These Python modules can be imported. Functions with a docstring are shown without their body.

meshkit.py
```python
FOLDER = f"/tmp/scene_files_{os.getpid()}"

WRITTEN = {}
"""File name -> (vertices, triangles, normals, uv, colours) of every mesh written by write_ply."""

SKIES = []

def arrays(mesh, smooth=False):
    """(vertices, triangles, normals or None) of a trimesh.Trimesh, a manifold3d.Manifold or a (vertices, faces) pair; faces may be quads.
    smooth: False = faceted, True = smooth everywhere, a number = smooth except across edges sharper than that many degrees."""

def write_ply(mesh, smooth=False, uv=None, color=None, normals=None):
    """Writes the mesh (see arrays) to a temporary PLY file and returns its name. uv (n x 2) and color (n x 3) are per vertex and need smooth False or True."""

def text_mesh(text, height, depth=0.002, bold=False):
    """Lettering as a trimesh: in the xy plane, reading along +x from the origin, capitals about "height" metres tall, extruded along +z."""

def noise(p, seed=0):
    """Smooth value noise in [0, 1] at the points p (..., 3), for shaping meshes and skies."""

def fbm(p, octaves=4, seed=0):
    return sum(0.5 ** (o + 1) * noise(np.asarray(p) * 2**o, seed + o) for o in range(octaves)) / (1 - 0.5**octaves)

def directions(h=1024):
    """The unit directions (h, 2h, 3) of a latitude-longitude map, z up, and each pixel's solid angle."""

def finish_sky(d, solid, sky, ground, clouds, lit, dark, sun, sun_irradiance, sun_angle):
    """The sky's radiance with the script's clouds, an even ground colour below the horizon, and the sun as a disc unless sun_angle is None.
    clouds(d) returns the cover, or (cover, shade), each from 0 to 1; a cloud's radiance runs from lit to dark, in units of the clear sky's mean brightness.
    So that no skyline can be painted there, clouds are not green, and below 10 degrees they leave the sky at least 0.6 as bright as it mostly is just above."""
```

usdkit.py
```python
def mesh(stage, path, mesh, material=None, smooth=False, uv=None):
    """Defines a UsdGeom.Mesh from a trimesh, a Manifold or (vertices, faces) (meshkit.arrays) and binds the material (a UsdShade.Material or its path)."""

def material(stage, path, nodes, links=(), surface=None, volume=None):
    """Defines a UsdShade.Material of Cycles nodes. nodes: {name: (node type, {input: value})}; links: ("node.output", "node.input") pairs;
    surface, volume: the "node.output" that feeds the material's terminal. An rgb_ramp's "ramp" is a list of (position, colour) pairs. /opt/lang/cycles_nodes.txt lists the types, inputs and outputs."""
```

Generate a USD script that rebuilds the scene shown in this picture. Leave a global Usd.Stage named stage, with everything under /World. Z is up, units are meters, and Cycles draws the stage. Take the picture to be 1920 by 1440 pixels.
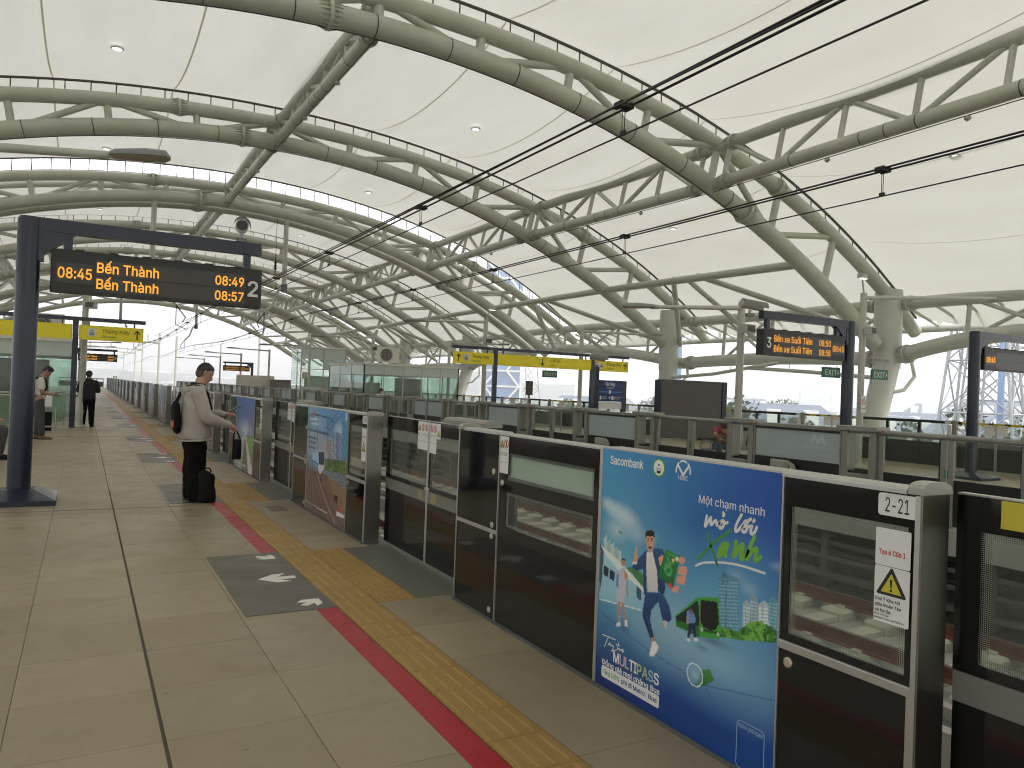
import math, numpy as np, trimesh, shapely, manifold3d as m3d
import shapely.geometry as sg
from shapely import affinity
import usdkit, meshkit
from pxr import Usd, UsdGeom, UsdLux, UsdShade, Gf, Sdf, Vt

stage = Usd.Stage.CreateInMemory()
UsdGeom.SetStageUpAxis(stage, UsdGeom.Tokens.z)
UsdGeom.SetStageMetersPerUnit(stage, 1.0)
UsdGeom.Xform.Define(stage, '/World')
UsdGeom.Scope.Define(stage, '/World/Looks')
rng = np.random.default_rng(7)

# ---------------------------------------------------------------- camera, sky, sun, exposure
EYE = (0.0, 0.0, 1.55)
YAW, PITCH, ROLL, FPX = 0.511545, 0.0089124, 0.0377489, 1431.0
fwd = np.array([math.sin(YAW) * math.cos(PITCH), math.cos(YAW) * math.cos(PITCH), math.sin(PITCH)])
rt0 = np.array([math.cos(YAW), -math.sin(YAW), 0.0]); up0 = np.cross(rt0, fwd)
rt = rt0 * math.cos(ROLL) + up0 * math.sin(ROLL); up = -rt0 * math.sin(ROLL) + up0 * math.cos(ROLL)
cam = UsdGeom.Camera.Define(stage, '/World/camera')
cam.CreateHorizontalApertureAttr(36.0); cam.CreateVerticalApertureAttr(27.0)
cam.CreateFocalLengthAttr(36.0 * FPX / 1920.0)
cam.CreateClippingRangeAttr(Gf.Vec2f(0.05, 5000.0))
cam.AddTransformOp().Set(Gf.Matrix4d(*rt, 0, *up, 0, *(-fwd), 0, *EYE, 1))
EXPOSURE = 0.92
cam.CreateExposureAttr(EXPOSURE)

SUN_AZ, SUN_EL = math.radians(115.0), math.radians(48.0)      # azimuth clockwise from +Y
sky_mat = usdkit.material(stage, '/World/Looks/sky', {
    's': ('sky_texture', {'sky_type': 'single_scattering', 'sun_disc': False, 'sun_elevation': SUN_EL, 'sun_rotation': SUN_AZ,
                          'air_density': 1.0, 'aerosol_density': 4.0, 'ozone_density': 1.0}),
    'w': ('mix_color', {'blend_type': 'mix', 'fac': 0.6, 'b': (11.0, 11.1, 11.0), 'use_clamp': False, 'use_clamp_result': False}),
    'b': ('background_shader', {'strength': 0.15})}, [('s.color', 'w.a'), ('w.result', 'b.color')], surface='b.background')
dome = UsdLux.DomeLight.Define(stage, '/World/sky')
UsdShade.MaterialBindingAPI.Apply(dome.GetPrim()).Bind(sky_mat)
dome.GetPrim().SetCustomDataByKey('kind', 'structure')
sun = UsdLux.DistantLight.Define(stage, '/World/sun')
sun.CreateIntensityAttr(0.4); sun.CreateAngleAttr(12.0); sun.CreateColorAttr(Gf.Vec3f(1.0, 0.95, 0.87))
sun.CreateNormalizeAttr(True)
sd = np.array([math.sin(SUN_AZ) * math.cos(SUN_EL), math.cos(SUN_AZ) * math.cos(SUN_EL), math.sin(SUN_EL)])
sx_ = np.cross((0, 0, 1.0), sd); sx_ /= np.linalg.norm(sx_); sy_ = np.cross(sd, sx_)
sun.AddTransformOp().Set(Gf.Matrix4d(*sx_, 0, *sy_, 0, *sd, 0, 0, 0, 60, 1))

# ---------------------------------------------------------------- helpers
USED = {}
def fresh(parent, name):
    key = (parent, name); n = USED.get(key, 0); USED[key] = n + 1
    return f'{parent}/{name}' + (f'_{n:03d}' if n else '')
def ppath(parent):
    if parent is None: return '/World'
    return parent if isinstance(parent, str) else str(parent.GetPath() if hasattr(parent, 'GetPath') else parent)
def tag(o, label=None, cat=None, group=None, kind=None):
    p = o.GetPrim() if hasattr(o, 'GetPrim') else o
    for k, v in (('label', label), ('category', cat), ('group', group), ('kind', kind)):
        if v: p.SetCustomDataByKey(k, v)
    return p
def thing(name, label=None, cat=None, loc=(0, 0, 0), rotz=0.0, group=None, kind=None, parent=None):
    x = UsdGeom.Xform.Define(stage, fresh(ppath(parent), name))
    x.AddTranslateOp().Set(Gf.Vec3d(*map(float, loc))); x.AddRotateZOp().Set(float(math.degrees(rotz)))
    return tag(x, label, cat, group, kind or ('thing' if label else None))
def dup(root, loc, rotz=0.0, label=None, group=None, name=None):
    x = UsdGeom.Xform.Define(stage, fresh('/World', name or root.GetName().rstrip('0123456789').rstrip('_')))
    p = x.GetPrim()
    p.GetReferences().AddInternalReference(root.GetPath())
    p.CreateAttribute('xformOp:translate', Sdf.ValueTypeNames.Double3).Set(Gf.Vec3d(*map(float, loc)))
    p.CreateAttribute('xformOp:rotateZ', Sdf.ValueTypeNames.Float).Set(float(math.degrees(rotz)))
    p.SetInstanceable(True)
    return tag(p, label, None, group)

def frame_of(d):
    d = np.asarray(d, float); d = d / np.linalg.norm(d)
    a = np.array([0, 0, 1.0]) if abs(d[2]) < 0.9 else np.array([1.0, 0, 0])
    u = np.cross(a, d); u /= np.linalg.norm(u); return d, u, np.cross(d, u)
class MB:
    """collects shapes into one mesh"""
    def __init__(self): self.v, self.f, self.n = [], [], 0
    def raw(self, v, f):
        v, f = np.asarray(v, float), np.asarray(f, int)
        if f.shape[1] == 4: f = np.vstack([f[:, [0, 1, 2]], f[:, [0, 2, 3]]])
        self.v.append(v); self.f.append(f + self.n); self.n += len(v); return self
    def mesh(self, m): return self.raw(m.vertices, m.faces)
    def box(self, c, s, rz=0.0, ch=0.0):
        """axis box with centre c and size s; ch chamfers the four vertical and top edges"""
        sx, sy, sz = np.asarray(s, float) / 2
        if ch > 0:
            p = [(-sx + ch, -sy), (sx - ch, -sy), (sx, -sy + ch), (sx, sy - ch), (sx - ch, sy), (-sx + ch, sy), (-sx, sy - ch), (-sx, -sy + ch)]
            q = [(-sx + ch, -sy + ch), (sx - ch, -sy + ch), (sx - ch, -sy + ch), (sx - ch, sy - ch), (sx - ch, sy - ch), (-sx + ch, sy - ch), (-sx + ch, sy - ch), (-sx + ch, -sy + ch)]
            v = [(x, y, -sz) for x, y in p] + [(x, y, sz - ch) for x, y in p] + [(x, y, sz) for x, y in q]
            f = []
            for k in range(2):
                for i in range(8):
                    a, b = k * 8 + i, k * 8 + (i + 1) % 8; f += [(a, b, b + 8), (a, b + 8, a + 8)]
            f += [(16, 16 + i, 17 + i) for i in range(1, 7)] + [(0, i + 1, i) for i in range(1, 7)]
        else:
            v = [(x, y, z) for z in (-sz, sz) for y in (-sy, sy) for x in (-sx, sx)]
            f = [(0, 2, 3), (0, 3, 1), (4, 5, 7), (4, 7, 6), (0, 1, 5), (0, 5, 4), (2, 6, 7), (2, 7, 3), (0, 4, 6), (0, 6, 2), (1, 3, 7), (1, 7, 5)]
        v = np.array(v)
        if rz: c_, s_ = math.cos(rz), math.sin(rz); v = v @ np.array([[c_, s_, 0], [-s_, c_, 0], [0, 0, 1]])
        return self.raw(v + np.asarray(c, float), f)
    def span(self, lo, hi, ch=0.0):
        lo, hi = np.minimum(lo, hi), np.maximum(lo, hi); return self.box((lo + hi) / 2, hi - lo, 0, ch)
    def tube(self, pts, r, n=10, caps=True):
        pts = np.asarray(pts, float); r = np.broadcast_to(r, (len(pts),))
        t = np.gradient(pts, axis=0); _, u, w = frame_of(t[0]); rings = []
        for i, p in enumerate(pts):
            if np.linalg.norm(t[i]) < 1e-9: t[i] = t[i - 1] if i else pts[1] - pts[0]
            d = t[i] / np.linalg.norm(t[i]); u = u - d * (u @ d)
            if np.linalg.norm(u) < 1e-6: u = frame_of(d)[1]
            u /= np.linalg.norm(u); w = np.cross(d, u)
            a = np.arange(n) * 2 * math.pi / n
            rings.append(p + r[i] * (np.cos(a)[:, None] * u + np.sin(a)[:, None] * w))
        v = np.vstack(rings); f = []
        for i in range(len(pts) - 1):
            for k in range(n):
                a, b = i * n + k, i * n + (k + 1) % n; f += [(a, b, b + n), (a, b + n, a + n)]
        if caps:
            f += [(0, k + 1, k) for k in range(1, n - 1)]; e = (len(pts) - 1) * n; f += [(e, e + k, e + k + 1) for k in range(1, n - 1)]
        return self.raw(v, f)
    def bar(self, a, b, r, n=10): return self.tube([a, b], r, n)
    def beam(self, a, b, w, h):
        """rectangular bar from a to b, w across (horizontal), h tall"""
        a, b = np.asarray(a, float), np.asarray(b, float); d = (b - a) / np.linalg.norm(b - a)
        s = np.cross(d, (0, 0, 1.0)); s = np.array([1.0, 0, 0]) if np.linalg.norm(s) < 1e-6 else s / np.linalg.norm(s); t = np.cross(s, d)
        q = [p + s * i * w / 2 + t * j * h / 2 for p in (a, b) for i, j in ((-1, -1), (1, -1), (1, 1), (-1, 1))]
        return self.raw(q, [(0, 1, 2, 3), (7, 6, 5, 4), (0, 4, 5, 1), (1, 5, 6, 2), (2, 6, 7, 3), (3, 7, 4, 0)])
    def lathe(self, prof, c=(0, 0, 0), axis=(0, 0, 1), n=16):
        d, u, w = frame_of(axis); a = np.arange(n) * 2 * math.pi / n
        v = np.vstack([np.asarray(c) + d * h + r * (np.cos(a)[:, None] * u + np.sin(a)[:, None] * w) for r, h in prof]); f = []
        for i in range(len(prof) - 1):
            for k in range(n):
                p, q = i * n + k, i * n + (k + 1) % n; f += [(p, q, q + n), (p, q + n, p + n)]
        e = (len(prof) - 1) * n
        f += [(0, k + 1, k) for k in range(1, n - 1)] + [(e, e + k, e + k + 1) for k in range(1, n - 1)]
        return self.raw(v, f)
    def prism(self, poly, origin, u, w, depth):
        """extrudes a shapely polygon, drawn in the plane (u, w) at origin, by depth along u x w"""
        u, w = np.asarray(u, float), np.asarray(w, float); n = np.cross(u, w)
        for g in getattr(poly, 'geoms', [poly]):
            if g.is_empty or g.geom_type != 'Polygon': continue
            m = trimesh.creation.extrude_polygon(g, abs(depth), engine='earcut'); v = np.asarray(m.vertices); f = np.asarray(m.faces)
            if depth < 0: v = v * [1, 1, -1]; f = f[:, ::-1]
            self.raw(np.asarray(origin) + v[:, :1] * u + v[:, 1:2] * w + v[:, 2:] * n, f)
        return self
    def build(self, name, mat, parent=None, smooth=False, label=None, kind=None, color=None):
        m = usdkit.mesh(stage, fresh(ppath(parent), name), (np.vstack(self.v), np.vstack(self.f)), M[mat] if isinstance(mat, str) else mat, smooth=smooth)
        if color is not None:
            UsdGeom.PrimvarsAPI(m).CreatePrimvar('ink', Sdf.ValueTypeNames.Color3fArray, 'vertex').Set(Vt.Vec3fArray.FromNumpy(np.asarray(color, np.float32)))
        return tag(m, label, None, None, kind)
def text(s, h, origin, u, w, depth=0.003, bold=False, align='l', width=None, squeeze=1.0, slant=0.0):
    """lettering in the plane (u, w); returns an MB"""
    t = meshkit.text_mesh(s, h, depth, bold); v = np.asarray(t.vertices).copy(); x0, x1 = v[:, 0].min(), v[:, 0].max()
    v[:, 0] -= x0; k = squeeze if width is None else width / (x1 - x0); v[:, 0] *= k; L = (x1 - x0) * k
    v[:, 0] -= {'l': 0, 'c': L / 2, 'r': L}[align]; v[:, 0] += slant * v[:, 1]
    u, w = np.asarray(u, float), np.asarray(w, float); n = np.cross(u, w)
    return MB().raw(np.asarray(origin, float) + v[:, :1] * u + v[:, 1:2] * w + v[:, 2:] * n, t.faces)
def rrect(x0, y0, x1, y1, r): return sg.box(x0 + r, y0 + r, x1 - r, y1 - r).buffer(r, 4)
ORD = 'first second third fourth fifth sixth seventh eighth ninth tenth eleventh twelfth thirteenth fourteenth fifteenth sixteenth seventeenth eighteenth nineteenth twentieth twenty-first twenty-second twenty-third twenty-fourth'.split()
# ---------------------------------------------------------------- materials
M = {}
def pbr(name, col, rough=0.5, metal=0.0, spec=0.5, var=0.0, scale=3.0, bump=0.0, bscale=60.0, coat=0.0, stretch=None, rvar=0.0, extra=None):
    nodes = {'p': ('principled_bsdf', {'base_color': col, 'roughness': rough, 'metallic': metal, 'specular_ior_level': spec, 'coat_weight': coat, **(extra or {})})}
    links = []
    if var or bump or rvar:
        nodes['g'] = ('texture_coordinate', {}); src = 'g.object'
        if stretch: nodes['mp'] = ('mapping', {'scale': stretch}); links.append(('g.object', 'mp.vector')); src = 'mp.vector'
    if var:
        nodes['n'] = ('noise_texture', {'scale': scale, 'detail': 5.0, 'roughness': 0.6})
        nodes['r'] = ('rgb_ramp', {'ramp': [(0.3, tuple(c * (1 - var) for c in col)), (0.7, tuple(min(1, c * (1 + var)) for c in col))]})
        links += [(src, 'n.vector'), ('n.fac', 'r.fac'), ('r.color', 'p.base_color')]
    if rvar:
        nodes['nr'] = ('noise_texture', {'scale': scale * 2.3, 'detail': 4.0}); nodes['mr'] = ('map_range', {'from_min': 0.3, 'from_max': 0.7, 'to_min': max(0.02, rough - rvar), 'to_max': rough + rvar})
        links += [(src, 'nr.vector'), ('nr.fac', 'mr.value'), ('mr.result', 'p.roughness')]
    if bump:
        nodes['nb'] = ('noise_texture', {'scale': bscale, 'detail': 3.0}); nodes['b'] = ('bump', {'strength': bump, 'distance': 0.004})
        links += [(src, 'nb.vector'), ('nb.fac', 'b.height'), ('b.normal', 'p.normal')]
    M[name] = usdkit.material(stage, '/World/Looks/' + name, nodes, links, surface='p.BSDF'); return M[name]
pbr('steel_paint', (0.465, 0.46, 0.395), 0.36, var=0.10, scale=0.9, rvar=0.08)
pbr('steel_paint_pale', (0.53, 0.53, 0.47), 0.4, var=0.08, scale=0.9)
pbr('dark_strap', (0.05, 0.05, 0.045), 0.6)
pbr('rail_dark', (0.10, 0.09, 0.07), 0.5)
pbr('navy', (0.010, 0.015, 0.036), 0.32, var=0.1, scale=4, coat=0.2)
pbr('navy_sign', (0.015, 0.035, 0.14), 0.35)
pbr('stainless', (0.25, 0.238, 0.212), 0.36, metal=1.0, var=0.05, scale=3.0, stretch=(12, 12, 0.4))
pbr('alu', (0.48, 0.47, 0.44), 0.38, metal=0.85, var=0.05, scale=4.0)
pbr('cap_paint', (0.33, 0.32, 0.275), 0.35, var=0.04)
pbr('psd_rear', (0.26, 0.25, 0.215), 0.42, metal=0.35, var=0.08, scale=3)
pbr('black_glass', (0.007, 0.007, 0.007), 0.06, spec=0.55, rvar=0.03, scale=1.5)
pbr('black_panel', (0.014, 0.014, 0.013), 0.35, var=0.2, scale=3)
pbr('grey_band', (0.17, 0.16, 0.145), 0.5, bump=0.1, bscale=400)
pbr('yellow_sign', (0.86, 0.72, 0.02), 0.45)
pbr('yellow_mark', (0.55, 0.46, 0.03), 0.5)
pbr('white_paint', (0.78, 0.78, 0.75), 0.5)
pbr('sign_white', (0.70, 0.70, 0.68), 0.45)
pbr('ink', (0.02, 0.02, 0.02), 0.6)
pbr('ink_grey', (0.16, 0.16, 0.16), 0.6)
pbr('ink_red', (0.50, 0.03, 0.04), 0.6)
pbr('ink_green', (0.10, 0.36, 0.09), 0.6)
pbr('ink_blue', (0.02, 0.07, 0.25), 0.6)
pbr('ink_pink', (0.62, 0.36, 0.55), 0.6)
pbr('exit_green', (0.02, 0.14, 0.08), 0.4)
pbr('lock', (0.62, 0.58, 0.48), 0.3, metal=0.8)
pbr('led_face', (0.018, 0.017, 0.015), 0.45)
pbr('led_pane', (0.045, 0.042, 0.036), 0.35)
pbr('lamp_grey', (0.20, 0.21, 0.20), 0.45)
pbr('lamp_lens', (0.32, 0.28, 0.20), 0.12, spec=0.8)
pbr('camera_body', (0.42, 0.40, 0.36), 0.35, metal=0.2)
pbr('wire', (0.022, 0.016, 0.014), 0.5, metal=0.2)
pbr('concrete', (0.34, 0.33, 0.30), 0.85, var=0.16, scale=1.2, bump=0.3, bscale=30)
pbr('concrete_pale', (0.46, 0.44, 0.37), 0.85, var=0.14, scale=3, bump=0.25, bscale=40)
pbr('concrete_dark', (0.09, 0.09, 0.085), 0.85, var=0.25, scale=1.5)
pbr('rail_rust', (0.15, 0.060, 0.045), 0.6, metal=0.2, var=0.25, scale=5)
pbr('rail_top', (0.5, 0.48, 0.45), 0.25, metal=0.9)
def stone(name, col, rough=0.40, blot=0.10, grain=0.05):
    """polished paving: cloudy tone, fine grain along the tile, dark specks, scuffs and patchy gloss"""
    nodes = {'g': ('geometry', {}), 'mp': ('mapping', {'scale': (1.0, 3.0, 1.0)}), 'n1': ('noise_texture', {'scale': 0.55, 'detail': 6.0, 'roughness': 0.65}), 'n2': ('noise_texture', {'scale': 9.0, 'detail': 5.0, 'roughness': 0.7}),
             'n3': ('noise_texture', {'scale': 16.0, 'detail': 2.0}), 'n4': ('noise_texture', {'scale': 1.6, 'detail': 5.0, 'distortion': 1.5}),
             'r1': ('rgb_ramp', {'ramp': [(0.30, tuple(c * (1 - blot) for c in col)), (0.70, tuple(c * (1 + blot) for c in col))]}), 'r2': ('rgb_ramp', {'ramp': [(0.3, (1 - grain,) * 3), (0.7, (1 + grain,) * 3)]}),
             'r3': ('rgb_ramp', {'ramp': [(0.0, (1, 1, 1)), (0.735, (1, 1, 1)), (0.76, (0.55, 0.52, 0.48)), (1, (0.5, 0.47, 0.43))]}), 'r4': ('rgb_ramp', {'ramp': [(0.0, (0.92, 0.915, 0.905)), (0.36, (0.975, 0.975, 0.97)), (0.46, (1, 1, 1)), (1, (1, 1, 1))]}),
             'm1': ('mix_color', {'blend_type': 'multiply', 'fac': 1.0, 'use_clamp': False}), 'm2': ('mix_color', {'blend_type': 'multiply', 'fac': 1.0}), 'm3': ('mix_color', {'blend_type': 'multiply', 'fac': 1.0}),
             'mr': ('map_range', {'from_min': 0.3, 'from_max': 0.7, 'to_min': rough - 0.10, 'to_max': rough + 0.14}), 'b': ('bump', {'strength': 0.05, 'distance': 0.003}), 'p': ('principled_bsdf', {'specular_ior_level': 0.4})}
    M[name] = usdkit.material(stage, '/World/Looks/' + name, nodes, [('g.position', 'mp.vector'), ('g.position', 'n1.vector'), ('mp.vector', 'n2.vector'), ('g.position', 'n3.vector'), ('g.position', 'n4.vector'), ('n1.fac', 'r1.fac'), ('n2.fac', 'r2.fac'), ('n3.fac', 'r3.fac'), ('n4.fac', 'r4.fac'),
        ('r1.color', 'm1.a'), ('r2.color', 'm1.b'), ('m1.result', 'm2.a'), ('r3.color', 'm2.b'), ('m2.result', 'm3.a'), ('r4.color', 'm3.b'), ('m3.result', 'p.base_color'), ('n4.fac', 'mr.value'), ('mr.result', 'p.roughness'), ('n2.fac', 'b.height'), ('b.normal', 'p.normal')], surface='p.BSDF')
for k, c in enumerate([(0.292, 0.236, 0.155), (0.272, 0.218, 0.141), (0.308, 0.250, 0.166), (0.282, 0.229, 0.152)]): stone(f'tile_{"abcd"[k]}', c)
pbr('grout', (0.15, 0.12, 0.08), 0.8)
stone('tile_grey', (0.125, 0.106, 0.084), 0.42, 0.06)
pbr('tile_slate', (0.118, 0.122, 0.100), 0.6, var=0.22, scale=90)
stone('tactile', (0.325, 0.200, 0.055), 0.5, 0.14, 0.09)
stone('red_tape', (0.36, 0.011, 0.020), 0.34, 0.05, 0.04)
pbr('arrow_white', (0.72, 0.70, 0.64), 0.45, var=0.06, scale=20)
pbr('frosted', (0.34, 0.39, 0.39), 0.45, var=0.05, scale=2)
pbr('green_glass', (0.52, 0.60, 0.54), 0.2, var=0.05, scale=1)
pbr('panel_grey', (0.085, 0.075, 0.066), 0.5)
pbr('off_white', (0.62, 0.60, 0.53), 0.5, var=0.05)
pbr('chair_metal', (0.42, 0.42, 0.40), 0.3, metal=0.8)
pbr('skin', (0.46, 0.255, 0.175), 0.5, extra={'subsurface_weight': 0.1})
pbr('skin_dark', (0.36, 0.19, 0.13), 0.5)
pbr('hair', (0.012, 0.010, 0.009), 0.5, var=0.3, scale=40)
pbr('hair_fade', (0.085, 0.056, 0.042), 0.6)
pbr('jacket', (0.37, 0.335, 0.295), 0.85, var=0.08, scale=9, bump=0.5, bscale=9)
pbr('jacket_lining', (0.025, 0.026, 0.03), 0.9)
pbr('black_cloth', (0.0045, 0.004, 0.004), 0.95, spec=0.15, var=0.2, scale=6, bump=0.5, bscale=10)
pbr('black_bag', (0.005, 0.005, 0.005), 0.7, spec=0.2, bump=0.3, bscale=30)
pbr('dark_suit', (0.013, 0.011, 0.014), 0.8, var=0.15, scale=6)
pbr('white_shirt', (0.60, 0.58, 0.53), 0.85, bump=0.4, bscale=14)
pbr('grey_trousers', (0.055, 0.052, 0.05), 0.85, var=0.1, scale=6)
pbr('brown_leather', (0.16, 0.065, 0.03), 0.5)
pbr('red_shirt', (0.36, 0.03, 0.05), 0.85)
pbr('bag_grey', (0.38, 0.37, 0.35), 0.8)
pbr('phone', (0.03, 0.03, 0.035), 0.15)
pbr('orange', (0.62, 0.11, 0.03), 0.6)
pbr('jeans', (0.06, 0.08, 0.13), 0.85)
pbr('roof_slate', (0.16, 0.19, 0.24), 0.7, var=0.08)
pbr('house_wall', (0.55, 0.54, 0.50), 0.8, var=0.05)
pbr('window_dark', (0.10, 0.13, 0.17), 0.15)
pbr('tower_glass', (0.20, 0.30, 0.48), 0.12, spec=0.8)
pbr('far_block', (0.44, 0.45, 0.46), 0.8, var=0.08)
pbr('pylon', (0.33, 0.34, 0.36), 0.6)
pbr('ground', (0.16, 0.18, 0.13), 0.95, var=0.35, scale=0.03)
pbr('bark', (0.13, 0.10, 0.07), 0.9)
def emis(name, col, s):
    M[name] = usdkit.material(stage, '/World/Looks/' + name, {'e': ('emission', {'color': col, 'strength': s})}, surface='e.emission')
emis('led_orange', (1.0, 0.42, 0.06), 0.62)
emis('lamp_disc', (1.0, 0.98, 0.92), 0.8)
emis('signal_green', (0.5, 1.0, 0.6), 0.6)
emis('screen_white', (0.9, 0.95, 1.0), 0.35)
def pane(name, tint, dirt=0.0):
    """clear sheet: transparency with a Schlick reflection that is the same from both sides"""
    nodes = {'t': ('transparent_bsdf', {'color': tint}), 'g': ('glossy_bsdf', {'color': (1, 1, 1), 'roughness': 0.02}), 'l': ('layer_weight', {'blend': 0.5}), 'p': ('math', {'math_type': 'power', 'value2': 5.0}),
             'a': ('math', {'math_type': 'multiply_add', 'value2': 0.90, 'value3': 0.025}), 'm': ('mix_closure', {}), 'd': ('diffuse_bsdf', {'color': (0.5, 0.52, 0.48)}), 'x': ('mix_closure', {'fac': dirt})}
    M[name] = usdkit.material(stage, '/World/Looks/' + name, nodes, [('l.facing', 'p.value1'), ('p.value', 'a.value1'), ('a.value', 'm.fac'), ('t.BSDF', 'm.closure1'), ('g.BSDF', 'm.closure2'), ('m.closure', 'x.closure1'), ('d.BSDF', 'x.closure2')], surface='x.closure')
pane('glass', (0.90, 0.93, 0.90), dirt=0.03)
pane('glass_green', (0.82, 0.92, 0.86), dirt=0.12)
# halftone print round the edge of the glass: dots cut out by a voronoi pattern
M['frit'] = usdkit.material(stage, '/World/Looks/frit', {
    'g': ('texture_coordinate', {}), 'v': ('voronoi_texture', {'scale': 150.0, 'randomness': 0.0, 'dimensions': '3D'}), 'r': ('math', {'math_type': 'less_than', 'value2': 0.42}),
    't': ('transparent_bsdf', {'color': (0.85, 0.88, 0.85)}), 'd': ('diffuse_bsdf', {'color': (0.45, 0.45, 0.42)}), 'm': ('mix_closure', {})},
    [('g.object', 'v.vector'), ('v.distance', 'r.value1'), ('r.value', 'm.fac'), ('t.BSDF', 'm.closure1'), ('d.BSDF', 'm.closure2')], surface='m.closure')
# translucent coated fabric of the canopy
M['membrane'] = usdkit.material(stage, '/World/Looks/membrane', {
    'g': ('texture_coordinate', {}), 'mp': ('mapping', {'scale': (0.6, 0.12, 0.3)}), 'n': ('noise_texture', {'scale': 1.0, 'detail': 6.0, 'roughness': 0.6}),
    'r': ('rgb_ramp', {'ramp': [(0.25, (0.765, 0.75, 0.68)), (0.75, (0.87, 0.86, 0.80))]}),
    'd': ('diffuse_bsdf', {}), 't': ('translucent_bsdf', {}), 'm': ('mix_closure', {'fac': 0.178})},
    [('g.object', 'mp.vector'), ('mp.vector', 'n.vector'), ('n.fac', 'r.fac'), ('r.color', 'd.color'), ('r.color', 't.color'), ('d.BSDF', 'm.closure1'), ('t.BSDF', 'm.closure2')], surface='m.closure')
M['seam'] = usdkit.material(stage, '/World/Looks/seam', {'d': ('diffuse_bsdf', {'color': (0.62, 0.60, 0.48)}), 't': ('translucent_bsdf', {'color': (0.62, 0.60, 0.48)}), 'm': ('mix_closure', {'fac': 0.55})},
    [('d.BSDF', 'm.closure1'), ('t.BSDF', 'm.closure2')], surface='m.closure')
# printed panel: ink colours per vertex
M['print'] = usdkit.material(stage, '/World/Looks/print', {'a': ('attribute', {'attribute': 'ink'}), 'p': ('principled_bsdf', {'roughness': 0.35, 'specular_ior_level': 0.4})}, [('a.color', 'p.base_color')], surface='p.BSDF')
def leafmat(name, c):
    M[name] = usdkit.material(stage, '/World/Looks/' + name, {'o': ('geometry', {}), 'r': ('rgb_ramp', {'ramp': [(0.0, tuple(x * 0.6 for x in c)), (1.0, tuple(x * 1.4 for x in c))]}),
        'd': ('diffuse_bsdf', {}), 't': ('translucent_bsdf', {}), 'm': ('mix_closure', {'fac': 0.3})},
        [('o.random_per_island', 'r.fac'), ('r.color', 'd.color'), ('r.color', 't.color'), ('d.BSDF', 'm.closure1'), ('t.BSDF', 'm.closure2')], surface='m.closure')
leafmat('leaf', (0.07, 0.11, 0.045))
# ---------------------------------------------------------------- canopy: arches, purlin trusses, columns, membrane
XC = 6.35
def zu(x): return 11.75 - 0.0100 * x * x - 6.0e-6 * x ** 4
def zl(x): return 10.98 - 0.0160 * x * x - 1.0e-6 * x ** 4
ARCH = [(1, 19.14, -0.1), (2, 31.2, 0.1), (3, 43.4, 0.1), (3.5, 44.9, 0.1), (4, 57.1, 0.1), (5, 69.3, 0.1), (6, 81.5, 0.1), (6.5, 83.0, 0.1), (7, 95.2, 0.1), (8, 107.4, 0.1)]
YOF = {k: y for k, y, _ in ARCH}; YOF[0] = 6.9
DZ = {k: d for k, _, d in ARCH}; DZ[0] = 0.0
NODES = [i * 3.0 for i in range(-7, 8)]
def unode(x, y, dz): return np.array([XC + x, y, zu(x) + dz])
def lnode(x, y, dz):   # radial foot of the upper node on the lower chord
    s = -2 * 0.0135 * x; d = 0.95 + abs(x) * 0.022; xx = x + s * d * 0.75
    xx = max(-21.0, min(21.0, xx)); return np.array([XC + xx, y, zl(xx) + dz])
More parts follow.
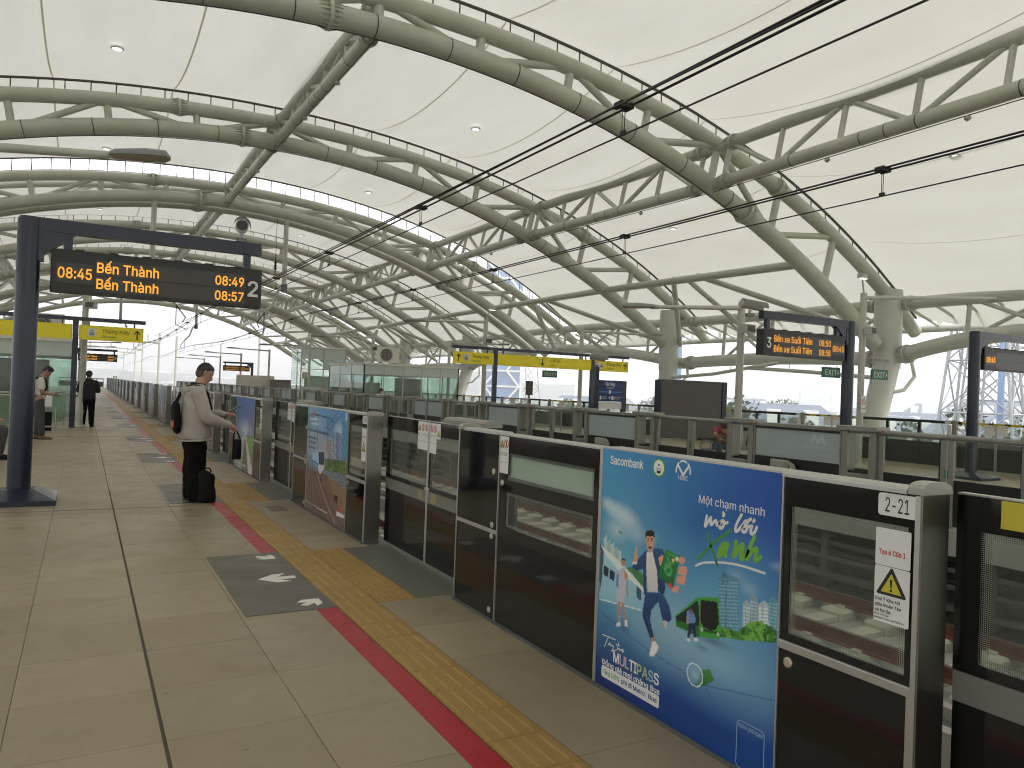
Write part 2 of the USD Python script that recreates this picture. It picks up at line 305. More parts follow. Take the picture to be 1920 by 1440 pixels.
def flange(c, axis, r):
    m = MB(); m.lathe([(r * 1.005, -0.06), (r * 1.30, -0.045), (r * 1.30, 0.045), (r * 1.005, 0.06)], c, axis, 20)
    d, u, w = frame_of(axis)
    for k in range(18):
        a = k * 2 * math.pi / 18; e = math.cos(a) * u + math.sin(a) * w; t = np.cross(d, e) * 0.010
        q = [c + e * rr + d * h for rr, h in ((r * .99, -0.34), (r * 1.26, -0.045), (r * 1.26, 0.045), (r * .99, 0.34))]
        m.raw([p + t for p in q] + [p - t for p in q], [(0, 1, 2, 3), (7, 6, 5, 4), (0, 4, 5, 1), (1, 5, 6, 2), (2, 6, 7, 3)])
    return m
ARCH_LABEL = {1: 'nearest steel roof arch, sweeping from the top edge down to the leaning white column', 2: 'second steel roof arch, landing on the upright column beside the dark display board',
              3: 'third steel roof arch with a bright sky gap above its upper tube', 3.5: 'pale daylit roof arch just behind the first sky gap', 4: 'roof arch landing on the leaning column left of the yellow signs',
              5: 'first roof arch beyond the leaning column, above the glass waiting room', 6: 'roof arch in front of the second, farther sky gap', 6.5: 'roof arch just behind the second sky gap',
              7: 'last roof arch but one, above the elevator tower', 8: 'last roof arch at the open far end of the canopy'}
for k, Y, dz in ARCH:
    t = thing('roof_arch', ARCH_LABEL[k], 'roof arch', group='steel arches of the canopy')
    n = 18 if k < 3 else 10
    xs = np.linspace(-23.2, 23.2, 61); MB().tube([unode(x, Y, dz) for x in xs], 0.255, n).build('upper_chord', 'steel_paint', t, smooth=40)
    xs = np.linspace(-20.6, 20.6, 57); MB().tube([(XC + x, Y, zl(x) + dz) for x in xs], 0.30, n).build('lower_chord', 'steel_paint', t, smooth=40)
    xs = np.linspace(-23.2, 23.2, 61)
    RH = 0.86 if k in (3, 6) else 0.60
    MB().tube([unode(x, Y, dz) + (0, 0, RH) for x in xs], 0.05, 6).build('membrane_rail', 'rail_dark', t, smooth=40)
    s_ = MB()
    for x in np.arange(-22.5, 22.6, 0.8): s_.bar(unode(x, Y, dz) + (0, 0, 0.22), unode(x, Y, dz) + (0, 0, RH), 0.022, 5)
    s_.build('rail_stud', 'rail_dark', t, kind='stuff')
    for i, x in enumerate(NODES):
        if abs(x) > 19: continue
        MB().bar(unode(x, Y, dz), lnode(x, Y, dz), 0.13, 10 if k < 4 else 7).build('web_strut', 'steel_paint', t, smooth=40)
        if i + 1 < len(NODES) and abs(NODES[i + 1]) < 21:
            a, b = (unode(x, Y, dz), lnode(NODES[i + 1], Y, dz)) if i % 2 else (lnode(x, Y, dz), unode(NODES[i + 1], Y, dz))
            MB().bar(a, b, 0.115, 10 if k < 4 else 7).build('web_diagonal', 'steel_paint', t, smooth=40)
    if k < 6:
        for x in (-13.4, -1.3, 13.35): flange(np.array([XC + x, Y, zl(x) + dz]), (1, 0, zl(x + .5) - zl(x - .5)), 0.30).build('flange_joint', 'steel_paint', t)
        for x in (-15.2, -3.6, 14.9): flange(unode(x, Y, dz), (1, 0, zu(x + .5) - zu(x - .5)), 0.255).build('flange_joint', 'steel_paint', t)
    if k < 3:   # black straps and the thin cable under the lower chord
        xs = np.arange(-19, 14, 2.1); cab = MB().tube([(XC + x, Y, zl(x) + dz - 0.33) for x in np.linspace(-19, 13, 45)], 0.016, 5)
        cab.build('cable', 'dark_strap', t)
        for x in xs:
            MB().lathe([(0.308, -0.014), (0.308, 0.014)], (XC + x, Y, zl(x) + dz), (1, 0, zl(x + .5) - zl(x - .5)), 20).build('strap', 'dark_strap', t)
# longitudinal trusses between neighbouring arches
def purlin(x, k0, k1, label, group):
    Y0, Y1 = YOF[k0], YOF[k1]; t = thing('purlin_truss', label, 'roof truss', group=group)
    a0, a1 = unode(x, Y0, DZ[k0]), unode(x, Y1, DZ[k1]); b0, b1 = lnode(x, Y0, DZ[k0]), lnode(x, Y1, DZ[k1])
    a0, a1 = a0 - (0, 0, 0.08), a1 - (0, 0, 0.08)
    MB().bar(a0, a1, 0.205, 14).build('upper_chord', 'steel_paint', t, smooth=40); MB().bar(b0, b1, 0.195, 14).build('lower_chord', 'steel_paint', t, smooth=40)
    N = 5
    for i in range(N + 1):
        s = (i + 0.0) / N; s = 0.05 + 0.9 * s
        if 0 < i < N or True: MB().bar(a0 + (a1 - a0) * s, b0 + (b1 - b0) * s, 0.085, 8).build('web_strut', 'steel_paint', t, smooth=40)
        if i < N:
            s2 = 0.05 + 0.9 * (i + 1) / N
            p, q = (a0 + (a1 - a0) * s, b0 + (b1 - b0) * s2) if i % 2 else (b0 + (b1 - b0) * s, a0 + (a1 - a0) * s2)
            MB().bar(p, q, 0.085, 8).build('web_diagonal', 'steel_paint', t, smooth=40)
    if Y0 < 60:
        for c, d, r in ((a0, a1, 0.205), (b0, b1, 0.195)):
            for e, f in ((c, d), (d, c)):
                u = (f - e) / np.linalg.norm(f - e); flange(e + u * 0.72, u, r).build('flange_joint', 'steel_paint', t)
    if Y0 < 40 and x >= 0:
        MB().tube([b0 - (0, 0, 0.25), b1 - (0, 0, 0.25)], 0.014, 5).build('cable', 'dark_strap', t)
        for s in (0.2, 0.4, 0.47, 0.53, 0.72):
            MB().lathe([(0.20, -0.013), (0.20, 0.013)], b0 + (b1 - b0) * s, b1 - b0, 16).build('strap', 'dark_strap', t)
        for s in (0.3, 0.62):
            MB().lathe([(0.02, 0.1), (0.075, 0.05), (0.085, 0.0), (0.03, -0.05)], b0 + (b1 - b0) * s - (0, 0, 0.33), (0, 0, 1), 10).build('detector', 'camera_body', t)
SEQ = [(0, 1), (1, 2), (2, 3), (3.5, 4), (4, 5), (5, 6), (6.5, 7), (7, 8)]
BAYW = ['nearest bay', 'second bay', 'bay before the first sky gap', 'bay behind the first sky gap', 'fifth bay', 'bay before the second sky gap', 'bay behind the second sky gap', 'last bay at the far end']
for i, (a, b) in enumerate(SEQ):
    if i > 0: purlin(0.0, a, b, f'ridge truss over the tracks in the {BAYW[i]} of the canopy', 'trusses along the ridge of the canopy')
    purlin(12.0, a, b, f'truss along the right slope in the {BAYW[i]} of the canopy', 'trusses along the right slope of the canopy')
    if i > 3: purlin(-12.0, a, b, f'truss along the left slope in the {BAYW[i]} of the canopy', 'trusses along the left slope of the canopy')
# single pipe low on the right slope with its forked braces
PX, PZ = 16.15, 6.7
EX = 21.3     # edge line (from the centre)
def ez(k): return 0.0
for i, (a, b) in enumerate(SEQ):
    if i == 0: continue
    Y0, Y1 = YOF[a], YOF[b]; m = (Y0 + Y1) / 2
    t = thing('eaves_brace', f'single tube with forked braces low on the right slope, {BAYW[i]}', 'roof brace', group='forked braces along the right eaves')
    MB().bar((XC + PX, Y0, zl(PX) + DZ[a] - .1), (XC + PX, Y1, zl(PX) + DZ[b] - .1), 0.16, 10).build('pipe', 'steel_paint', t, smooth=40)
    p = np.array([XC + PX, m, zl(PX) + 0.0])
    MB().bar(p, (XC + EX, m, 3.95), 0.11, 8).build('brace', 'steel_paint', t, smooth=40)
    for Ye in (Y0, Y1): MB().bar(p + (0, (Ye - m) * 0.12, 0), (XC + EX - .2, Ye - (Ye - m) * 0.05, 4.3), 0.12, 8).build('brace', 'steel_paint', t, smooth=40)
# columns and edge beams on the right-hand side
def column(k, lean, label):
    Y = YOF[k]; t = thing('canopy_column', label, 'column', group='white steel columns carrying the canopy'); X = XC + (21.4 if lean else 20.6)
    MB().lathe([(0.50, 0.0), (0.52, 0.6), (0.52, 2.9), (0.50, 3.1), (0.30, 3.12)], (X, Y, 3.0), (0, 0, 1), 24).build('column_head', 'steel_paint_pale', t, smooth=40)
    MB().tube([(X + 0.02, Y, 3.25), (X - lean * 0.30, Y, 2.4), (X - lean * 2.25, Y, -2.4), (X - lean * 3.0, Y, -4.2)], [0.49, 0.48, 0.44, 0.42], 24).build('column_shaft', 'steel_paint_pale', t, smooth=40)
    MB().tube([(X + 0.9, Y - 0.45, 3.35), (X + 0.75, Y - 0.7, 2.7), (X + 0.2, Y - 0.62, 2.15), (X - 0.62, Y - 0.25, 1.95), (X - 0.75 - lean * .2, Y - 0.2, 1.2), (X - 0.6 - lean * 1.5, Y - 0.2, -2.0)], 0.075, 8).build('drain_pipe', 'steel_paint_pale', t, smooth=40)
    return t
column(1, 0.75, 'nearest leaning white tubular column behind the EXIT sign, at the foot of the first arch')
column(2, 0.0, 'upright white column rising behind the dark display board')
column(4, 0.75, 'leaning white column left of the yellow exit sign')
column(5, 0.0, 'farther white column behind the glass waiting room')
column(7, 0.75, 'farthest white column near the elevator tower')
def edge(y0, y1, z, rise, label):
    t = thing('edge_beam', label, 'edge beam', group='bowed edge beams between the columns'); X = XC + EX; L = y1 - y0
    f = lambda s: z + rise * 4 * s * (1 - s)
    ss = np.linspace(0, 1, 25)
    MB().tube([(X + 0.2, y0 + L * s, f(s)) for s in ss], 0.29, 14).build('lower_chord', 'steel_paint_pale', t, smooth=40)
    g = lambda s: 5.55 + 0.25 * 4 * s * (1 - s) * (rise > 1)
    MB().tube([(X + 0.35, y0 + L * s, g(s)) for s in ss], 0.24, 14).build('upper_chord', 'steel_paint_pale', t, smooth=40)
    N = max(4, int(round(L / 3.0)))
    for i in range(1, N):
        s = i / N; MB().bar((X + 0.2, y0 + L * s, f(s)), (X + 0.35, y0 + L * s, g(s)), 0.085, 8).build('web_strut', 'steel_paint_pale', t, smooth=40)
        s2 = (i - 1) / N if i % 2 else (i + 1) / N
        MB().bar((X + 0.2, y0 + L * s, f(s)), (X + 0.35, y0 + L * s2, g(s2)), 0.075, 8).build('web_diagonal', 'steel_paint_pale', t, smooth=40)
    for s in (0.75 / L, 1 - 0.75 / L):
        flange(np.array([X + 0.2, y0 + L * s, f(s)]), (0, 1, 0), 0.29).build('flange_joint', 'steel_paint_pale', t); flange(np.array([X + 0.35, y0 + L * s, g(s)]), (0, 1, 0), 0.24).build('flange_joint', 'steel_paint_pale', t)
    # outer gutter with its row of lacing plates
    MB().tube([(X + 2.5, y0 + L * s, 4.75) for s in ss], 0.17, 10).build('outer_tube', 'steel_paint_pale', t, smooth=40)
    lp = MB()
    for y in np.arange(y0 + 0.6, y1 - 0.3, 1.1): lp.box((X + 2.5, y, 5.1), (0.08, 0.22, 0.5)); lp.bar((X + 0.4, y, 5.4), (X + 2.5, y, 4.8), 0.06, 6)
    lp.build('lacing_plate', 'steel_paint_pale', t, kind='stuff')
edge(6.9, 19.14, 3.35, 0.9, 'bowed edge beam running right from the nearest leaning column')
edge(19.14, 31.2, 3.35, 0.15, 'nearly level edge beam between the leaning column and the upright column')
edge(31.2, 57.1, 3.35, 1.15, 'long bowed edge beam above the yellow signs')
edge(57.1, 69.3, 3.35, 0.15, 'edge beam above the glass waiting room')
edge(69.3, 95.2, 3.35, 1.15, 'farthest long edge beam beside the elevator tower')
# membrane bays with seams and round lamps
def memb(x, s, dz, sag): return zu(x) + 0.64 + dz - sag * 4 * s * (1 - s)
def membrane(i, y0, y1, dz0, dz1, label, lamps=True, sag=0.8):
    t = thing('canopy_membrane', label, 'canopy', group='membrane bays of the canopy')
    xs = np.linspace(-23.2, 23.2, 63); ss = np.linspace(0, 1, 21); L = y1 - y0
    v = np.array([(XC + x, y0 + L * s, memb(x, s, dz0 + (dz1 - dz0) * s, sag)) for s in ss for x in xs]); n = len(xs)
    f = [(a * n + b, a * n + b + 1, (a + 1) * n + b + 1, (a + 1) * n + b) for a in range(len(ss) - 1) for b in range(n - 1)]
    MB().raw(v, f).build('fabric', 'membrane', t, smooth=True)
    for x in (-19.1, -15.3, -11.5, -7.65, -3.83, 3.83, 7.65, 11.5, 15.3, 19.1):
        q = [(XC + x + e, y0 + L * s, memb(x, s, dz0 + (dz1 - dz0) * s, sag) - 0.012) for s in np.linspace(0.01, 0.99, 25) for e in (-0.028, 0.028)]
        MB().raw(q, [(2 * j, 2 * j + 1, 2 * j + 3, 2 * j + 2) for j in range(24)]).build('seam', 'seam', t, smooth=True)
    return t
def lamp_row(i, y0, y1, dz):
    for x in ((-5.85, 5.85, 15.4) if i else (5.85, 15.4)):
        z = memb(x, 0.5, dz, 0.8) - 0.02; side = {-5.85: 'left of the ridge', 5.85: 'right of the ridge', 15.4: 'low on the right slope'}[x]
        t = thing('ceiling_lamp', f'round lamp {side} in the {BAYW[i]}', 'ceiling lamp', (XC + x, (y0 + y1) / 2, z), group='round lamps on the canopy fabric')
        MB().lathe([(0.17, 0.02), (0.18, -0.03), (0.15, -0.04)], n=20).build('housing', 'white_paint', t)
        MB().lathe([(0.14, -0.045), (0.10, -0.055), (0.02, -0.06)], n=20).build('lens', 'lamp_disc', t)
for i, (a, b) in enumerate(SEQ):
    if i == 0:
        t = membrane(0, 6.9, 19.14, -.1, -.1, 'membrane bay nearest the camera, filling the top right corner')
        xs = np.linspace(-23.2, 23.2, 41)     # the same roof going on overhead and behind
        MB().raw([(XC + x, y, memb(x, 0, -.1, 0) - (.5 if k % 2 else 0)) for k, y in enumerate((6.9, 0, -6, -12, -18, -24, -30, -36, -42, -48)) for x in xs], [(a * 41 + b, a * 41 + b + 1, a * 41 + b + 42, a * 41 + b + 41) for a in range(9) for b in range(40)]).build('fabric', 'membrane', t, smooth=True)
    else: membrane(i, YOF[a], YOF[b], DZ[a], DZ[b] + (.26 if b in (3, 6) else 0), f'white membrane of the {BAYW[i]} of the canopy')
    if i < 4: lamp_row(i, YOF[a], YOF[b], DZ[a])

t = thing('drain_pipe', 'pair of thin sloping drain pipes hanging in the bright gap behind the platform 3 display', 'pipe')
MB().tube([(XC + 20.5, 31.0, 2.55), (XC + 20.7, 28.0, 2.75), (XC + 20.9, 24.2, 3.25)], .085, 8).build('pipe', 'steel_paint_pale', t, smooth=40); MB().tube([(XC + 20.9, 26.0, 3.05), (XC + 21.0, 22.5, 2.85), (XC + 21.2, 19.3, 2.6)], .085, 8).build('pipe', 'steel_paint_pale', t, smooth=40)
for y, z in ((30, 2.62), (27, 2.86), (25, 3.15), (23.5, 2.92), (21, 2.74)): MB().bar((XC + 20.9, y, z), (XC + 20.9, y, z + .3), .02, 5).build('clip', 'steel_paint_pale', t)
# ---------------------------------------------------------------- platforms, tiles, markings, tracks
DOORS = [0.5, 6.15]
while DOORS[-1] < 104:
    k = len(DOORS) - 1; DOORS.append(DOORS[-1] + (5.65 if k % 4 == 0 and k > 0 and False else 5.03))
DOORS = [0.5, 6.15, 11.18, 16.21, 21.24]
while DOORS[-1] < 103: DOORS += [DOORS[-1] + 5.65 + 5.03 * j for j in range(4)]
DOORS = [d for d in DOORS if d < 108]
YEND = 112.0
pbr('joint_dark', (0.06, 0.048, 0.034), 0.8)
pf = thing('platform_floor', kind='structure'); tag(pf, 'beige tiled floor of the near platform', None)
MB().span((-7.8, -6, -0.9), (2.72, YEND, -0.006)).build('floor_slab', 'grout', pf)
tiles = {}
XL = [-6.24 + 0.6 * k for k in range(12)]      # ... -0.24, 0.36
XL = [x for x in XL if x <= 0.37] + [0.96, 1.596]
YL = [4.16 + 0.6125 * k for k in range(-6, 60)]
far = MB()
def tile(m, x0, x1, y0, y1, z=0.0, g=0.0013):
    m.box(((x0 + x1) / 2, (y0 + y1) / 2, z - 0.006), (x1 - x0 - 2 * g, y1 - y0 - 2 * g, 0.012), 0, 0.0015)
rt_ = np.random.default_rng(3)
def shadedoor(y0, y1): return any(c - 0.93 < (y0 + y1) / 2 < c + 0.92 for c in DOORS)
near_t = 0
for i in range(len(YL) - 1):
    y0, y1 = YL[i], YL[i + 1]
    for j in range(len(XL) - 1):
        x0, x1 = XL[j], XL[j + 1]
        if y1 < 11.6 and x1 > -0.09 * y1 - 0.35 and x0 < y0 * 0.6 + 1.7:
            m = MB(); tile(m, x0 + (0.006 if abs(x0 - 0.36) < .01 else 0), x1, y0, y1, rt_.uniform(-.0006, .0006)); m.build('floor_tile', 'tile_' + 'abcd'[rt_.integers(4)], pf)
        elif x0 > -0.12 * y1 - 1.8: tile(far, x0, x1, y0, y1)
edgecells = []
for a, b in zip(DOORS[:-1], DOORS[1:]):
    lo, hi = a + 0.92, b - 0.93; n = max(1, round((hi - lo) / 0.6)); edgecells += [(lo + (hi - lo) * k / n, lo + (hi - lo) * (k + 1) / n) for k in range(n)]
for y0, y1 in edgecells:
    m = MB() if y1 < 12 else far; tile(m, 1.903, 2.46, y0, y1)
    if y1 < 12: m.build('floor_tile', 'tile_' + 'abcd'[rt_.integers(4)], pf)
far.build('floor_tile', 'tile_a', pf, kind='stuff')
MB().span((-7.8, YL[-1], -0.02), (1.6, YEND, -0.0005)).build('floor_beyond', 'tile_b', pf)
def tactile_bar(m, y0, y1):
    tile(m, 1.602, 1.90, y0, y1, 0.001, 0.0015)
    for k in range(4):
        x = 1.602 + 0.298 * (k + 0.5) / 4
        m.raw([(x - .019, y0 + .012, 0), (x + .019, y0 + .012, 0), (x + .019, y1 - .012, 0), (x - .019, y1 - .012, 0), (x - .011, y0 + .018, .0065), (x + .011, y0 + .018, .0065), (x + .011, y1 - .018, .0065), (x - .011, y1 - .018, .0065)],
              [(4, 5, 6, 7), (0, 1, 5, 4), (1, 2, 6, 5), (2, 3, 7, 6), (3, 0, 4, 7)])
def tactile_dot(m, x0, x1, y0, y1):
    tile(m, x0, x1, y0, y1, 0.001, 0.0015)
    for a in range(6):
        for b in range(6):
            m.lathe([(0.0125, 0.0), (0.0085, 0.006), (0.002, 0.0063)], (x0 + (x1 - x0) * (a + .5) / 6, y0 + (y1 - y0) * (b + .5) / 6, 0), n=6)
fm = MB(); ys = np.arange(2.06, YEND - 0.3, 0.3)
for y in ys:
    if y < 14: m = MB(); tactile_bar(m, y, y + 0.3); m.build('tactile_tile', 'tactile', pf)
    elif y < 60: tactile_bar(fm, y, y + 0.3)
fm.span((1.602, 60, -0.01), (1.9, YEND, 0.003)); 
sl = MB()
for c in DOORS:
    n = 6
    for k in range(n):
        y0 = c - 0.93 + 1.85 * k / n; y1 = c - 0.93 + 1.85 * (k + 1) / n
        if c < 12: m = MB(); tactile_dot(m, 1.903, 2.20, y0, y1); m.build('tactile_tile', 'tactile', pf)
        elif c < 40: tactile_dot(fm, 1.903, 2.20, y0, y1)
        else: fm.span((1.903, y0, -.01), (2.2, y1, .003))
    for k in range(3):
        y0 = c - 0.93 + 1.85 * k / 3; y1 = c - 0.93 + 1.85 * (k + 1) / 3
        if c < 12: m = MB(); tile(m, 2.203, 2.46, y0, y1); m.build('sill_tile', 'tile_slate', pf)
        else: tile(sl, 2.203, 2.46, y0, y1)
fm.build('tactile_paving', 'tactile', pf, kind='stuff'); sl.build('sill_paving', 'tile_slate', pf, kind='stuff')
# transverse movement joints and the access cover
MB().span((-7.8, 10.005, -.004), (1.45, 10.03, 0.0018)).build('joint_strip', 'grout', pf); MB().span((-7.8, 21.9, -.004), (1.45, 22.1, 0.0022)).build('tactile_band', 'tactile', pf)
MB().span((0.352, 2.0, -.004), (0.362, 60, 0.0012)).build('joint_strip', 'joint_dark', pf)
MB().span((2.02, 8.0 + 1.35, 0.0005), (2.22, 8.0 + 1.75, 0.003)).build('access_cover', 'tile_grey', pf)
MB().span((2.46, -6, -0.9), (2.74, YEND, -0.002)).build('threshold', 'tile_slate', pf)
# red tape and boarding fields
ARROWS = [[(1.377, .798), (1.395, .824), (1.479, .778), (1.483, .843), (1.527, .811), (1.527, .673), (1.428, .673), (1.367, .71), (1.431, .736), (1.389, .76)],
          [(1.245, -.005), (1.377, .116), (1.477, .123), (1.401, .029), (1.532, .026), (1.53, -.054), (1.403, -.059), (1.476, -.133), (1.364, -.142)],
          [(1.364, -.748), (1.414, -.689), (1.532, -.693), (1.531, -.814), (1.479, -.872), (1.478, -.793), (1.414, -.851), (1.376, -.815), (1.429, -.759)]]
for i, c in enumerate(DOORS):
    nxt = DOORS[i + 1] if i + 1 < len(DOORS) else None
    if i < 9 and i > 0:
        b = thing('boarding_field', f'grey floor field with three white arrows before the {ORD[i-1]} doorway ahead', 'floor marking', group='boarding fields with arrows on the floor')
        MB().span((0.985, c - 0.94, 0.0008), (1.598, c + 0.93, 0.0035)).build('grey_film', 'tile_grey', b)
        for q in ARROWS: MB().prism(sg.Polygon([(x, y + c) for x, y in q]).buffer(0), (0, 0, 0.0037), (1, 0, 0), (0, 1, 0), 0.0012).build('arrow', 'arrow_white', b)
    elif i >= 9:
        b = thing('boarding_field', f'grey floor field with white arrows before the {ORD[i-1]} doorway, far along the platform', 'floor marking', group='boarding fields with arrows on the floor')
        MB().span((0.985, c - 0.94, 0.0008), (1.598, c + 0.93, 0.0035)).build('grey_film', 'tile_grey', b)
        MB().span((1.0, c - .1, 0.0037), (1.3, c + .1, 0.005)).build('arrow', 'arrow_white', b)
    if nxt:
        t = MB().span((1.452, c + 0.935, 0.0006), (1.592, nxt - 0.945, 0.0028)).build('red_stripe', 'red_tape')
        tag(t, f'red tape line on the floor between the {ORD[i]} and {ORD[i+1]} doorway, counted from the camera' , 'floor tape', 'red tape lines beside the yellow paving', 'thing')
# tracks
def track(xc, label):
    t = thing('railway_track', label, 'railway track', group='the two railway tracks')
    for s in (-0.7175, 0.7175):
        x = xc + s
        pr = [(-.07, 0), (.07, 0), (.07, .012), (.012, .03), (.012, .11), (.034, .12), (.034, .155), (-.034, .155), (-.034, .12), (-.012, .11), (-.012, .03), (-.07, .012)]
        MB().prism(sg.Polygon(pr), (x, YEND + 160, -1.17), (1, 0, 0), (0, 0, 1), 162 + YEND).build('rail', 'rail_rust', t)
        MB().span((x - .026, -2, -1.016), (x + .026, YEND + 160, -1.0145)).build('rail_head', 'rail_top', t)
    s_ = MB()
    for k in range(0, 180):
        y = 0.2 + 0.65 * k
        m = MB() if y < 45 else s_
        for s in (-0.7175, 0.7175):
            m.box((xc + s, y, -1.235), (0.62, 0.34, 0.13), 0, 0.03)
            if y < 45: m.box((xc + s - .11, y, -1.155), (.06, .1, .035)); m.box((xc + s + .11, y, -1.155), (.06, .1, .035))
        m.box((xc, y, -1.27), (1.0, 0.24, 0.06))
        if y < 45: m.build('sleeper', 'concrete_pale', t)
    s_.build('sleeper', 'concrete_pale', t, kind='stuff')
tb = thing('track_bed', kind='structure'); tag(tb, 'concrete slab carrying the two tracks')
MB().span((2.74, -6, -1.6), (10.0, YEND + 160, -1.3)).build('slab', 'concrete', tb)
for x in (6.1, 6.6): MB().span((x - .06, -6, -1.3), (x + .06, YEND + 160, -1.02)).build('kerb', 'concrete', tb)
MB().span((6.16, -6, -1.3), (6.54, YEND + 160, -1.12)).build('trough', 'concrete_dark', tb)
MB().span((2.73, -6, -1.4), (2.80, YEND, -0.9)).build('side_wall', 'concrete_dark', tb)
track(4.4, 'railway track on concrete blocks right behind the near screen doors')
track(8.3, 'railway track on concrete blocks along the far platform edge')
# far platform
ZF = -0.085
fp = thing('far_platform', kind='structure'); tag(fp, 'far island platform behind its screen doors')
MB().span((10.02, -6, ZF - 0.32), (21.2, YEND, ZF - 0.006)).build('edge_slab', 'concrete', fp)
MB().span((10.5, -6, ZF - .02), (20.6, YEND, ZF)).build('floor', 'tile_c', fp)
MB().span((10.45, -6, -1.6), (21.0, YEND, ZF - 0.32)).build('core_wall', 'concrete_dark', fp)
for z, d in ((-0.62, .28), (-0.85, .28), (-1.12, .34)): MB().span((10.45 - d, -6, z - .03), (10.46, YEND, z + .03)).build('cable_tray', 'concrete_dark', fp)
cb = MB()
for z in (-0.58, -0.81):
    for k in range(4): cb.tube([(10.22 + .05 * k, y, z + .02 + .006 * math.sin(y * 3 + k)) for y in np.linspace(-2, 60, 90)], 0.018, 5)
cb.build('cables', 'wire', fp, kind='stuff')
for y in np.arange(0.4, 60, 1.26): MB().span((10.14, y - .05, -1.3), (10.45, y + .05, ZF - .33)).build('bracket', 'concrete_dark', fp)
MB().span((21.2, -6, -1.6), (24.2, YEND + 160, -1.3)).build('outer_track_slab', 'concrete', fp)
MB().span((24.2, -6, -1.6), (24.45, YEND + 160, -0.35)).build('parapet', 'concrete', fp)
MB().span((-12, YEND, -1.6), (24.4, YEND + 160, -1.61 + .29)).build('viaduct_slab', 'concrete', fp)
# ---------------------------------------------------------------- printed panels: ink laid down on a grid of points
HM = np.array([[-0.02517328939969168, -0.0009234420958634512, 29.20745504851038], [-0.008866294531329873, 0.014631604670155278, -8.888326561937252], [-0.005355028595142768, -0.00022907852335663715, 1.0]])
def digit(x, y):      # digitised outline -> metres on the screen-door plane, (u = 3.33 - Y, z)
    x, y = np.asarray(x, float), np.asarray(y, float); d = HM[2, 0] * x + HM[2, 1] * y + 1
    return np.stack([(HM[0, 0] * x + HM[0, 1] * y + HM[0, 2]) / d, (HM[1, 0] * x + HM[1, 1] * y + HM[1, 2]) / d], -1)
def lin(c): c = np.asarray(c, float) / 255; return np.where(c < 0.04045, c / 12.92, ((c + 0.055) / 1.055) ** 2.4)
class Print:
    def __init__(s, u0, v0, u1, v1, nx, ny, k=1.3, conv=None):
        s.b = (u0, v0, u1, v1); s.nx, s.ny, s.k = nx, ny, k
        s.U, s.V = [a.ravel() for a in np.meshgrid(np.linspace(u0, u1, nx), np.linspace(v0, v1, ny))]
        s.C = np.zeros((nx * ny, 3)); s.conv = conv or (lambda x, y: np.stack([x, y], -1))
    def col(s, c): return lin(c) * s.k
    def uv(s, pts): p = np.asarray(pts, float); return s.conv(p[:, 0], p[:, 1])
    def bilinear(s, tl, tr, bl, br):
        a = ((s.U - s.b[0]) / (s.b[2] - s.b[0]))[:, None]; b = ((s.V - s.b[1]) / (s.b[3] - s.b[1]))[:, None]
        s.C = (s.col(bl) * (1 - a) + s.col(br) * a) * (1 - b) + (s.col(tl) * (1 - a) + s.col(tr) * a) * b
    def put(s, mask, c, a=1.0):
        a = np.asarray(a, float); a = np.broadcast_to(a, mask.shape)[mask][:, None]; s.C[mask] = s.C[mask] * (1 - a) + s.col(c) * a
    def shape(s, g, c, a=1.0, c2=None):
        m = shapely.contains_xy(g, s.U, s.V)
        if c2 is None: s.put(m, c, a)
        elif m.any():
            t = ((s.V - g.bounds[1]) / max(1e-6, g.bounds[3] - g.bounds[1]))[m][:, None]; q = s.col(c) * t + s.col(c2) * (1 - t); s.C[m] = s.C[m] * (1 - a) + q * a
    def poly(s, pts, c, a=1.0, c2=None): s.shape(sg.Polygon(s.uv(pts)).buffer(0), c, a, c2)
    def stroke(s, pts, w, c, a=1.0): s.shape(sg.LineString(s.uv(pts)).buffer(w / 2), c, a)
    def glow(s, p, r, c, a=1.0, ry=None):
        q = s.uv([p])[0]; d = np.hypot((s.U - q[0]) / r, (s.V - q[1]) / (ry or r)); s.put(d < 1, c, a * np.clip(1 - d, 0, 1) ** 1.2)
    def speck(s, g, c, a, n, seed, scale):
        m = shapely.contains_xy(g, s.U, s.V); z = meshkit.fbm(np.stack([s.U * scale, s.V * scale, s.U * 0 + seed], -1), 3, seed); s.put(m & (z > n), c, a)
    def build(s, name, parent, x=0.0, y0=0.0, ysign=-1):
        """a flat print at depth x, reading towards ysign along Y"""
        v = np.stack([np.full_like(s.U, x), y0 + ysign * s.U, s.V], -1); nx = s.nx
        f = [(r * nx + c, r * nx + c + 1, (r + 1) * nx + c + 1, (r + 1) * nx + c) for r in range(s.ny - 1) for c in range(nx - 1)]
        return MB().raw(v, f).build(name, 'print', parent, color=np.clip(s.C, 0, 1))
CA = lambda x, y: digit(1120 + np.asarray(x) / 3.2735, 900 + np.asarray(y) / 3.2735)
CB = lambda x, y: digit(1290 + np.asarray(x) / 8.4706, 920 + np.asarray(y) / 8.4706)
CC = lambda x, y: digit(1120 + np.asarray(x) / 8.3478, 1170 + np.asarray(y) / 8.3478)
CD = lambda x, y: digit(1120 + np.asarray(x) / 10.6667, 830 + np.asarray(y) / 10.6667)
CE = lambda x, y: digit(420 + np.asarray(x) / 5.332, 730 + np.asarray(y) / 5.332)

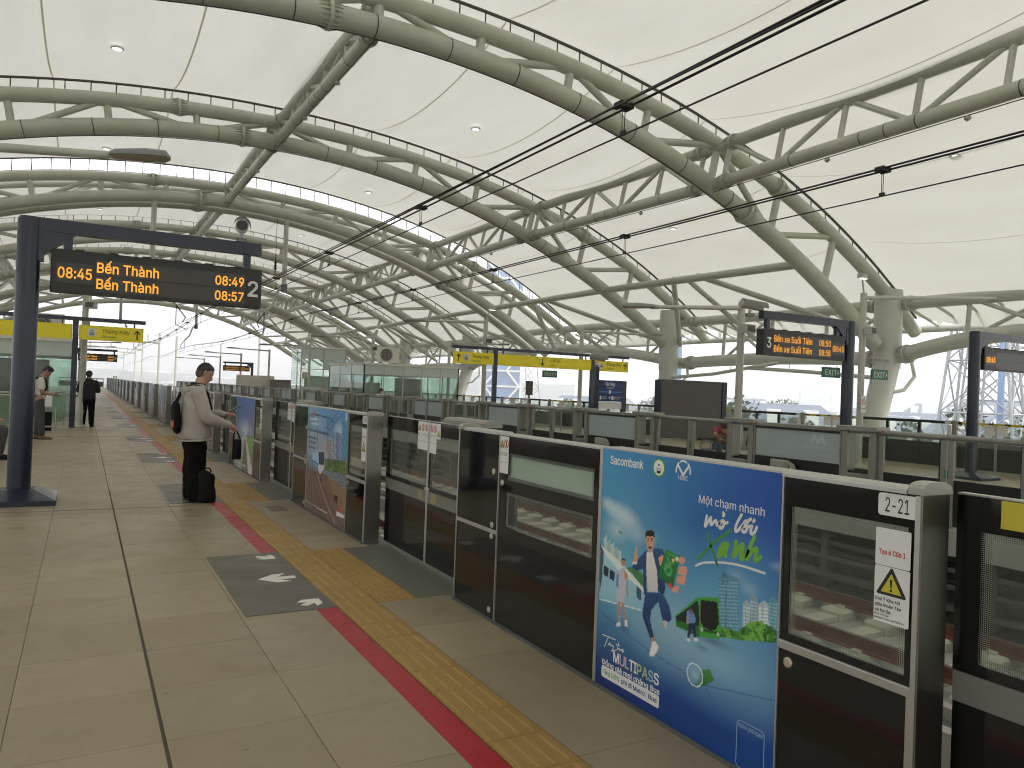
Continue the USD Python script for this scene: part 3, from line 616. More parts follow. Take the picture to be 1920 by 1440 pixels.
# ---------------------------------------------------------------- near screen doors
FX = 2.44
SMOOTHCAP = [(0, 0), (.12, 0), (.12, .008), (.105, .022), (.015, .022), (0, .013)]
def cap_bar(m, y0, y1, z=1.252, x=-0.012): m.prism(sg.Polygon(SMOOTHCAP), (x, y1, z), (1, 0, 0), (0, 0, 1), (y1 - y0)); return m
def framed(t, y0, y1, z0, z1, holes, name='window_frame'):
    """a black glass sheet with cut-outs, each filled with clear glass inside a dotted border"""
    g = sg.box(-y1, z0, -y0, z1)
    for a, b, c, d in holes: g = g.difference(sg.box(-b, c, -a, d))
    MB().prism(g, (0.004, 0, 0), (0, -1, 0), (0, 0, 1), -0.02).build(name, 'black_glass', t)
    for a, b, c, d in holes:
        p = MB().raw([(0.014, -0, 0)], np.zeros((0, 3), int)); p = MB()
        p.span((0.0125, a, c), (0.0185, b, d)).build('pane', 'glass', t)
        h = sg.box(-b, c, -a, d).difference(sg.box(-b + .028, c + .022, -a - .028, d - .022))
        MB().prism(h, (0.0115, 0, 0), (0, -1, 0), (0, 0, 1), 0.0004).build('frit_border', 'frit', t)
def lock(t, y, z, x=0.002, r=0.021): MB().lathe([(r, 0), (r, .006), (r * .8, .009), (r * .3, .0092)], (x, y, z), (-1, 0, 0), 16).build('lock', 'lock', t)
def lettering(t, mat, *a, **k): text(*a, **k).build('lettering', mat, t)
U, W = (0, -1, 0), (0, 0, 1)
def tri_sign(t, y, z, s, bang=True, x=-0.0012, ink=True):
    """yellow warning triangle with black rim"""
    tri = sg.Polygon([(-s, 0), (s, 0), (0, 1.75 * s)]).buffer(s * .10, 4)
    MB().prism(tri, (x, y, z), U, W, 0.0007).build('warning_triangle', 'ink', t)
    MB().prism(sg.Polygon([(-s * .78, s * .10), (s * .78, s * .10), (0, s * 1.47)]), (x - .0007, y, z), U, W, 0.0006).build('warning_field', 'yellow_mark', t)
    if bang:
        m = MB(); m.prism(sg.Polygon([(-s * .10, s * 1.05), (s * .10, s * 1.05), (s * .05, s * .47), (-s * .05, s * .47)]), (x - .0013, y, z), U, W, 0.0005)
        m.prism(sg.Point(0, s * .30).buffer(s * .09), (x - .0013, y, z), U, W, 0.0005); m.build('exclamation_mark', 'ink', t)
    elif ink:
        m = MB(); m.prism(sg.Polygon([(-s * .35, s * .2), (s * .1, s * .2), (s * .1, s * .5), (0, s * .8), (-s * .15, s * .5)]), (x - .0013, y, z), U, W, 0.0005); m.build('pictogram', 'ink', t)
def ban_sign(t, y, z, r, x=-0.0012):
    c = sg.Point(0, 0).buffer(r, 12); ring = c.difference(sg.Point(0, 0).buffer(r * .80, 12)).union(sg.LineString([(-r * .62, r * .62), (r * .62, -r * .62)]).buffer(r * .09))
    man = sg.Point(0, r * .52).buffer(r * .14).union(sg.LineString([(0, r * .36), (0, -r * .1)]).buffer(r * .13)).union(sg.LineString([(0, -r * .1), (-r * .25, -r * .6)]).buffer(r * .08)).union(sg.LineString([(0, -r * .1), (r * .22, -r * .6)]).buffer(r * .08)).union(sg.LineString([(0, r * .25), (r * .3, 0)]).buffer(r * .07))
    MB().prism(man, (x, y, z), U, W, 0.0005).build('pictogram', 'ink', t); MB().prism(ring, (x - .0005, y, z), U, W, 0.0006).build('prohibition_ring', 'ink_red', t)
def smallprint(t, rows, y, z, h, w, x=-0.0012):
    m = MB()
    for i, s in enumerate(rows):
        q = text(s, h, (x, y, z - i * h * 1.75), U, W, 0.0004); v = np.vstack(q.v)
        m.raw(v, np.vstack(q.f))
    m.build('small_print', 'ink_grey', t)
def plate(t, name, mat, y0, y1, z0, z1, r, x=0.0, d=0.0012): return MB().prism(rrect(-y1, z0, -y0, z1, r), (x, 0, 0), U, W, d).build(name, mat, t)
def end_post(t, y, facing, d=0.155):
    """stainless end of a fixed section; facing -1 looks back towards the camera"""
    MB().span((0.0, y - .004, 0.0), (d, y + .008 if facing < 0 else y + .004, 1.256), 0.003).build('stainless_end', 'stainless', t)
    MB().span((-0.004, y + (.0 if facing < 0 else -.018), 0.0), (0.0, y + (.018 if facing < 0 else 0), 1.25)).build('edge_strip', 'alu', t)
    g = sg.Polygon([(-0.006, 0), (d + .006, 0), (d + .004, .010), (d - .001, .022), (d - .012, .032), (d - .035, .040), (.07, .043), (.03, .041), (.006, .034), (-.005, .022)])
    MB().prism(g, (0, y + .045 if facing < 0 else y + .01, 1.254), (1, 0, 0), (0, 0, 1), 0.055).build('cap_end', 'cap_paint', t)
def number_plate(t, s, ):
    t = plate(t, 'number_plate', 'sign_white', 0.012, 0.155, 1.168, 1.246, 0.012, -0.001, 0.002)
    lettering(t, 'ink', s, 0.050, (-0.0032, 0.0835, 1.182), U, W, depth=0.0008, align='c', width=0.088, bold=False)
def car_sticker(t, s, full):
    u = plate(t, 'sticker', 'sign_white', 0.030, 0.160, 0.995, 1.124, 0.006, -0.001, 0.0016); t = plate(t, 'sticker', 'sign_white', 0.030, 0.160, 0.800, 0.993, 0.006, -0.001, 0.0016)
    lettering(u, 'ink_red', s, 0.017, (-0.0028, 0.146, 1.034), U, W, depth=0.0006, bold=True, width=0.098)
    tri_sign(t, 0.096, 0.900, 0.049, x=-0.0028)
    if full:
        for i, q in enumerate(['Chú Ý Khe Hở', 'giữa Đoàn Tàu', 'và Ke Ga']): lettering(t, 'ink', q, 0.0105, (-0.0028, 0.156, 0.873 - i * .0195), U, W, depth=0.0005, bold=True)
        for i, q in enumerate(['Mind The Gap', 'between Train and Platform']): lettering(t, 'ink', q, 0.0062, (-0.0028, 0.157, 0.8225 - i * .0125), U, W, depth=0.0005)
def window_box(t, L, num, car, full):
    end_post(t, 0.0, -1)
    framed(t, 0.02, L, 0.612, 1.252, [(0.045, L - .035, 0.640, 1.140)])
    MB().span((-0.006, .018, .578), (0.01, L, .610), .003).build('mid_rail', 'alu', t)
    MB().span((0.003, .02, .02), (0.02, L, .577)).build('lower_panel', 'black_glass', t)
    MB().span((-0.004, .018, 0.0), (0.012, .03, .577)).build('edge_strip', 'alu', t)
    cap_bar(MB(), .046, L).build('top_cap', 'alu', t); lock(t, L - .05, .53)
    MB().span((.128, .02, .02), (.15, L, .58)).build('rear_panel', 'black_panel', t)
    if num: number_plate(t, num)
    if car: car_sticker(t, car, full)
def housing(t, y0, y1):
    MB().span((0.002, y0, .612), (0.02, y1 - .02, 1.252)).build('upper_panel', 'black_glass', t); MB().span((0.002, y0, .02), (0.02, y1 - .02, .585)).build('lower_panel', 'black_glass', t)
    MB().span((-0.005, y0, .586), (0.012, y1, .611), .003).build('mid_rail', 'alu', t)
    MB().span((-0.006, y0 - .014, 0), (0.012, y0 - .002, 1.25)).build('edge_strip', 'alu', t)
    cap_bar(MB(), y0, y1 - .1).build('top_cap', 'alu', t); end_post(t, y1, 1)
    for z in (1.0, .64, .565, .07): lock(t, y0 + .07, z)
    MB().span((.13, y0, .02), (.155, y1 - .01, 1.25)).build('rear_panel', 'black_panel', t)
def poster_body(t, y0, y1):
    board = MB().span((0.001, y0 + .004, 0.012), (0.02, y1 - .004, 1.262)).build('poster_board', 'black_panel', t)
    for y in (y0, y1): MB().span((-0.004, y - .004, 0), (0.02, y + .004, 1.262)).build('poster_frame', 'alu', t)
    MB().span((-0.003, y0 + .004, 1.262), (0.13, y1 - .004, 1.270)).build('top_trim', 'alu', t)
    MB().span((.13, y0, .02), (.15, y1, .6)).build('rear_panel', 'black_panel', t)
    return board
def foot(t, L): MB().span((-.012, 0, -.01), (.16, L, .018)).build('sill', 'concrete_dark', t)
def wide_window(t, y0, y1):
    framed(t, y0 + .012, y1, 0.02, 1.252, [(y0 + .07, y1 - .10, 0.655, 0.885), (y0 + .07, y1 - .10, 0.965, 1.142)], 'window_frame')
    MB().span((0.02, y0 + .07, .965), (0.024, y1 - .10, 1.142)).build('inner_blind', 'green_glass', t)
    MB().span((-0.006, y0 - .012, 0), (0.02, y0 + .012, 1.262), .003).build('edge_strip', 'alu', t)
    MB().span((-0.004, y0 + .012, 1.253), (0.13, y1, 1.262)).build('top_trim', 'alu', t); lock(t, y1 - .055, .94)
    t = plate(t, 'sticker', 'sign_white', y1 - .128, y1 - .004, 1.005, 1.248, .008, -0.001, 0.0016)
    tri_sign(t, y1 - .038, 1.175, .026, False, -0.0028); ban_sign(t, y1 - .095, 1.200, .029, -0.0028)
    smallprint(t, ['Nguy hiểm', 'Không tựa'], y1 - .012, 1.135, .0075, .05, -.0028); smallprint(t, ['Không vượt', 'qua cửa'], y1 - .070, 1.135, .0075, .05, -.0028)
    smallprint(t, ['Do not lean'], y1 - .012, 1.075, .0065, .05, -.0028); smallprint(t, ['Do not cross'], y1 - .070, 1.075, .0065, .05, -.0028)

def leaf(t, L, s, stickers, yellow=False):
    """sliding leaf from y=0 (meeting edge) to y=s*L; stands behind the fixed plane"""
    X = 0.205; y0, y1 = (0.0, L) if s > 0 else (-L, 0.0); a, b = (.03, .08) if s > 0 else (.08, .03)
    g = sg.box(-y1, .652, -y0, 1.252).difference(sg.box(-y1 + b, .69, -y0 - a, 1.135))
    MB().prism(g, (X, 0, 0), U, W, -0.03).build('window_frame', 'black_glass', t)
    MB().span((X + .012, y0 + a, .69), (X + .018, y1 - b, 1.135)).build('pane', 'glass', t)
    h = sg.box(-y1 + b, .69, -y0 - a, 1.135); h = h.difference(sg.box(-y1 + b + .035, .715, -y0 - a - .035, 1.112))
    MB().prism(h, (X + .011, 0, 0), U, W, 0.0004).build('frit_border', 'frit', t)
    MB().span((X - .003, y0 + .012, .548), (X + .03, y1 - .004, .650)).build('grey_band', 'grey_band', t)
    MB().span((X, y0 + .012, .03), (X + .03, y1 - .004, .546)).build('lower_panel', 'black_glass', t)
    e = 0.004 if s > 0 else -.016
    MB().span((X - .006, e, .03), (X + .034, e + .012, 1.25), .003).build('meeting_strip', 'alu', t)
    ch = MB()
    for k in range(3):
        q0 = s * (.10 + .035 * k); pts = [(q0, .638), (q0 + s * .026, .600), (q0, .562)]
        ch.prism(sg.LineString([(-p, z) for p, z in pts]).buffer(.0048, cap_style=2, join_style=2), (X - .0035, 0, 0), U, W, .0007)
    ch.build('chevron', 'yellow_mark', t); lock(t, s * .032, .665, X, .017)
    MB().span((X + .0, y0, 1.253), (X + .034, y1, 1.259)).build('top_trim', 'alu', t)
    if stickers and s > 0:
        t0, t = t, plate(t, 'sticker', 'sign_white', .022, .245, 1.00, 1.248, .006, X - .0015, .0014)
        tri_sign(t, .208, 1.170, .026, False, X - .003); ban_sign(t, .132, 1.196, .031, X - .003); ban_sign(t, .060, 1.196, .031, X - .003)
        for q, w in ((.238, ['Coi chừng', 'kẹt tay']), (.162, ['Không đứng', 'tựa cửa']), (.090, ['Không vượt', 'qua cửa'])): smallprint(t, w, q, 1.135, .0085, .06, X - .003)
        for q, w in ((.238, ['Watch hand']), (.162, ['Do not lean']), (.090, ['Do not pass'])): smallprint(t, w, q, 1.075, .0075, .06, X - .003)
    elif stickers:
        t0, t1 = t, plate(t, 'sticker', 'sign_white', -.165, -.022, .985, 1.245, .006, X - .0015, .0014); t = plate(t, 'sticker', 'sign_white', -.245, -.167, 1.115, 1.245, .006, X - .0015, .0014)
        tri_sign(t, -.206, 1.140, .026, False, X - .003, ink=False); t = t1; ban_sign(t, -.058, 1.196, .031, X - .003); ban_sign(t, -.130, 1.196, .031, X - .003)
        for q, w in ((-.030, ['Không đứng', 'tựa cửa']), (-.100, ['Không vượt', 'qua cửa'])): smallprint(t, w, q, 1.135, .0085, .06, X - .003)
        for q, w in ((-.030, ['Do not lean']), (-.100, ['Do not pass'])): smallprint(t, w, q, 1.07, .0075, .06, X - .003)
    if yellow:
        plate(t0, 'yellow_label', 'yellow_mark', L * .45, L * .86, 1.158, 1.250, .001, X - .0015, .0012)

# --- the bank advertisement (section one) ---
def chaikin(q):
    q = np.asarray(q, float)
    for _ in range(2 if len(q) > 2 else 0): q = np.vstack([q[:1], np.stack([q[:-1] * .75 + q[1:] * .25, q[:-1] * .25 + q[1:] * .75], 1).reshape(-1, 2), q[-1:]])
    return q
pbr('script_green', lin((56, 132, 60)) * 1.2, 0.5); pbr('script_lime', lin((104, 158, 56)) * 1.2, 0.5)
def bank_ad(t, y0):
    P = Print(0.004, 0.016, 1.214, 1.262, 250, 262, 1.2, CA)
    P.bilinear((62, 140, 185), (24, 70, 150), (14, 40, 105), (16, 62, 128))
    P.glow((150, 560), .62, (116, 178, 196), .75); P.glow((700, 760), .62, (100, 165, 190), .85, .36); P.glow((760, 1130), .75, (120, 165, 188), .95, .27); P.glow((430, 880), .5, (140, 172, 185), .8, .25); P.glow((950, 620), .35, (100, 160, 190), .6)
    P.glow((60, 1330), .5, (14, 36, 96), .9); P.glow((1080, 200), .5, (26, 70, 150), .6)
    for p, r, a in (((95, 175), .10, .8), ((150, 210), .12, .8), ((60, 140), .07, .7), ((200, 250), .11, .65), ((240, 330), .11, .5), ((120, 300), .14, .6), ((330, 350), .07, .35), ((850, 590), .08, .25), ((1100, 530), .05, .3), ((930, 670), .07, .3)): P.glow(p, r, (196, 208, 212), a, r * .6)
    # left skyline and metro train
    for i in range(5): P.poly([(38 + 22 * i, 360 + 18 * i), (58 + 22 * i, 330 + 26 * i), (62 + 22 * i, 440 + 20 * i), (40 + 22 * i, 420 + 20 * i)], (150, 172, 170) if i % 2 else (176, 192, 188), .9)
    P.poly([(170, 540), (230, 530), (285, 590), (290, 680), (240, 640)], (62, 116, 62), .95)
    P.poly([(18, 395), (120, 500), (210, 590), (292, 690), (280, 800), (10, 730)], (158, 196, 206), 1, (126, 172, 190)); P.poly([(18, 395), (120, 485), (215, 580), (290, 672), (292, 692), (120, 545), (20, 420)], (205, 212, 210))
    P.poly([(18, 395), (40, 440), (28, 600), (12, 700)], (62, 80, 88))
    for a in ((40, 520), (78, 545)): P.poly([(a[0], a[1]), (a[0] + 30, a[1] + 22), (a[0] + 24, a[1] + 75), (a[0] - 4, a[1] + 60)], (30, 44, 56))
    P.poly([(240, 645), (268, 672), (266, 742), (240, 722)], (64, 84, 100)); P.stroke([(12, 730), (280, 802)], .006, (206, 214, 214))
    # walkway lines
    P.stroke([(10, 800), (320, 1050), (660, 1260), (1090, 1355)], .004, (20, 74, 116), .8); P.stroke([(660, 1260), (720, 1400)], .0035, (24, 80, 122), .7)
    # girl
    P.glow((165, 905), .06, (44, 92, 124), .8, .03)
    P.poly([(148, 488), (162, 480), (172, 496), (170, 525), (156, 532), (146, 515)], (172, 128, 108)); P.poly([(146, 500), (150, 478), (170, 482), (172, 500), (160, 488)], (40, 34, 36))
    P.poly([(120, 570), (150, 538), (170, 545), (186, 580), (172, 640), (160, 760), (112, 735), (128, 640)], (182, 176, 188)); P.poly([(165, 560), (186, 580), (182, 612), (166, 606)], (196, 130, 74)); P.poly([(118, 580), (132, 575), (128, 660), (116, 650)], (92, 128, 170))
    P.poly([(180, 608), (188, 612), (188, 726), (180, 722)], (172, 128, 110)); P.poly([(124, 745), (142, 750), (140, 870), (128, 866)], (176, 132, 112)); P.poly([(146, 752), (160, 756), (182, 865), (168, 868)], (150, 128, 122))
    P.poly([(116, 880), (140, 866), (142, 898), (114, 896)], (208, 204, 204)); P.poly([(166, 862), (184, 860), (184, 898), (168, 898)], (208, 204, 204))
    # green bus and city
    for x0, x1, y0_, y1_, c in ((742, 868, 590, 910, (84, 130, 150)), (760, 800, 570, 640, (70, 112, 132)), (890, 940, 745, 900, (150, 170, 176)), (935, 985, 712, 900, (128, 150, 160)), (985, 1060, 752, 915, (170, 184, 186)), (1050, 1108, 722, 915, (96, 142, 158)), (640, 735, 700, 800, (96, 150, 172))):
        P.poly([(x0, y0_ + 12), ((x0 + x1) / 2, y0_ - 12), (x1, y0_ + 20), (x1, y1_), (x0, y1_)], c, .95)
        for yy in np.arange(y0_ + 30, y1_ - 6, 22): P.poly([(x0 + 4, yy), (x1 - 4, yy + 8), (x1 - 4, yy + 17), (x0 + 4, yy + 9)], tuple(min(255, k + 46) for k in c), .75)
        P.poly([((x0 * 2 + x1) / 3, y0_ + 6), ((x0 * 1.8 + x1 * 1.2) / 3, y0_ + 8), ((x0 * 1.8 + x1 * 1.2) / 3, y1_), ((x0 * 2 + x1) / 3, y1_)], tuple(int(k * .72) for k in c), .6)
    P.poly([(740, 900), (860, 930), (930, 875), (1000, 868), (1100, 930), (1096, 1000), (900, 985), (740, 960)], (62, 122, 50))
    g = sg.Polygon(P.uv([(740, 890), (860, 930), (930, 870), (1000, 862), (1100, 925), (1096, 1000), (900, 985), (740, 955)])).buffer(0); P.speck(g, (112, 164, 70), .9, .52, 4, 55); P.speck(g, (34, 78, 34), .8, .6, 9, 40)
    P.glow((700, 985), .16, (50, 84, 96), .7, .03)
    P.poly([(480, 830), (612, 722), (630, 800), (628, 960), (484, 892)], (28, 40, 36)); P.poly([(480, 858), (628, 900), (626, 965), (482, 896)], (44, 104, 44)); P.poly([(480, 830), (612, 718), (740, 722), (752, 760), (628, 728), (484, 838)], (62, 142, 54))
    P.poly([(622, 722), (740, 724), (756, 890), (750, 978), (626, 962)], (64, 146, 56)); P.poly([(632, 734), (734, 748), (746, 880), (720, 926), (650, 902), (630, 860)], (22, 26, 30)); P.poly([(634, 905), (752, 935), (750, 952), (634, 925)], (34, 80, 34))
    for q in ((640, 916), (740, 946)): P.glow(q, .012, (222, 232, 222), 1)
    P.poly([(548, 800), (580, 795), (605, 850), (600, 878), (560, 880), (545, 860)], (96, 132, 180)); P.glow((575, 805), .016, (120, 84, 66), 1.5); P.poly([(545, 832), (562, 830), (560, 885), (546, 880)], (150, 138, 140))
    P.poly([(562, 878), (600, 876), (606, 965), (592, 968), (580, 905), (562, 975), (550, 968)], (28, 42, 72)); P.poly([(546, 972), (566, 968), (568, 995), (550, 985)], (214, 210, 208)); P.poly([(592, 966), (616, 972), (614, 990), (594, 984)], (214, 210, 208)); P.glow((640, 1030), .06, (66, 104, 120), .6, .02)
    # leaf with a bubble
    P.poly([(640, 1165), (690, 1160), (715, 1230), (640, 1270), (590, 1265), (620, 1220)], (72, 134, 52), .95, (34, 92, 40)); P.glow((597, 1195), .055, (150, 186, 196), .9, .05)
    c = P.uv([(597, 1195)])[0]; P.shape(sg.Point(*c).buffer(.052, 24).difference(sg.Point(*c).buffer(.046, 24)), (206, 220, 220), .9)
    P.poly([(130, 310), (150, 320), (152, 332), (135, 325)], (72, 134, 52)); P.poly([(108, 258), (120, 266), (118, 272)], (72, 134, 52))
    # jumping man
    P.poly([(292, 335), (300, 312), (330, 306), (350, 318), (352, 350), (344, 362), (338, 345), (305, 345), (300, 372)], (26, 24, 26))
    P.poly([(300, 345), (342, 345), (350, 372), (346, 408), (332, 440), (314, 438), (302, 405), (298, 370)], (196, 146, 118)); P.poly([(312, 398), (332, 396), (330, 420), (318, 424)], (70, 26, 28)); P.poly([(314, 398), (330, 397), (329, 403), (315, 404)], (230, 222, 216))
    for q in ((310, 372), (333, 370)): P.glow(q, .007, (30, 22, 22), 1.6)
    P.stroke([(304, 362), (316, 360)], .003, (40, 30, 28)); P.stroke([(327, 359), (340, 361)], .003, (40, 30, 28)); P.stroke([(321, 372), (320, 388), (325, 390)], .003, (160, 112, 92))
    P.poly([(300, 440), (345, 445), (372, 560), (368, 690), (310, 685), (300, 560)], (214, 210, 206), 1, (186, 184, 186))
    P.poly([(238, 500), (298, 428), (304, 440), (298, 560), (300, 700), (284, 705), (282, 545), (240, 555), (214, 540), (218, 505)], (40, 74, 116), 1, (28, 48, 84)); P.poly([(348, 415), (402, 425), (412, 470), (408, 560), (416, 650), (412, 700), (372, 685), (366, 560), (340, 450)], (44, 82, 126), 1, (26, 48, 86)); P.stroke([(300, 445), (290, 560), (290, 700)], .004, (20, 36, 66)); P.stroke([(350, 440), (372, 560), (384, 690)], .004, (20, 36, 66))
    P.poly([(220, 500), (226, 470), (236, 408), (244, 410), (242, 452), (250, 470), (246, 500), (232, 512)], (196, 146, 118)); P.poly([(214, 500), (244, 505), (240, 520), (216, 516)], (206, 206, 206))
    P.poly([(296, 688), (400, 690), (440, 770), (456, 850), (440, 872), (400, 860), (372, 745), (330, 800), (322, 860), (348, 965), (324, 972), (274, 830), (278, 790)], (42, 74, 124), 1, (24, 40, 74)); P.stroke([(372, 745), (350, 700)], .004, (20, 34, 62)); P.stroke([(300, 810), (330, 960)], .006, (62, 98, 150), .6)
    P.poly([(405, 862), (424, 868), (428, 912), (410, 900)], (190, 180, 168)); P.poly([(332, 965), (350, 962), (354, 992), (334, 994)], (176, 118, 96)); P.poly([(336, 992), (354, 988), (374, 1020), (368, 1050), (340, 1086), (318, 1080), (322, 1050)], (216, 212, 210)); P.stroke([(322, 1080), (346, 1084), (372, 1046)], .005, (150, 150, 156))
    P.poly([(374, 478), (392, 460), (410, 470), (410, 520), (385, 530)], (206, 152, 126)); P.poly([(420, 420), (512, 470), (496, 520), (462, 666), (372, 592), (396, 500)], (44, 124, 66), 1, (28, 96, 50)); P.poly([(430, 440), (500, 478), (498, 490), (426, 452)], (96, 164, 92), .7)
    P.glow((488, 485), .016, (216, 226, 206), 1.5); P.glow((446, 648), .018, (196, 70, 40), 1.8); P.poly([(458, 478), (474, 486), (470, 508), (456, 500)], (206, 190, 90)); P.speck(sg.Polygon(P.uv([(425, 470), (470, 500), (450, 600), (400, 570)])), (90, 170, 100), .8, .5, 5, 60)
    for q in ((505, 470, 535, 490, 520, 520), (500, 528, 548, 545, 540, 590), (490, 590, 540, 600, 528, 645), (462, 660, 500, 655, 478, 695)): P.poly([(q[0], q[1]), (q[2], q[3] - 12), (q[2] + 4, q[3] + 12), (q[4], q[5]), (q[0] - 8, q[5] - 16)], (208, 146, 124))
    # script words
    WH, GR, GD = (208, 214, 218), (104, 158, 56), (56, 132, 60)
    P.conv = CB
    SW = []
    for s_ in ([(298, 400), (255, 600), (330, 470), (372, 400), (350, 575), (450, 440), (450, 575), (500, 500)], [(540, 475), (490, 530), (500, 600), (550, 590), (580, 500), (550, 465), (560, 520), (625, 505)], [(560, 350), (578, 375), (560, 400)], [(850, 378), (770, 520), (740, 640), (780, 650), (870, 540)], [(900, 545), (850, 600), (870, 665), (930, 640), (940, 555), (905, 540), (925, 590), (985, 565)], [(890, 500), (925, 470), (945, 505)], [(960, 475), (995, 448)], [(1015, 560), (985, 660), (1010, 695), (1060, 660), (1090, 580)], [(1040, 490), (1052, 465)]): SW.append((P.uv(s_), .0135, 'sign_white'))
    for s_, w, c in (([(312, 680), (350, 860), (470, 1190)], .012, 'script_green'), ([(672, 628), (400, 830), (155, 1090)], .013, 'script_green'), ([(630, 850), (540, 840), (470, 1030), (500, 1050), (600, 900), (630, 850), (580, 1010), (600, 1035)], .020, 'script_lime'), ([(765, 810), (700, 1110), (840, 850), (880, 860), (830, 1070), (860, 1090), (950, 960)], .020, 'script_lime'), ([(1055, 725), (970, 920), (910, 1140), (1010, 950), (1110, 900), (1050, 1090), (1080, 1120), (1150, 1050)], .018, 'script_lime'), ([(125, 1190), (200, 1150), (330, 1135), (600, 1140), (860, 1190), (1215, 1310)], .010, 'sign_white')): SW.append((P.uv(s_), w, c))
    P.conv = CC
    for s_ in ([(82, 160), (280, 245)], [(178, 190), (112, 345)], [(190, 290), (170, 320), (195, 325), (205, 300), (208, 340), (235, 320), (225, 350), (262, 345), (240, 400), (215, 430), (300, 400)], [(335, 285), (310, 410), (345, 370), (350, 420), (375, 400), (410, 390), (375, 440), (415, 430)], [(295, 320), (350, 335)]): SW.append((P.uv(s_), .005, 'sign_white'))
    P.build('print', t, -0.0008, y0 + 1.218)
    yy = lambda u: y0 + 1.218 - u
    for q, w_, c_ in SW: MB().prism(sg.LineString(chaikin(q)).buffer(w_ / 2, 4), (-0.0011, y0 + 1.218, 0), U, W, 0.0005).build('script_lettering', c_, t)
    u0 = digit(*(1120 + 260 / 10.667, 830 + 400 / 10.667)); u1 = digit(1120 + 915 / 10.667, 830 + 530 / 10.667)
    def word(s, mat, p, q, h, bold=True, **k):
        a, b = digit(*p), digit(*q); text(s, h, (-0.0012, yy(a[0]), a[1]), U, W, 0.0006, bold, width=b[0] - a[0], **k).build('lettering', mat, t)
    word('Sacombank', 'white_paint', (1144.5, 869.0), (1206.0, 880.2), .042)
    word('HURC', 'white_paint', (1272, 899), (1289.5, 903), .022, False)
    c = digit(1235.5, 877); m = MB(); m.prism(sg.Point(0, 0).buffer(.046, 20), (-0.0012, yy(c[0]), c[1]), U, W, .0005); m.build('emblem_rim', 'ink_green', t)
    MB().prism(sg.Point(0, 0).buffer(.037, 20), (-0.0017, yy(c[0]), c[1]), U, W, .0005).build('emblem', 'white_paint', t)
    b = sg.box(-.014, -.027, .014, -.003).difference(sg.box(-.010, -.014, .010, -.006)).union(sg.Point(0, .013).buffer(.006)); MB().prism(b, (-0.0022, yy(c[0]), c[1]), U, W, .0004).build('emblem_mark', 'ink', t)
    c = digit(1281, 882); arc = sg.Point(0, 0).buffer(.052, 24).difference(sg.Point(0, 0).buffer(.043, 24)); mm = arc.intersection(sg.box(-.1, -.01, .1, .1)).difference(affinity.rotate(sg.box(-.030, .02, -.024, .08), 8)).difference(affinity.rotate(sg.box(.024, .02, .030, .08), -8))
    mm = mm.union(sg.LineString([(-.036, .026), (0, -.018), (.036, .026)]).buffer(.0055, cap_style=2, join_style=2)); MB().prism(mm, (-0.0012, yy(c[0]), c[1] - .004), U, W, .0006).build('emblem_arch', 'white_paint', t)
    word('Một chạm nhanh', 'white_paint', (1290 + 170 / 8.4706, 920 + 190 / 8.4706), (1290 + 1215 / 8.4706, 920 + 412 / 8.4706), .036, False)
    a, e = digit(1120 + 245 / 8.3478, 1170 + 580 / 8.3478), digit(1120 + 965 / 8.3478, 1170 + 955 / 8.3478)
    for i, ch in enumerate('MULTIPASS'):
        f = [0, .15, .275, .365, .47, .535, .645, .775, .885][i]; w_ = [.135, .115, .085, .10, .055, .10, .125, .10, .11][i]
        text(ch, .052, (-0.0012, yy(a[0] + (e[0] - a[0]) * f), a[1]), U, W, .0006, True, width=(e[0] - a[0]) * w_).build('lettering', ['white_paint', 'ink_pink', 'leaf_ink', 'white_paint', 'white_paint', 'leaf_ink', 'leaf_ink', 'sky_ink', 'white_paint'][i], t)
    word('Đồng giá mọi chặng Bus', 'white_paint', (1120 + 70 / 8.3478, 1170 + 610 / 8.3478), (1120 + 970 / 8.3478, 1170 + 1100 / 8.3478), .026)
    A, B = digit(1120 + 62 / 8.3478, 1170 + 805 / 8.3478), digit(1120 + 965 / 8.3478, 1170 + 1175 / 8.3478)
    MB().prism(rrect(A[0], A[1], B[0], A[1] + .060, .012), (-0.0009, yy(0), 0), U, W, .0005).build('text_box', 'sign_white', t)
    zb = A[1] + .021; L_ = B[0] - A[0]
    for s, mat, p, w_ in (('Tặng 100%', 'ink_green', .03, .30), ('phí đi Metro', 'ink_blue', .37, .40), ('Bus', 'ink_blue', .83, .135)): text(s, .022, (-0.0016, yy(A[0] + L_ * p), zb), U, W, .0005, True, width=L_ * w_).build('lettering', mat, t)
    MB().prism(sg.box(A[0] + L_ * .79, zb - .004, A[0] + L_ * .793, zb + .026), (-0.0016, yy(0), 0), U, W, .0004).build('text_rule', 'ink_grey', t)
    a, e = digit(1382, 1352), digit(1432, 1376); text('Khám phá ngay!', .017, (-0.0012, yy(a[0] + .008), a[1] - .016), U, W, .0005, False, width=e[0] - a[0] - .012).build('lettering', 'sky_ink', t)
    o = rrect(a[0] - .002, a[1] - .185, e[0] + .004, a[1] + .012, .02); MB().prism(o.difference(o.buffer(-.003)), (-0.0012, yy(0), 0), U, W, .0004).build('text_box', 'sky_ink', t)
pbr('leaf_ink', (0.42, 0.52, 0.22), 0.6); pbr('sky_ink', (0.30, 0.47, 0.60), 0.6)
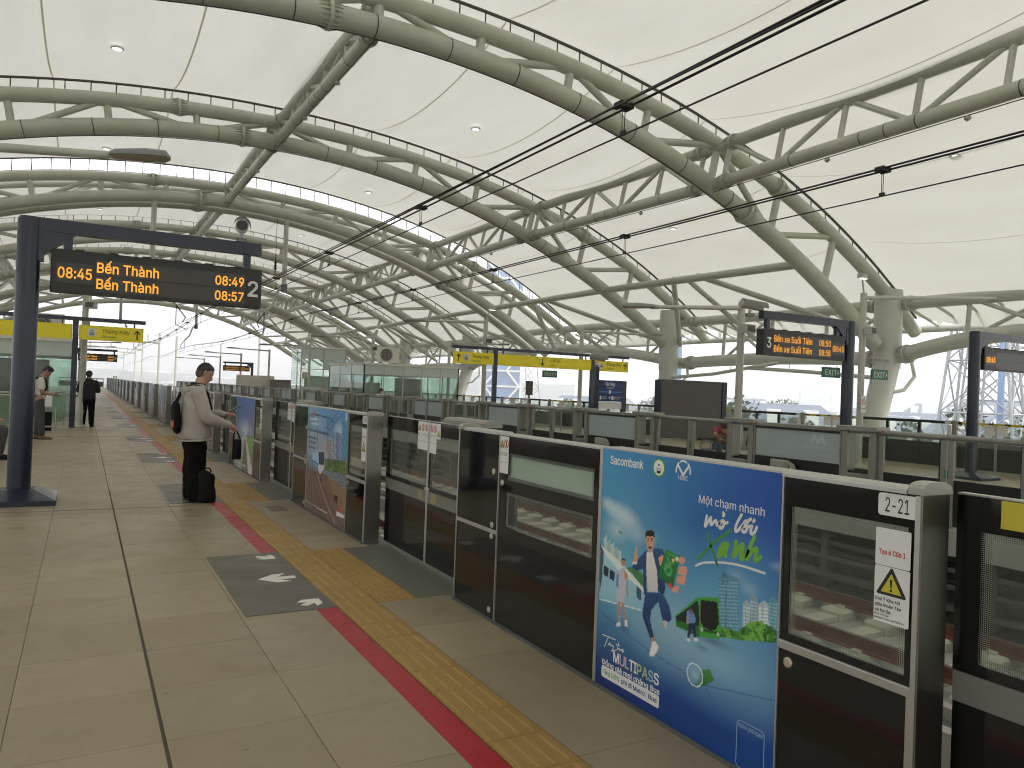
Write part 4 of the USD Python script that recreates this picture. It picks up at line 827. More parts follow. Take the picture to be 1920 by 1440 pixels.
def train_ad(t, y0, y1):
    """elevated railway photograph: train, viaduct tracks and towers"""
    P = Print(3.33 - y1 + .004, 0.016, 3.33 - y0 - .004, 1.262, 150, 160, 1.2, CE)
    P.bilinear((120, 160, 196), (74, 134, 190), (98, 80, 74), (112, 92, 78))
    P.poly([(840, 400), (1250, 560), (1225, 860), (840, 640)], (146, 160, 176), .85); P.glow((1160, 420), .35, (206, 214, 220), .7, .14); P.glow((930, 330), .5, (176, 200, 220), .5, .12)
    for x, w, a, b, c in ((1000, 30, 500, 700, (150, 136, 142)), (1040, 34, 500, 700, (120, 116, 128)), (1085, 30, 470, 720, (132, 134, 150)), (1120, 30, 430, 740, (86, 104, 138)), (1150, 30, 440, 760, (110, 124, 156)), (970, 26, 560, 700, (160, 130, 126)), (1180, 60, 300, 820, (60, 116, 150))):
        P.poly([(x, a), (x + w, a + 8), (x + w, b), (x, b)], c, .95)
        for yy_ in range(a + 14, b, 16): P.poly([(x, yy_), (x + w, yy_ + 3), (x + w, yy_ + 8), (x, yy_ + 5)], tuple(min(255, k + 50) for k in c), .7)
    for q in ([(860, 640), (850, 260), (890, 245), (1060, 290), (1100, 330), (1088, 760)], [(845, 400), (1050, 450)], [(840, 470), (940, 500)], [(1040, 300), (1030, 640)], [(850, 520), (920, 540)], [(850, 570), (910, 590)], [(940, 250), (930, 640)]): P.stroke(q, .02, (64, 78, 98), .9)
    for q in ([(1150, 210), (1020, 390), (1060, 400), (1200, 230)], [(900, 170), (880, 330)], [(1060, 180), (1100, 220), (1110, 190)]): P.stroke(q, .010, (44, 60, 86), .9)
    P.glow((900, 245), .06, (200, 90, 70), 1.2)
    for x in (885, 905, 925): P.stroke([(x - 20, 290 + (x % 7)), (x + 25, 300)], .012, (196, 206, 214), .9); P.stroke([(x - 10, 340), (x + 25, 352)], .012, (196, 206, 214), .9)
    g = sg.Polygon(P.uv([(1010, 690), (1240, 720), (1225, 860), (1010, 800)])); P.shape(g, (54, 74, 42)); P.speck(g, (96, 124, 58), .9, .5, 3, 40)
    P.poly([(1015, 800), (1225, 890), (1215, 1010), (1015, 880)], (84, 92, 96))
    for k in range(4): P.stroke([(1015, 815 + 22 * k), (1222, 905 + 30 * k)], .008, (142, 150, 152))
    P.poly([(1015, 850), (1215, 1000), (1205, 1240), (1120, 1180)], (124, 102, 76)); P.poly([(860, 800), (1020, 850), (1205, 1330), (1200, 1420), (1000, 1300), (810, 1160), (820, 660)], (106, 84, 76)); P.glow((960, 1200), .5, (80, 62, 58), .5, .2)
    for a, b, c in (((880, 780), (990, 1300), (84, 46, 40)), ((900, 790), (1090, 1340), (84, 46, 40)), ((935, 860), (1110, 1350), (150, 138, 130)), ((960, 900), (1190, 1400), (92, 48, 42)), ((870, 790), (890, 1220), (70, 60, 60))): P.stroke([a, ((a[0] + b[0]) / 2 - 14, (a[1] + b[1]) / 2), b], .02, c)
    P.stroke([(815, 1110), (1030, 1240)], .012, (176, 172, 166))
    P.poly([(885, 640), (950, 605), (1000, 620), (1010, 690), (1000, 780), (950, 790), (885, 720)], (146, 178, 206)); P.poly([(945, 625), (1000, 625), (1006, 700), (998, 760), (950, 750)], (38, 56, 78)); P.poly([(885, 700), (945, 745), (945, 765), (885, 720)], (52, 88, 150)); P.poly([(948, 750), (1000, 760), (996, 800), (960, 850), (940, 800)], (190, 190, 196)); P.glow((970, 900), .1, (36, 32, 34), .8, .06)
    P.poly([(1105, 1050), (1140, 1070), (1130, 1140), (1100, 1110)], (40, 36, 34)); P.glow((1155, 1210), .09, (178, 40, 46), 1.6, .035); P.poly([(1125, 1220), (1205, 1260), (1200, 1290), (1122, 1262)], (206, 200, 200)); P.stroke([(1225, 245), (1225, 290)], .06, (200, 206, 214), .8)
    P.build('print', t, -0.0008, 3.33 - SEC_Y)
def rail_ad(t, y0, y1):
    P = Print(3.33 - y1 + .004, 0.016, 3.33 - y0 - .004, 1.262, 80, 90, 1.25, CE)
    P.bilinear((46, 84, 148), (60, 100, 166), (104, 104, 100), (150, 120, 128))
    P.glow((210, 420), .9, (178, 190, 200), .9, .25); P.poly([(100, 455), (300, 470), (290, 900), (95, 780)], (96, 110, 92)); g = sg.Polygon(P.uv([(215, 480), (300, 480), (295, 640), (240, 620)])); P.shape(g, (84, 120, 66)); P.speck(g, (120, 150, 84), .8, .5, 2, 20)
    P.poly([(195, 465), (212, 465), (235, 850), (100, 770), (105, 560)], (122, 124, 126)); P.poly([(205, 470), (222, 470), (290, 860), (235, 845)], (186, 172, 174)); P.poly([(208, 500), (216, 500), (240, 835), (180, 800)], (92, 92, 62))
    for a, b in (((205, 470), (150, 785)), ((200, 470), (115, 700)), ((197, 470), (108, 600))): P.stroke([a, b], .05, (168, 168, 172))
    for x, z in ((175, 420), (195, 425), (235, 430), (250, 420)): P.poly([(x, 470), (x, z), (x + 8, z), (x + 8, 470)], (86, 104, 134))
    P.stroke([(160, 200), (160, 440)], .05, (70, 100, 150), .8); P.glow((262, 740), .10, (176, 54, 66), 1.2, .04); P.stroke([(105, 712), (215, 770)], .02, (180, 176, 170))
    P.build('print', t, -0.0008, 3.33 - SEC_Y)
def far_ad(t, y0, y1, seed):
    r = np.random.default_rng(seed); P = Print(0.004, 0.016, y1 - y0 - .004, 1.262, 40, 40, 1.2)
    P.bilinear((86, 110, 150), (70, 100, 150), (120, 104, 100), (96, 96, 96))
    for k in range(9):
        x = r.uniform(0, 1.5); P.poly([(x, .25), (x + r.uniform(.06, .16), .25), (x + .12, r.uniform(.5, .9)), (x, r.uniform(.5, .9))], tuple(r.integers(90, 180, 3)), .8)
    P.poly([(0, .3), (1.6, .2), (1.6, 0), (0, 0)], (104, 88, 80)); P.stroke([(.8, .5), (.4, 0)], .03, (160, 150, 150)); P.stroke([(.85, .5), (1.2, 0)], .03, (160, 150, 150)); P.glow((.7, .62), .25, (190, 196, 206), .8)
    P.build('print', t, -0.0008, y1)
def section(k):
    """fixed section after door k; origin at its end nearest the camera"""
    global SEC_Y
    SEC_Y = y = DOORS[k] + 1.04; L = DOORS[k + 1] - 1.04 - y; long = L > 3.3
    txt = {0: 'fixed screen section with the blue bank poster, a double window and plate 2-21', 1: 'fixed screen section with the blue train poster and plate 2-20', 2: 'fixed screen section with the railway poster of blue sky, beside plate 2-19'}
    t = thing('screen_section', txt.get(k, f'{ORD[k]} fixed screen section from the camera, with a dull printed panel'), 'screen section', (FX, y, 0), group='fixed sections of the near platform screen')
    window_box(t, .57 if long else .62, f'2-{21 - k}' if k < 4 else None, f'Toa {6 - (k + 3) // 4} Cửa {1 if k == 0 else 5 - k}' if k < 5 else None, k == 0)
    a, b = (.57, 1.79) if long else (.62, 2.26); bd = poster_body(t, a, b); foot(t, L)
    if k == 0: bank_ad(bd, a)
    elif k == 1: train_ad(bd, y + a, y + b)
    elif k == 2: rail_ad(bd, y + a, y + b)
    else: far_ad(bd, a, b, k)
    if long: wide_window(t, b, 2.94); housing(t, 2.94, L)
    else: housing(t, b, L)
    return t
SECS = {}
for k in range(len(DOORS) - 1):
    y = DOORS[k] + 1.04; L = DOORS[k + 1] - 1.04 - y; long = L > 3.3
    if k < 5: SECS[k] = section(k)
    else: dup(SECS[4] if long else SECS[3], (FX, y, 0), 0, f'{ORD[k]} fixed screen section from the camera, seen edge-on' if k < 12 else f'{ORD[k]} fixed screen section from the camera, near the end of the platform', 'fixed sections of the near platform screen')
LEAF = {}
for k, c in enumerate(DOORS):
    for s in (1, -1):
        if k == 0 and s < 0: continue
        w = 'far' if s > 0 else 'near'
        lab = {(0, 1): 'nearest sliding leaf with a yellow label, cut off by the right edge', (1, 1): 'far leaf of the closed doorway beside plate 2-20, with three warning pictograms', (1, -1): 'near leaf of the closed doorway beside plate 2-20, with its lower yellow triangle sticker'}.get((k, s), f'{w} sliding leaf of the {ORD[k]} doorway from the camera' )
        if k < 2:
            t = thing('sliding_door', lab, 'sliding door', (FX, c, 0), group='sliding leaves of the near platform screen'); leaf(t, 1.04, s, True, k == 0); LEAF[s] = t
        else: dup(LEAF[s], (FX, c, 0), 0, lab, 'sliding leaves of the near platform screen')
# motor covers seen over the near leaf of the doorway
for k in (1, 2):
    t = MB().prism(sg.Polygon([(0, 0), (.16, 0), (.16, .025), (.13, .05), (.03, .05), (0, .03)]), (FX + .20, DOORS[k] - .30, 1.262), (1, 0, 0), (0, 0, 1), .74).build('motor_cover', 'psd_rear')
    tag(t, f'beige motor cover on top of the doorway beside plate 2-{21-k}', 'motor cover', 'motor covers on the near screen', 'thing')
# ---------------------------------------------------------------- far platform: screen seen from the track side (rear), and the outer screen
RX = 10.25; ZT = 1.19
G_FAR = 'fixed sections of the far platform screen'
def rear_box(t, y0, y1):
    """silver framed box with clear glass, sill block and a deep cap"""
    for y in (y0, y1 - .11):
        MB().span((-.03, y, ZF - .1), (.17, y + .11, 1.14), .006).build('post', 'psd_rear', t)
    MB().span((-.09, y0 - .06, 1.145), (.22, y1 + .06, 1.215), .01).build('cap_slab', 'psd_rear', t)
    MB().span((-.05, y0 + .112, ZF - .1), (.10, y1 - .112, .50), .01).build('sill_block', 'psd_rear', t)
    MB().span((.005, y0 + .112, .50), (.03, y1 - .112, .535)).build('sill_bead', 'black_panel', t)
    MB().span((.012, y0 + .112, .535), (.02, y1 - .112, 1.10)).build('pane', 'glass', t)
    MB().span((.0, y0 + .112, 1.10), (.03, y1 - .112, 1.144)).build('head_bar', 'psd_rear', t)
    MB().span((.12, y0 + .112, ZF), (.17, y1 - .112, .50)).build('front_panel', 'black_panel', t)
def rear_poster(t, y0, y1, ghost=False):
    MB().span((-.02, y0, 1.115), (.12, y1, 1.175), .01).build('head_bar', 'psd_rear', t)
    MB().span((-.012, y0 + .015, 1.075), (.03, y1 - .015, 1.114)).build('black_strip', 'black_panel', t)
    MB().span((.0, y0 + .015, .605), (.02, y1 - .015, 1.074)).build('frosted_pane', 'frosted', t)
    MB().span((-.012, y0 + .015, ZF - .1), (.03, y1 - .015, .603)).build('black_panel', 'black_panel', t)
    for y in (y0, y1): MB().span((-.022, y - .012, ZF - .1), (.04, y + .012, 1.115)).build('post', 'psd_rear', t)
    if ghost:   # mirrored lettering showing through from the front of the panel
        text('HCMC METRO', .040, (-.0015, y0 + .12, .80), (0, 1, 0), W, .0008, False, width=.62).build('lettering', 'frost_ink', t)
        g = sg.LineString([(-.13, -.07), (-.07, .07), (0, -.05), (.07, .07), (.13, -.07)]).buffer(.022, cap_style=2, join_style=2)
        MB().prism(g, (-.0008, y0 + .43, .95), (0, -1, 0), W, .0008).build('emblem', 'frost_ink', t)
pbr('frost_ink', (0.45, 0.50, 0.50), 0.5)
def rear_section(L, long, ghost, label, loc):
    t = thing('framed_screen_section', label, 'screen section', loc, group=G_FAR)
    rear_box(t, 0.0, .58)
    if long: rear_poster(t, .60, 1.78); MB().span((-.03, 1.79, ZF - .1), (.15, 1.90, 1.17), .006).build('post', 'psd_rear', t); rear_poster(t, 1.92, L - .60)
    else: rear_poster(t, .60, L - .62, ghost)
    rear_box(t, L - .58, L)
    MB().span((.175, 0, ZF), (.185, L, .56)).build('front_board', 'black_panel', t)
    return t
def rear_leaf(label, loc, s):
    t = thing('framed_sliding_door', label, 'sliding door', loc, group='sliding leaves of the far platform screen'); L = 1.04; y0, y1 = (0, L) if s > 0 else (-L, 0)
    MB().tube([(.0, y0 + .01, 1.135), (.0, y1 - .01, 1.135)], .042, 10).build('head_tube', 'psd_rear', t, smooth=60)
    for y in (y0 + .012, y1 - .092): MB().span((-.03, y, ZF), (.02, y + .08, 1.10), .006).build('stile', 'psd_rear', t)
    MB().span((-.012, y0 + .094, ZF + .02), (.02, y1 - .094, .565)).build('lower_panel', 'black_panel', t)
    MB().span((.0, y0 + .094, .566), (.012, y1 - .094, 1.095)).build('pane', 'glass', t)
    MB().span((-.008, y0 + .094, .566), (.0, y0 + .125 if s > 0 else y0 + .110, 1.095)).build('rubber_edge', 'black_panel', t)
    e = .012 if s > 0 else -.03
    MB().span((-.034, e, .58), (-.03, e + .018, .70)).build('release_handle', 'exit_green', t)
    return t
RS = {}; RL = {}
for k in range(0, len(DOORS) - 1):
    y = DOORS[k] + 1.04; L = DOORS[k + 1] - 1.04 - y; long = L > 3.3
    if y + L < 4: continue
    lab = {1: 'far screen section whose frosted panel shows faint mirrored lettering', 2: 'far screen section in front of the blue station name board', 3: 'far screen section to the left of the station name board'}.get(k, f'{ORD[k]} section of the far platform screen seen from behind' )
    key = (long, k == 1)
    if key in RS: dup(RS[key], (RX, y, 0), 0, lab, G_FAR)
    else: RS[key] = rear_section(L, long, k == 1, lab, (RX, y, 0))
for k, c in enumerate(DOORS):
    for s in (1, -1):
        if c + s < 4.0: continue
        lab = f'{"farther" if s > 0 else "nearer"} leaf of the {ORD[k]} doorway in the far screen seen from behind' 
        if s in RL: dup(RL[s], (RX + .06, c, 0), 0, lab, 'sliding leaves of the far platform screen')
        else: RL[s] = rear_leaf(lab, (RX + .06, c, 0), s)
for k, y in ((0, 8.9), (1, 13.95), (2, 25.4)):
    t = thing('door_drive_box', ['grey drive box on the frosted section with the faint lettering', 'grey drive box low on the frosted section beside the station name board', 'grey drive box on the far screen near the yellow exit sign'][k], 'drive box', (RX - .05, y, .50), group='drive boxes on the back of the far screen')
    MB().box((-.04, 0, 0), (.10, .34, .15), 0, .02).build('casing', 'cap_paint', t); MB().prism(sg.Polygon([(-.17, -.075), (-.17, .075), (-.30, .02), (-.34, -.075), (-.27, -.075), (-.25, 0), (-.22, 0), (-.22, -.075)]), (-.085, 0, 0), (0, 1, 0), (0, 0, 1), .06).build('bracket', 'cap_paint', t)
# outer screen (platform four): dark rail, clear glass, black foot
OX = 20.75
def outer_section(L, label, loc):
    t = thing('dark_screen_section', label, 'screen section', loc, group='fixed sections of the outer platform screen')
    MB().span((-.03, 0, 1.095), (.06, L, 1.175), .006).build('top_rail', 'black_panel', t)
    for y in (0, L / 3, 2 * L / 3, L - .07): MB().span((-.025, y, ZF), (.05, y + .07, 1.094)).build('post', 'black_panel' if 0 < y < L - .1 else 'psd_rear', t)
    MB().span((0, .02, ZF), (.03, L - .02, .56)).build('lower_panel', 'black_panel', t); MB().span((.008, .02, .56), (.016, L - .02, 1.095)).build('pane', 'glass', t)
    MB().span((-.06, -.06, ZF), (.05, .06, 1.20), .01).build('end_post', 'psd_rear', t)
    MB().span((-.034, .09, 1.10), (-.031, .26, 1.165)).build('number_plate', 'sign_white', t); MB().span((-.003, .10, .70), (.0, .22, 1.06)).build('sticker', 'sign_white', t)
    return t
def outer_leaf(label, loc):
    t = thing('striped_sliding_door', label, 'sliding door', loc, group='doorways of the outer platform screen')
    for s in (-1, 1):
        y0, y1 = (0.0, 1.03) if s > 0 else (-1.03, 0.0)
        MB().span((.08, y0, 1.10), (.11, y1, 1.165)).build('top_rail', 'yellow_black', t); MB().span((.085, y0 + .03, .62), (.092, y1 - .03, 1.10)).build('pane', 'glass', t)
        MB().span((.08, y0, .50), (.11, y1, .62)).build('grey_band', 'grey_band', t); MB().span((.08, y0, ZF), (.11, y1, .50)).build('lower_panel', 'black_panel', t)
        MB().span((.075, (.005 if s > 0 else -.035), ZF), (.115, (.035 if s > 0 else -.005), 1.1)).build('meeting_stile', 'alu', t)
        a, b = (.05, .30) if s > 0 else (-.30, -.05); MB().span((.076, a, .84), (.079, b, 1.12)).build('sticker', 'sign_white', t)
        for j in range(3):
            yy_ = s * (.09 + .08 * j); MB().prism(sg.Point(0, 0).buffer(.026, 8).difference(sg.Point(0, 0).buffer(.019, 8)) if (j < 2) == (s > 0) or j == 1 else sg.Polygon([(-.03, -.026), (.03, -.026), (0, .028)]), (.0755, yy_, 1.07), (0, -1, 0), W, .001).build('pictogram', 'ink_red' if (j < 2) == (s > 0) or j == 1 else 'yellow_mark', t)
    return t
M['yellow_black'] = usdkit.material(stage, '/World/Looks/yellow_black', {'g': ('geometry', {}), 'x': ('separate_xyz', {}), 'm': ('math', {'math_type': 'multiply', 'value2': 2.4}), 'f': ('math', {'math_type': 'fraction'}), 'r': ('rgb_ramp', {'ramp': [(0.0, (.02, .02, .02)), (0.32, (.02, .02, .02)), (0.33, (.55, .42, .03)), (1, (.55, .42, .03))]}), 'p': ('principled_bsdf', {'roughness': .5})},
    [('g.position', 'x.vector'), ('x.y', 'm.value1'), ('m.value', 'f.value1'), ('f.value', 'r.fac'), ('r.color', 'p.base_color')], surface='p.BSDF')
os_ = {}; ol = None
for k in range(0, len(DOORS) - 1):
    y = DOORS[k] + 1.04; L = DOORS[k + 1] - 1.04 - y
    if y + L < 8 or y > 75: continue
    lab = {1: 'outer screen section between the two display gantries on the far platform'}.get(k, f'{ORD[k]} section of the outermost platform screen against the sky'); key = L > 3.3
    if key in os_: dup(os_[key], (OX, y, 0), 0, lab, 'fixed sections of the outer platform screen')
    else: os_[key] = outer_section(L, lab, (OX, y, 0))
for k, c in enumerate(DOORS):
    if c < 9 or c > 75: continue
    lab = f'{ORD[k]} closed doorway of the outermost screen with white warning plates'
    if ol: dup(ol, (OX, c, 0), 0, lab, 'doorways of the outer platform screen')
    else: ol = outer_leaf(lab, (OX, c, 0))
# ---------------------------------------------------------------- departure displays, yellow signs, lamps, cameras
def U2(f): return (1, 0, 0) if f > 0 else (-1, 0, 0)
def display(loc, arm, platform, rows, now, label, group='navy gantries with departure displays'):
    """post with a cantilever beam towards arm (+1 right, -1 left); board faces the camera (-Y). Local x=0 at the post."""
    t = thing('departure_display', label, 'departure display', loc, group=group); a = arm
    def X(x): return a * x
    MB().tube([(0, 0, .15), (0, 0, 3.38)], .125, 24).build('post', 'navy', t, smooth=60)
    MB().lathe([(.127, 3.38), (.11, 3.42), (.02, 3.43)], n=24).build('post_cap', 'navy', t)
    b = MB(); b.raw([(-.40, -.45, 0), (.40, -.45, 0), (.40, .45, 0), (-.40, .45, 0), (-.40, -.45, .06), (.40, -.45, .06), (.40, .45, .06), (-.40, .45, .06), (-.17, -.17, .16), (.17, -.17, .16), (.17, .17, .16), (-.17, .17, .16)],
        [(0, 1, 5, 4), (1, 2, 6, 5), (2, 3, 7, 6), (3, 0, 4, 7), (4, 5, 9, 8), (5, 6, 10, 9), (6, 7, 11, 10), (7, 4, 8, 11), (8, 9, 10, 11), (3, 2, 1, 0)]); b.build('base_plate', 'navy', t)
    m = MB(); m.span((X(.05), -.075, 3.265), (X(2.69), .075, 3.425), .012); m.build('beam', 'navy', t)
    g = sg.Polygon([(0.10, 3.27), (.50, 3.27), (.10, 2.93)]) if a > 0 else sg.Polygon([(-.10, 3.27), (-.50, 3.27), (-.10, 2.93)])
    MB().prism(g, (0, .06, 0), (1, 0, 0), (0, 0, 1), .12).build('gusset', 'navy', t); MB().span((X(.10), -.07, 2.9), (X(.16), .07, 3.27)).build('gusset_flange', 'navy', t)
    for x in (.41, 2.51): MB().span((X(x) - .045, -.045, 3.06), (X(x) + .045, .045, 3.27)).build('hanger', 'navy', t)
    x0, x1 = sorted((X(.235), X(2.70)))
    root, t = t, MB().span((x0, -.10, 2.545), (x1, .10, 3.065), .012).build('display_case', 'led_face', t)
    for x in np.linspace(x0 + .3, x1 - .3, 6): MB().span((x - .05, -.06, 3.064), (x + .05, .06, 3.085)).build('vent_cover', 'led_face', t)
    yf = -.1025; xs = x0 + (.0 if a > 0 else .25); F = 'led_pane'
    if a > 0:
        MB().span((x0 + .06, yf, 2.66), (x0 + .455, -.099, 2.905)).build('time_pane', F, t)
        for z in (2.585, 2.785): MB().span((x0 + .475, yf, z), (x0 + 2.245, -.099, z + .185)).build('text_pane', F, t)
        text(now, .125, (x0 + .075, yf - .001, 2.72), (1, 0, 0), W, .003, True, width=.365).build('lettering', 'led_orange', t)
        for i, (d, tm) in enumerate(rows):
            z = 2.825 - .20 * i
            text(d, .120, (x0 + .49, yf - .001, z - .005), (1, 0, 0), W, .003, True, width=.70).build('lettering', 'led_orange', t); text(tm, .118, (x0 + 1.87, yf - .001, z - .012), (1, 0, 0), W, .003, True, width=.365).build('lettering', 'led_orange', t)
        text(platform, .20, (x0 + 2.285, yf + .001, 2.695), (1, 0, 0), W, .004, True, width=.135).build('lettering', 'sign_white', t)
    else:
        for z in (2.585, 2.785): MB().span((x0 + .28, yf, z), (x0 + 2.02, -.099, z + .185)).build('text_pane', F, t)
        MB().span((x0 + 2.04, yf, 2.66), (x1 - .03, -.099, 2.905)).build('time_pane', F, t)
        text(now, .125, (x0 + 2.055, yf - .001, 2.72), (1, 0, 0), W, .003, False, width=.36).build('lettering', 'led_orange', t)
        for i, (d, tm) in enumerate(rows):
            z = 2.825 - .20 * i
            text(d, .125, (x0 + .29, yf - .001, z - .005), (1, 0, 0), W, .003, False, width=1.12).build('lettering', 'led_orange', t); text(tm, .125, (x0 + 1.63, yf - .001, z - .012), (1, 0, 0), W, .003, False, width=.355).build('lettering', 'led_orange', t)
        text(platform, .20, (x0 + .09, yf + .001, 2.695), (1, 0, 0), W, .004, True, width=.125).build('lettering', 'sign_white', t)
    return root
BT = [('Bến Thành', '08:49'), ('Bến Thành', '08:57')]; ST = [('Bến xe Suối Tiên', '08:50'), ('Bến xe Suối Tiên', '08:58')]
display((-.63, 10.86, 0), 1, '2', BT, '08:45', 'large navy departure display for platform 2 at the left, with two orange rows')
display((14.42, 10.86, ZF), -1, '3', ST, '08:45', 'departure display for platform 3 on the far platform, with two long orange rows')
display((18.0, 10.2, ZF), 1, '4', [], '08:45', 'departure display for platform 4 showing only the time, near the right edge')
display((-.63, 62.0, 0), 1, '2', BT, '08:45', 'distant departure display above the near platform, glimpsed under the yellow elevator sign')
display((14.42, 78.0, ZF), -1, '3', ST, '08:45', 'distant departure display above the far platform, behind the head of the man in the jacket')
def lift_icon(t, x, y, z, s):
    MB().prism(rrect(x - s, z - s, x + s, z + s, s * .12), (0, y, 0), (1, 0, 0), W, .003).build('pictogram_field', 'sign_white', t)
    m = MB(); o = (0, y - .003, 0)
    m.prism(rrect(x - s * .52, z - s * .72, x + s * .52, z + s * .12, s * .1).difference(sg.box(x - s * .40, z - s * .60, x + s * .40, z)), o, (1, 0, 0), W, .002)
    for k in (-.24, 0, .24): m.prism(sg.Point(x + s * k, z - s * .16).buffer(s * .08, 5).union(sg.box(x + s * k - s * .08, z - s * .55, x + s * k + s * .08, z - s * .26)), o, (1, 0, 0), W, .002)
    for k, d in ((-.22, -1), (.22, 1)): m.prism(sg.box(x + s * k - s * .05, z + s * .3, x + s * k + s * .05, z + s * .7).union(sg.Polygon([(x + s * k - s * .16, z + s * (.5)), (x + s * k + s * .16, z + s * .5), (x + s * k, z + s * (.5 + .3 * d))])), o, (1, 0, 0), W, .002)
    m.build('pictogram', 'ink', t)
def sign_arrow(t, x, y, z, s, d=1):
    g = sg.LineString([(0, -s), (0, s * .8)]).buffer(s * .13, cap_style=2).union(sg.LineString([(-s * .62, s * .22), (0, s * .86), (s * .62, s * .22)]).buffer(s * .13, cap_style=2, join_style=2))
    if d < 0: g = affinity.scale(g, 1, -1, origin=(0, 0))
    MB().prism(affinity.translate(g, x, z), (0, y, 0), (1, 0, 0), W, .003).build('arrow', 'ink', t)
def yellow_gantry(x0, z, Y, left, label):
    """two navy posts, a long beam, one wide and two short yellow panels hanging from it"""
    t = thing('exit_sign_gantry', label, 'direction sign', (0, Y, z), group='yellow direction sign gantries')
    p0, p1 = x0 + 1.72, x0 + 6.17; L = 7.95
    for x in (p0, p1): MB().span((x - .075, -.075, 0), (x + .075, .075, 3.13), .01).build('post', 'navy', t)
    MB().span((x0 - .08, -.06, 3.12), (x0 + L + .05, .06, 3.23), .01).build('beam', 'navy', t)
    zt, zb = 3.0, 2.575; yf = -.06; T = t
    for a, b, kind in ((x0, p0 - .085, 'up'), (p0 + .085, p1 - .085, 'exit'), (p1 + .085, x0 + L, 'up2')):
        for x in (a + .25, b - .25): MB().span((x - .02, -.02, zt), (x + .02, .02, 3.121)).build('hanger', 'navy', T)
        t = MB().span((a, -.055, zb), (b, .055, zt), .008).build('sign_panel', 'yellow_sign', T)
        if kind == 'exit':
            c = (a + b) / 2 - (.55 if left else 0); sign_arrow(t, c - .18, yf, (zt + zb) / 2, .135, -1); text('Lối ra', .115, (c + .20, yf + .002, zb + .235), (1, 0, 0), W, .003, width=.44).build('lettering', 'ink', t); text('Exit', .062, (c + .20, yf + .002, zb + .09), (1, 0, 0), W, .003, width=.20).build('lettering', 'ink', t)
        else:
            fl = (kind == 'up2')
            xi, xt, xa = (a + .33, a + .60, b - .17) if fl else (a + .48, a + .72, a + .18)
            lift_icon(t, xi, yf, (zt + zb) / 2 + .01, .115); text('Thang máy', .115, (xt, yf + .002, zb + .225), (1, 0, 0), W, .003, width=.72).build('lettering', 'ink', t); text('Elevator', .062, (xt, yf + .002, zb + .085), (1, 0, 0), W, .003, width=.37).build('lettering', 'ink', t); sign_arrow(t, xa, yf, (zt + zb) / 2, .135)
    return T
yellow_gantry(-6.42, 0, 25.6, True, 'yellow elevator and exit sign gantry over the near platform, cut by the left edge')
yellow_gantry(11.72, ZF, 25.3, False, 'yellow elevator and exit sign gantry over the far platform')
# station name board
t = thing('station_name_board', 'navy station name board with white lettering between two posts on the far platform', 'station sign', (13.35, 18.7, ZF))
MB().span((-.02, -.04, 0), (.12, .06, 2.45), .01).build('post', 'navy', t); MB().span((1.0, -.04, 0), (1.16, .06, 2.06), .01).build('post', 'navy', t)
MB().span((.14, -.02, 1.20), (1.0, .02, 1.41)).build('lower_panel', 'sign_white', t); t = MB().span((.12, -.03, 1.42), (1.0, .04, 2.06), .006).build('sign_panel', 'navy_sign', t)
text('Tân Cảng', .085, (.53, -.031, 1.91), (1, 0, 0), W, .004, True, align='c', width=.36).build('lettering', 'sign_white', t); text('Tan Cang', .052, (.53, -.031, 1.815), (1, 0, 0), W, .004, False, align='c', width=.25).build('lettering', 'sign_white', t)
pbr('stripe_blue', (0.06, 0.22, 0.62), 0.4); MB().span((.13, -.034, 1.695), (.99, -.0305, 1.728)).build('line_stripe', 'stripe_blue', t)
for x, z, w_, h_ in ((.53, 1.71, .035, .06), (.19, 1.535, .03, .055), (.63, 1.535, .045, .055)): MB().span((x - w_, -.037, z - h_), (x + w_, -.0345, z + h_)).build('station_mark', 'sign_white', t)
text('Thảo Điền', .032, (.26, -.031, 1.54), (1, 0, 0), W, .004, width=.17).build('lettering', 'sign_white', t); text('Thao Dien', .024, (.26, -.031, 1.495), (1, 0, 0), W, .004, width=.12).build('lettering', 'sign_white', t)
text('Công viên Văn Thánh', .034, (.70, -.031, 1.54), (1, 0, 0), W, .004, width=.28).build('lettering', 'sign_white', t); text('Van Thanh Park', .024, (.70, -.031, 1.495), (1, 0, 0), W, .004, width=.20).build('lettering', 'sign_white', t)
MB().prism(sg.LineString([(.58, 1.535), (.50, 1.535)]).buffer(.009).union(sg.LineString([(.53, 1.565), (.50, 1.535), (.53, 1.505)]).buffer(.009)), (0, -.031, 0), (1, 0, 0), W, .004).build('arrow', 'sign_white', t)
def cctv(loc, yaw, label, arm=True, pole=.28):
    t = thing('security_camera', label, 'security camera', loc, yaw, group='cylindrical security cameras')
    UsdGeom.Xformable(t).AddScaleOp().Set(Gf.Vec3f(1.35, 1.35, 1.35))
    MB().tube([(0, -.17, pole), (0, .17, pole + .04)], .062, 14).build('camera_body', 'camera_body', t, smooth=50)
    h = MB(); a = np.linspace(-.15, math.pi + .15, 11)
    h.raw([(.080 * math.cos(q), y, pole + (y + .17) * .12 + .085 * math.sin(q)) for y in (-.24, .14) for q in a], [(i, i + 1, i + 12, i + 11) for i in range(10)] + [(i + 11, i + 12, i + 1, i) for i in range(10)]); h.build('sun_hood', 'camera_body', t, smooth=50)
    MB().lathe([(.05, 0), (.05, .004), (.01, .005)], (0, -.172, pole), (0, -1, 0), 14).build('lens', 'phone', t)
    if arm: MB().tube([(0, .02, pole - .05), (0, .03, pole - .14), (0, .02, 0)], .025, 8).build('bracket', 'camera_body', t); MB().box((0, .02, .02), (.10, .10, .04)).build('foot', 'lamp_grey', t)
    return t
cctv((1.20 + .60, 10.86, 3.425), -.15, 'security camera on the beam above the platform 2 display', True, .14)
